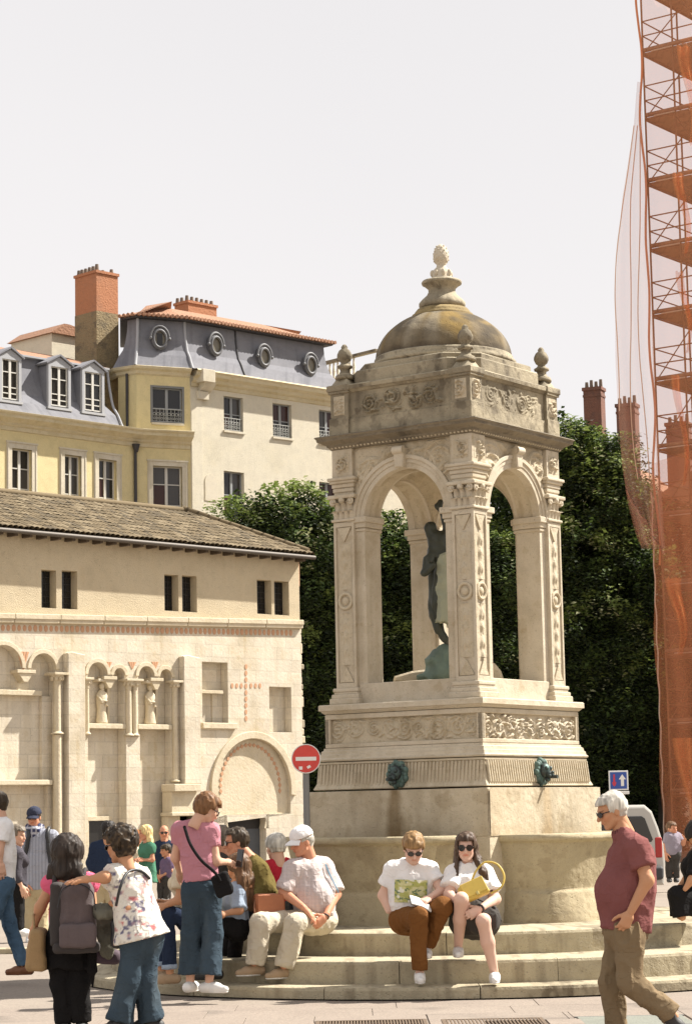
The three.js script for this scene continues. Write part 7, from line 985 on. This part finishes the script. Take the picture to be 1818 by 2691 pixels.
{ const P = scarfMan; P.cloth('scarf', [limb(P.hp(-0.07, -0.13, -0.02), P.hp(0.07, -0.13, -0.02), 0.055, 0.055), limb(P.hp(-0.05, -0.14, 0.06), P.hp(0.05, -0.15, 0.07), 0.045), limb(P.hp(0.0, -0.16, 0.09), P.hp(0.06, -0.55, 0.12), 0.05, 0.055, { k: 0.5, f: P.front }), limb(P.hp(-0.02, -0.16, 0.08), P.hp(-0.0, -0.42, 0.13), 0.045, 0.05, { k: 0.5, f: P.front })], [], clothM(1, 1, 1), { h: 0.014, amp: 0.012, color: (x, y, z) => { const k = Math.sin(y * 90) > 0.45 || Math.sin(x * 110) > 0.6; return k ? [0.42, 0.42, 0.46] : [0.045, 0.05, 0.10]; } });
  const bk = thing('rucksack', 'dark rucksack on the back of the scarfed man at left', 'rucksack', P.lv(0.3).toArray()), o = bk.position.clone().negate(); obj('bag_body', softBox(0.32, 0.45, 0.17, 0.06, { h: 0.02 }).translate(0, -0.02, -0.22), M.blackPlastic, bk); for (const s of [-1, 1]) obj('shoulder_strap', strap('', '', [P.lv(-0.05).addScaledVector(P.acr, s * 0.13), P.lv(0.1).addScaledVector(P.acr, s * 0.13).addScaledVector(P.front, 0.1), P.lv(0.5).addScaledVector(P.acr, s * 0.17).addScaledVector(P.front, 0.08)], 0.028, null, P, 0.012).translate(o.x, o.y, o.z), M.blackPlastic, bk); }
person({ ...far, label: 'grey haired woman in dark patterned top and black trousers behind the walking man', D: 27.6, map: cL, f: true, skin: 'fair', face: [70, 5, 0],
  J: { head: [122, 410, 0], neck: [115, 485, 0], shL: [125, 535, -0.15], shR: [118, 540, 0.15], elL: [140, 660, -0.15], wrL: [165, 740, -0.1], elR: [115, 680, 0.18], wrR: [150, 760, 0.15], hipL: [128, 770, -0.08], hipR: [125, 770, 0.08], knL: [135, 920, -0.08], anL: [140, 1055, -0.08], toeL: [180, 1080, -0.08], knR: [125, 920, 0.08], anR: [128, 1060, 0.08], toeR: [170, 1085, 0.08] },
  top: { mat: clothM(0.06, 0.055, 0.065), hem: 1.05, sleeve: 1.6, tone: 0.5 }, legs: { mat: C.black }, shoes: { mat: M.whiteShoe }, hair: { mat: HR.greyDark, vol: 0.018, curl: 0.006 } });
person({ ...far, label: 'dark haired man in navy shirt standing turned away beyond the floral blouse woman', D: 31, map: cL, skin: 'tan', face: [150, 0, 0],
  J: { head: [752, 372, 0], neck: [735, 440, 0], shL: [655, 490, 0], shR: [790, 490, 0], elL: [632, 600, 0], wrL: [640, 700, 0.05], elR: [800, 600, 0], wrR: [790, 690, -0.1], hipL: [690, 725, 0], hipR: [760, 725, 0], knL: [690, 890, 0], anL: [690, 1030, 0], toeL: [690, 1050, -0.2], knR: [760, 890, 0], anR: [760, 1030, 0], toeR: [765, 1050, -0.2] },
  top: { mat: C.navy, hem: 1.0, sleeve: 1.5, sw: 0.06 }, legs: { mat: C.beige }, shoes: { mat: M.darkShoe }, hair: { mat: HR.black, vol: 0.012 } });
person({ ...far, label: 'blonde woman in green dress standing with arms crossed in the far crowd', D: 37.5, map: cL, f: true, skin: 'ruddy', face: [-70, 5, 0],
  J: { head: [1000, 392, 0], neck: [1012, 450, 0], shL: [1040, 490, 0.1], shR: [990, 490, -0.12], elL: [1050, 575, 0.12], wrL: [985, 575, 0.2], elR: [985, 575, -0.1], wrR: [960, 570, 0.12], hipL: [1015, 645, 0.07], hipR: [1010, 645, -0.07], knL: [1018, 780, 0.07], anL: [1025, 890, 0.07], toeL: [990, 905, 0.07], knR: [1010, 780, -0.07], anR: [1012, 890, -0.07], toeR: [985, 905, -0.07] },
  top: { name: 'dress', mat: C.green, hem: 1.55, skirt: 0.2, sleeve: 0.5, e: 0.02 }, shoes: { mat: M.darkShoe }, hair: { mat: HR.blond, long: 0.16, vol: 0.02 } });
person({ ...far, label: 'woman with orange hair standing beside the blonde in green', D: 38.6, map: cL, f: true, skin: 'ruddy', face: [60, 5, 0],
  J: { head: [938, 425, 0], neck: [930, 480, 0], shL: [915, 520, -0.1], shR: [930, 520, 0.12], elL: [910, 600, -0.1], wrL: [930, 650, 0.1], elR: [935, 610, 0.12], wrR: [955, 650, 0.15], hipL: [920, 670, -0.07], hipR: [925, 670, 0.07], knL: [920, 790, 0], anL: [920, 890, -0.05], toeL: [940, 900, 0], knR: [930, 790, 0.05], anR: [930, 890, 0.05], toeR: [950, 900, 0.05] },
  top: { mat: C.cream, hem: 1.0, sleeve: 0.6 }, legs: { mat: C.charcoal }, shoes: { mat: M.darkShoe }, hair: { mat: HR.orange, vol: 0.022, curl: 0.008, long: 0.05 } });
person({ ...far, label: 'shaven headed man in dark T-shirt and sunglasses facing the camera in the far crowd', D: 39, map: cL, skin: 'ruddy', face: [4, 4, 0],
  J: { head: [1130, 388, 0], neck: [1130, 440, 0], shR: [1092, 480, 0], shL: [1170, 480, 0], elR: [1080, 570, 0], wrR: [1085, 650, 0.05], elL: [1185, 570, 0], wrL: [1180, 650, 0.05], hipR: [1110, 665, 0], hipL: [1152, 665, 0], knR: [1110, 780, 0], anR: [1110, 880, 0], toeR: [1108, 895, 0.2], knL: [1152, 780, 0], anL: [1152, 880, 0], toeL: [1155, 895, 0.2] },
  top: { mat: C.navy, hem: 1.0, sleeve: 0.6 }, legs: { mat: C.charcoal }, shoes: { mat: M.darkShoe }, hair: { mat: HR.greyDark, vol: 0.001, bald: true }, glasses: {} });
person({ ...far, h: 0.016, label: 'dark haired child in purple T-shirt and dark trousers looking left in the crowd', D: 38.2, map: cL, s: 0.66, headScale: 1.28, skin: 'ruddy', face: [-62, 5, 0],
  J: { head: [1140, 512, 0], neck: [1148, 560, 0], shL: [1172, 590, 0.06], shR: [1132, 590, -0.06], elL: [1180, 650, 0.08], wrL: [1120, 680, 0.1], elR: [1110, 650, -0.06], wrR: [1100, 690, 0], hipL: [1155, 715, 0.05], hipR: [1135, 715, -0.05], knL: [1150, 790, 0.05], anL: [1140, 850, 0.05], toeL: [1110, 862, 0.05], knR: [1125, 790, -0.05], anR: [1120, 850, -0.05], toeR: [1095, 862, -0.05] },
  top: { mat: C.purple, hem: 1.0, sleeve: 0.6 }, legs: { mat: C.charcoal, len: 0.9 }, shoes: { mat: M.whiteShoe }, hair: { mat: HR.dark, vol: 0.016, line: 0.04 } });
const cS = (x, y) => [1518 + x * 0.1911, 1980 + y * 0.1911];
person({ ...far, label: 'person in lilac shirt standing by the foot of the scaffold behind the walking man', D: 42, map: cS, skin: 'ruddy', face: [40, 5, 0],
  J: { head: [1288, 1035, 0], neck: [1290, 1100, 0], shR: [1240, 1150, 0.05], shL: [1360, 1150, -0.05], elR: [1190, 1270, 0.05], wrR: [1200, 1370, 0.1], elL: [1440, 1240, 0], wrL: [1470, 1180, 0.1], hipR: [1260, 1400, 0], hipL: [1340, 1400, 0], knR: [1255, 1580, 0], anR: [1250, 1720, 0], toeR: [1270, 1745, 0.2], knL: [1340, 1580, 0], anL: [1345, 1720, 0], toeL: [1370, 1745, 0.2] },
  top: { mat: C.lilac, hem: 1.0, sleeve: 0.7 }, legs: { mat: C.charcoal }, shoes: { mat: M.darkShoe }, hair: { mat: HR.brown, vol: 0.012 } });
// handbag and satchel near the seated people
{ const P = pinkLady, st = strap('', '', [at(...cC(222, 345), 18.95), at(...cC(265, 470), 18.85), at(...cC(340, 580), 18.82), at(...cC(430, 660), 18.85), at(...cC(470, 720), 18.9)], 0.013, null, P, 0.013), c = at(...cC(482, 745), 18.95), b = thing('black_crossbody_bag', 'black bag on a diagonal strap across the back of the pink woman', 'bag', c.toArray()); obj('strap', st.translate(-c.x, -c.y, -c.z), C.black, b); const g = softBox(0.15, 0.19, 0.08, 0.03, { seed: 7, h: 0.01 }).rotateZ(0.35); obj('bag_body', paint(g, fold()), C.black, b);
  const ph = thing('mobile_phone', 'black mobile phone in the hand of the pink woman', 'phone', P.J.wrR.clone().add(V(0.10, 0.03, -0.04)).toArray(), 0.7); ph.rotation.set(-0.2, 2.4, 0.2); obj('case', cbox(0.075, 0.15, 0.01, 0, 0, 0, 0.005), M.blackPlastic, ph); obj('screen', cbox(0.066, 0.14, 0.004, 0, 0, -0.005, 0.002), M.lens, ph);
  const o = at(...cC(805, 905), 19.8), s = thing('terracotta_satchel', 'terracotta leather satchel on the step beside the man in white cap', 'bag', o.toArray(), 0.35); const tm = STD({ map: stoneMap([0.42, 0.15, 0.06], [0.34, 0.12, 0.05], 0.4, 0.4, 441), roughness: 0.6 }); obj('bag_body', softBox(0.26, 0.24, 0.1, 0.025, { seed: 12, amp: 0.003, h: 0.01 }), tm, s); obj('flap', cspan(-0.12, 0.12, -0.04, 0.115, 0.04, 0.058, 0.008), tm, s); obj('strap', tube([V(-0.12, 0.1, 0), V(-0.15, 0.0, 0.05), V(-0.14, -0.11, 0.06)], 0.01, 6, 20), M.leatherBrown, s); }
// ---- bronze group in the canopy
{ const bz = new THREE.MeshPhysicalMaterial({ color: rgb(0.040, 0.045, 0.032), metalness: 0.2, roughness: 0.5, vertexColors: true }), vg = new THREE.MeshPhysicalMaterial({ color: rgb(0.30, 0.31, 0.22), roughness: 0.75, vertexColors: true });
  const c2 = (x, y) => [792 + x * 0.48408, 1200 + y * 0.48408], D = 22.5, p = (x, y, t = 0) => at(...c2(x, y), D - t), b = p(760, 1205); const T = thing('bronze_statue', 'dark bronze figure with raised arm and pale drape standing under the stone canopy', 'statue', [b.x, b.y, b.z]); const rel = (g) => g.translate(-b.x, -b.y, -b.z);
  obj('body', rel(paint(mesh([limb(p(700, 388), p(704, 412), 0.064, 0.056, { g: 3 }), limb(p(706, 410), p(735, 455), 0.04, 0.045), limb(p(745, 445), p(800, 440), 0.055, 0.07), limb(p(752, 440), p(745, 490), 0.06, 0.08), limb(p(735, 450), p(760, 560), 0.095, 0.10), limb(p(735, 470), p(690, 560, 0.08), 0.055, 0.045, { g: 2 }), limb(p(690, 560, 0.08), p(668, 630, 0.12), 0.045, 0.034, { g: 2 }), limb(p(668, 630, 0.12), p(715, 590, 0.14), 0.032, 0.026, { g: 2 }), limb(p(790, 440), p(775, 345), 0.04, 0.032, { g: 1 }), limb(p(775, 345), p(750, 275), 0.032, 0.024, { g: 1 }), limb(p(748, 275), p(752, 246), 0.032, 0.03, { g: 1 }), limb(p(730, 262), p(760, 250), 0.02, 0.02, { g: 1 }), limb(p(770, 560), p(810, 580), 0.11, 0.1), limb(p(755, 640), p(735, 800), 0.085, 0.06), limb(p(735, 800), p(745, 930), 0.055, 0.045), limb(p(745, 930), p(778, 985), 0.045, 0.035), limb(p(770, 975), p(790, 1010), 0.035, 0.028), limb(p(830, 600), p(850, 960), 0.09, 0.05)], [], { h: 0.013, amp: 0.01, freq: 14 }), fold(0.25))), bz, T);
  obj('cloak', rel(paint(mesh([limb(p(715, 640, -0.03), p(715, 860, -0.02), 0.05, 0.045), limb(p(715, 860), p(735, 950), 0.045, 0.03), limb(p(735, 560, -0.04), p(715, 650, -0.03), 0.06, 0.05)], [], { h: 0.014, amp: 0.012 }), fold(0.2))), bz, T);
  obj('drape', rel(paint(mesh([limb(p(775, 560, 0.06), p(775, 900, 0.08), 0.075, 0.085, { c1: true }), limb(p(830, 560, 0.06), p(835, 920, 0.06), 0.08, 0.09, { c1: true })], [], { h: 0.014, amp: 0.02, freq: 16 }), fold(0.2))), vg, T);
  const rk = thing('bronze_rock', 'green patinated bronze rock under the feet of the statue', 'rock', [b.x, b.y, b.z]), vr = new THREE.MeshPhysicalMaterial({ color: rgb(0.12, 0.165, 0.13), roughness: 0.65, metalness: 0.2, vertexColors: true });
  obj('rock', rel(paint(mesh([limb(p(735, 1105), p(738, 1190), 0.10, 0.125), limb(p(785, 1065), p(820, 1180), 0.08, 0.13), limb(p(650, 1198), p(710, 1195), 0.03, 0.05)], [(x, y, z) => y - b.y + 0.02], { h: 0.016, amp: 0.03, freq: 9 }), fold(0.35))), vr, rk);
  { const L = (x, y) => { const w = p(x, y); return [w.x - b.x, w.y - b.y]; }; obj('stone_block', [extr(poly([L(500, 1222), L(505, 1188), L(600, 1160), L(680, 1150), L(690, 1222)]), 0.4, -0.5, 0.02), extr(poly([L(1015, 1222), L(1015, 1120), L(1050, 1118), L(1085, 1160), L(1105, 1222)]), 0.35, -0.4, 0.03)], M.stone, rk); } }
// ================================================================ street things
{
  // no-entry sign on a grey post
  const c = at(804, 1994, 21.2), T = thing('no_entry_sign', 'red round no-entry sign with white bar on a grey post left of the fountain', 'road sign', [c.x, 0.486, c.z], 0.06), y = c.y - 0.486, r = 0.133;
  obj('post', cyl(0.031, 0.031, y + 0.02 - r * 0.2, 0.0, 0, -0.045, 14), M.ironGrey, T); obj('clip', [cspan(-0.06, 0.06, y - 0.05, y - 0.03, -0.05, -0.012), cspan(-0.06, 0.06, y + 0.03, y + 0.05, -0.05, -0.012)], M.ironGrey, T);
  const disc = (R, z0, z1) => new THREE.CylinderGeometry(R, R, z1 - z0, 40).rotateX(Math.PI / 2).translate(0, y, (z0 + z1) / 2);
  const white = STD({ color: rgb(0.72, 0.70, 0.66), roughness: 0.4 }), red = STD({ map: stoneMap([0.62, 0.045, 0.03], [0.52, 0.05, 0.035], 0.3, 0.5, 501), roughness: 0.4 });
  obj('rim', [disc(r, -0.012, 0), new THREE.TorusGeometry(r - 0.002, 0.005, 6, 40).translate(0, y, 0.0)], white, T); obj('red_disc', disc(r - 0.007, 0.0005, 0.003), red, T); obj('white_bar', cspan(-0.095, 0.095, y - 0.018, y + 0.018, 0.0025, 0.0055, 0.002), white, T);
  obj('sticker', box(0.032, 0.03, 0.002, -0.05, y - 0.085, 0.0042), white, T); obj('sticker', box(0.034, 0.024, 0.002, 0.0, 0, 0.0042).rotateZ(0.5).translate(0.025, y - 0.075, 0), white, T);
  // blue priority sign
  const D = 45, b = at(1624, 2051, D), S = thing('priority_sign', 'square blue road sign with white up arrow and red down arrow on a pole', 'road sign', [b.x, 0, b.z]), w = 0.19, yb = b.y, blue = STD({ color: rgb(0.025, 0.07, 0.30), roughness: 0.4 });
  obj('post', cyl(0.05, 0.05, yb - w - 0.02, -0.06, 0, -0.06, 12), STD({ color: rgb(0.50, 0.48, 0.44), roughness: 0.6 }), S); obj('plate', [cbox(2 * w, 2 * w, 0.02, 0, yb, -0.01, 0.02), cbox(2 * w + 0.05, 0.06, 0.02, -0.01, yb - w - 0.05, -0.03, 0.01)], white, S); obj('blue_field', cbox(2 * w - 0.055, 2 * w - 0.055, 0.006, 0, yb, 0.003, 0.015), blue, S);
  obj('white_arrow', extr(poly([[-0.03, -0.11], [0.03, -0.11], [0.03, 0.02], [0.07, 0.02], [0, 0.12], [-0.07, 0.02], [-0.03, 0.02]]), 0.004, 0).translate(0.075, yb, 0.0065), white, S);
  obj('red_arrow', extr(poly([[-0.016, 0.12], [0.016, 0.12], [0.02, -0.03], [0.042, -0.03], [0.028, -0.09], [0, -0.115], [-0.028, -0.09], [-0.042, -0.03], [-0.02, -0.03]]), 0.004, 0).translate(-0.085, yb, 0.0065), STD({ color: rgb(0.5, 0.03, 0.06), roughness: 0.4 }), S);
}
{ // parked light-coloured small van, seen from behind
  const D = 40.5, o = onY(1612, 2348, 0), T = thing('parked_van', 'pale grey small van parked behind the walking man, its dark rear window showing', 'van', [at(1612, 2200, D).x, 0, -D], 0.12);
  const paintM = new THREE.MeshPhysicalMaterial({ color: rgb(0.42, 0.40, 0.36), roughness: 0.35, clearcoat: 0.6, clearcoatRoughness: 0.2 });
  const prof = poly([[-0.83, 0.22], [0.83, 0.22], [0.86, 0.55], [0.84, 0.86], [0.76, 1.15], [0.66, 1.42], [0.56, 1.51], [-0.56, 1.51], [-0.66, 1.42], [-0.76, 1.15], [-0.84, 0.86], [-0.86, 0.55]]);
  obj('body', new THREE.ExtrudeGeometry(prof, { depth: 3.2, bevelEnabled: true, bevelSize: 0.06, bevelThickness: 0.12, bevelSegments: 3 }).translate(0, 0, -3.3), paintM, T);
  obj('rear_window', extr(poly([[-0.66, 0.92], [0.66, 0.92], [0.69, 0.96], [0.56, 1.33], [0.5, 1.37], [-0.5, 1.37], [-0.56, 1.33], [-0.69, 0.96]]), 0.02, 0.012, 0.006), M.lens, T); obj('bumper', cbox(1.7, 0.24, 0.2, 0, 0.38, 0.03, 0.06), M.charcoalPlastic, T); obj('brake_light', cbox(0.14, 0.035, 0.03, 0, 1.44, 0.02, 0.01), STD({ color: rgb(0.3, 0.02, 0.015), roughness: 0.3 }), T);
  for (const s of [-1, 1]) { obj('tail_light', cbox(0.13, 0.36, 0.06, s * 0.79, 0.82, 0.01, 0.03), STD({ color: rgb(0.35, 0.02, 0.015), roughness: 0.25 }), T); for (const z of [-0.65, -2.75]) { const wl = sub('wheel', T); obj('tyre', new THREE.TorusGeometry(0.23, 0.08, 10, 24).rotateY(Math.PI / 2).translate(s * 0.76, 0.31, z), M.blackPlastic, wl); obj('rim', new THREE.CylinderGeometry(0.18, 0.18, 0.12, 18).rotateZ(Math.PI / 2).translate(s * 0.77, 0.31, z), M.ironGrey, wl); } }
  obj('number_plate', cbox(0.5, 0.11, 0.015, 0, 0.62, 0.115, 0.005), M.whiteShoe, T);
}
{ // paving slabs of the near pavement, cast grates and a stone cover
  const pave = new THREE.Group(); pave.name = numbered('pavement'); pave.userData.kind = 'structure'; scene.add(pave); const R = rng(99);
  const mats = [0, 1, 2, 3].map((k) => STD({ map: texture(256, (u, v) => { const b = tf(u, v, 4, 4, 600 + k), f = tn(u, v, 128, 610 + k), st = smooth(0.62, 0.8, tf(u, v, 3, 3, 620 + k)); return gam(mixc([0.275, 0.225, 0.18], [0.225, 0.18, 0.145], b).map((x) => x * (0.95 + 0.02 * (k - 1.5)) * (0.84 + 0.32 * f) * (1 - 0.25 * st))); }, 1.7, true), bumpMap: bumpFine, bumpScale: 0.004, roughness: 0.95 }));
  let z = -13.2; const grates = [[-0.30, 0.52, -17.12, -16.2], [0.615, 1.365, -17.05, -16.2], [1.60, 2.4, -17.1, -16.35]];
  for (let r = 0; z > -18.55; r++) { const d = 0.62, z1 = z - d; let x = -4.4 + (r % 2) * 0.5; while (x < 4.4) { const w = 0.85 + 0.5 * R(), x1 = Math.min(4.6, x + w); const hit = grates.some(([a, b, c, e]) => x1 > a - 0.02 && x < b + 0.02 && z1 < e + 0.02 && z > c - 0.02);
      if (!hit) obj('paving_slab', cspan(x + 0.002, x1 - 0.002, -0.06, -0.0015 - R() * 0.002, z1 + 0.002, z - 0.002, 0.003), mats[Math.floor(R() * 4)], pave); else { // cut round the opening
        const g = grates.find(([a, b, c, e]) => x1 > a - 0.02 && x < b + 0.02 && z1 < e + 0.02 && z > c - 0.02); const piece = (a, b, c, e) => { if (b - a > 0.03 && e - c > 0.03) obj('paving_slab', cspan(a + 0.002, b - 0.002, -0.06, -0.002, c + 0.002, e - 0.002, 0.003), mats[Math.floor(R() * 4)], pave); };
        piece(x, Math.min(x1, g[0] - 0.01), z1, z); piece(Math.max(x, g[1] + 0.01), x1, z1, z); piece(Math.max(x, g[0] - 0.01), Math.min(x1, g[1] + 0.01), z1, Math.min(z, g[2] - 0.01)); piece(Math.max(x, g[0] - 0.01), Math.min(x1, g[1] + 0.01), Math.max(z1, g[3] + 0.01), z); }
      x = x1; } z = z1; }
  const gm = STD({ map: stoneMap([0.16, 0.11, 0.07], [0.09, 0.065, 0.045], 0.6, 0.5, 511), roughness: 0.8, metalness: 0.3 });
  grates.slice(0, 2).forEach(([a, b, c, e], k) => { const T = thing('floor_grate', k ? 'rusty ribbed metal floor grate in the paving, the right one at the bottom edge' : 'rusty brown metal floor grate in the paving, the left one at the bottom edge', 'grate', [(a + b) / 2, 0, (c + e) / 2]), w = b - a - 0.01, d = e - c - 0.01;
    obj('frame', [cspan(-w / 2, w / 2, -0.05, 0.003, d / 2 - 0.03, d / 2, 0.003), cspan(-w / 2, w / 2, -0.05, 0.003, -d / 2, -d / 2 + 0.03, 0.003), cspan(-w / 2, -w / 2 + 0.03, -0.05, 0.0025, -d / 2 + 0.03, d / 2 - 0.03, 0.003), cspan(w / 2 - 0.03, w / 2, -0.05, 0.0025, -d / 2 + 0.03, d / 2 - 0.03, 0.003)], gm, T);
    const n = k ? 26 : 34; for (let i = 0; i < n; i++) { const x = -w / 2 + 0.04 + (w - 0.08) * i / (n - 1); obj('grate_bar', span(x - 0.006, x + 0.006, -0.03, 0.001, -d / 2 + 0.03, d / 2 - 0.03), gm, T); }
    obj('cross_bar', [0.25, 0.5, 0.75].map((t) => span(-w / 2 + 0.03, w / 2 - 0.03, -0.025, -0.004, -d / 2 + d * t - 0.006, -d / 2 + d * t + 0.006)), gm, T); obj('pit', span(-w / 2, w / 2, -0.058, -0.05, -d / 2, d / 2), M.blackPlastic, T); });
  const [a, b, c, e] = grates[2], cov = thing('stone_cover', 'grey-green square inspection cover in the paving at lower right', 'cover', [(a + b) / 2, 0, (c + e) / 2]); obj('plate', cbox(b - a - 0.03, 0.04, e - c - 0.03, 0, -0.022, 0, 0.006), STD({ map: stoneMap([0.20, 0.205, 0.17], [0.15, 0.155, 0.125], 0.5, 0.7, 521), bumpMap: bumpFine, bumpScale: 0.004 }), cov); obj('frame', [cspan(-(b - a) / 2, (b - a) / 2, -0.05, -0.001, (e - c) / 2 - 0.013, (e - c) / 2, 0.002), cspan(-(b - a) / 2, (b - a) / 2, -0.05, -0.001, -(e - c) / 2, -(e - c) / 2 + 0.013, 0.002)], M.ironGrey, cov);
  // low kerb and gutter crossing the square on the left
  const k0 = onY(-60, 2506, 0.0), k1 = onY(560, 2494, 0); const K = facade(V(k0.x - 0.5, 0, k0.z), V(k1.x, 0, k1.z)); const kerb = new THREE.Group(); kerb.name = numbered('kerb'); kerb.position.set(...K.pos); kerb.rotation.y = K.turn; kerb.userData.kind = 'structure'; scene.add(kerb); for (let i = 0; i < Math.floor(K.L); i++) obj('kerb_stone', cspan(i + 0.004, i + 0.996, -0.1, 0.05, -0.25, 0, 0.012), M.step2, kerb);
}
{ // small weeds and a dropped petal at the foot of the steps
  const wm = STD({ color: rgb(0.07, 0.16, 0.03), roughness: 0.8, side: THREE.DoubleSide });
  const weed = (px, n, s, seed) => { const c = onY(px, 2612, 0.0), R = rng(seed), T = thing('weed', px > 1150 ? 'largest green weed growing at the foot of the lowest step' : px > 1000 ? 'small green weed at the foot of the steps below the young man' : 'tiny green weed at the foot of the steps near the man in white cap', 'weed', [c.x, 0, c.z + 0.02]); const g = []; for (let i = 0; i < n; i++) { const a = R() * 6.28, l = s * (0.5 + R()), bend = 0.3 + R() * 0.6; const p = new THREE.PlaneGeometry(0.012 + 0.01 * R(), l, 1, 3).translate(0, l / 2, 0), q = p.attributes.position; for (let j = 0; j < q.count; j++) { const t = q.getY(j) / l; q.setZ(j, t * t * l * bend); q.setX(j, q.getX(j) * (1 - 0.7 * t)); } g.push(p.rotateY(a).translate((R() - 0.5) * s * 1.8, 0, (R() - 0.5) * 0.03)); } obj('blades', g, wm, T); };
  weed(1190, 70, 0.05, 1); weed(1070, 24, 0.03, 2); weed(800, 14, 0.045, 3);
}
renderer.render(scene, camera);
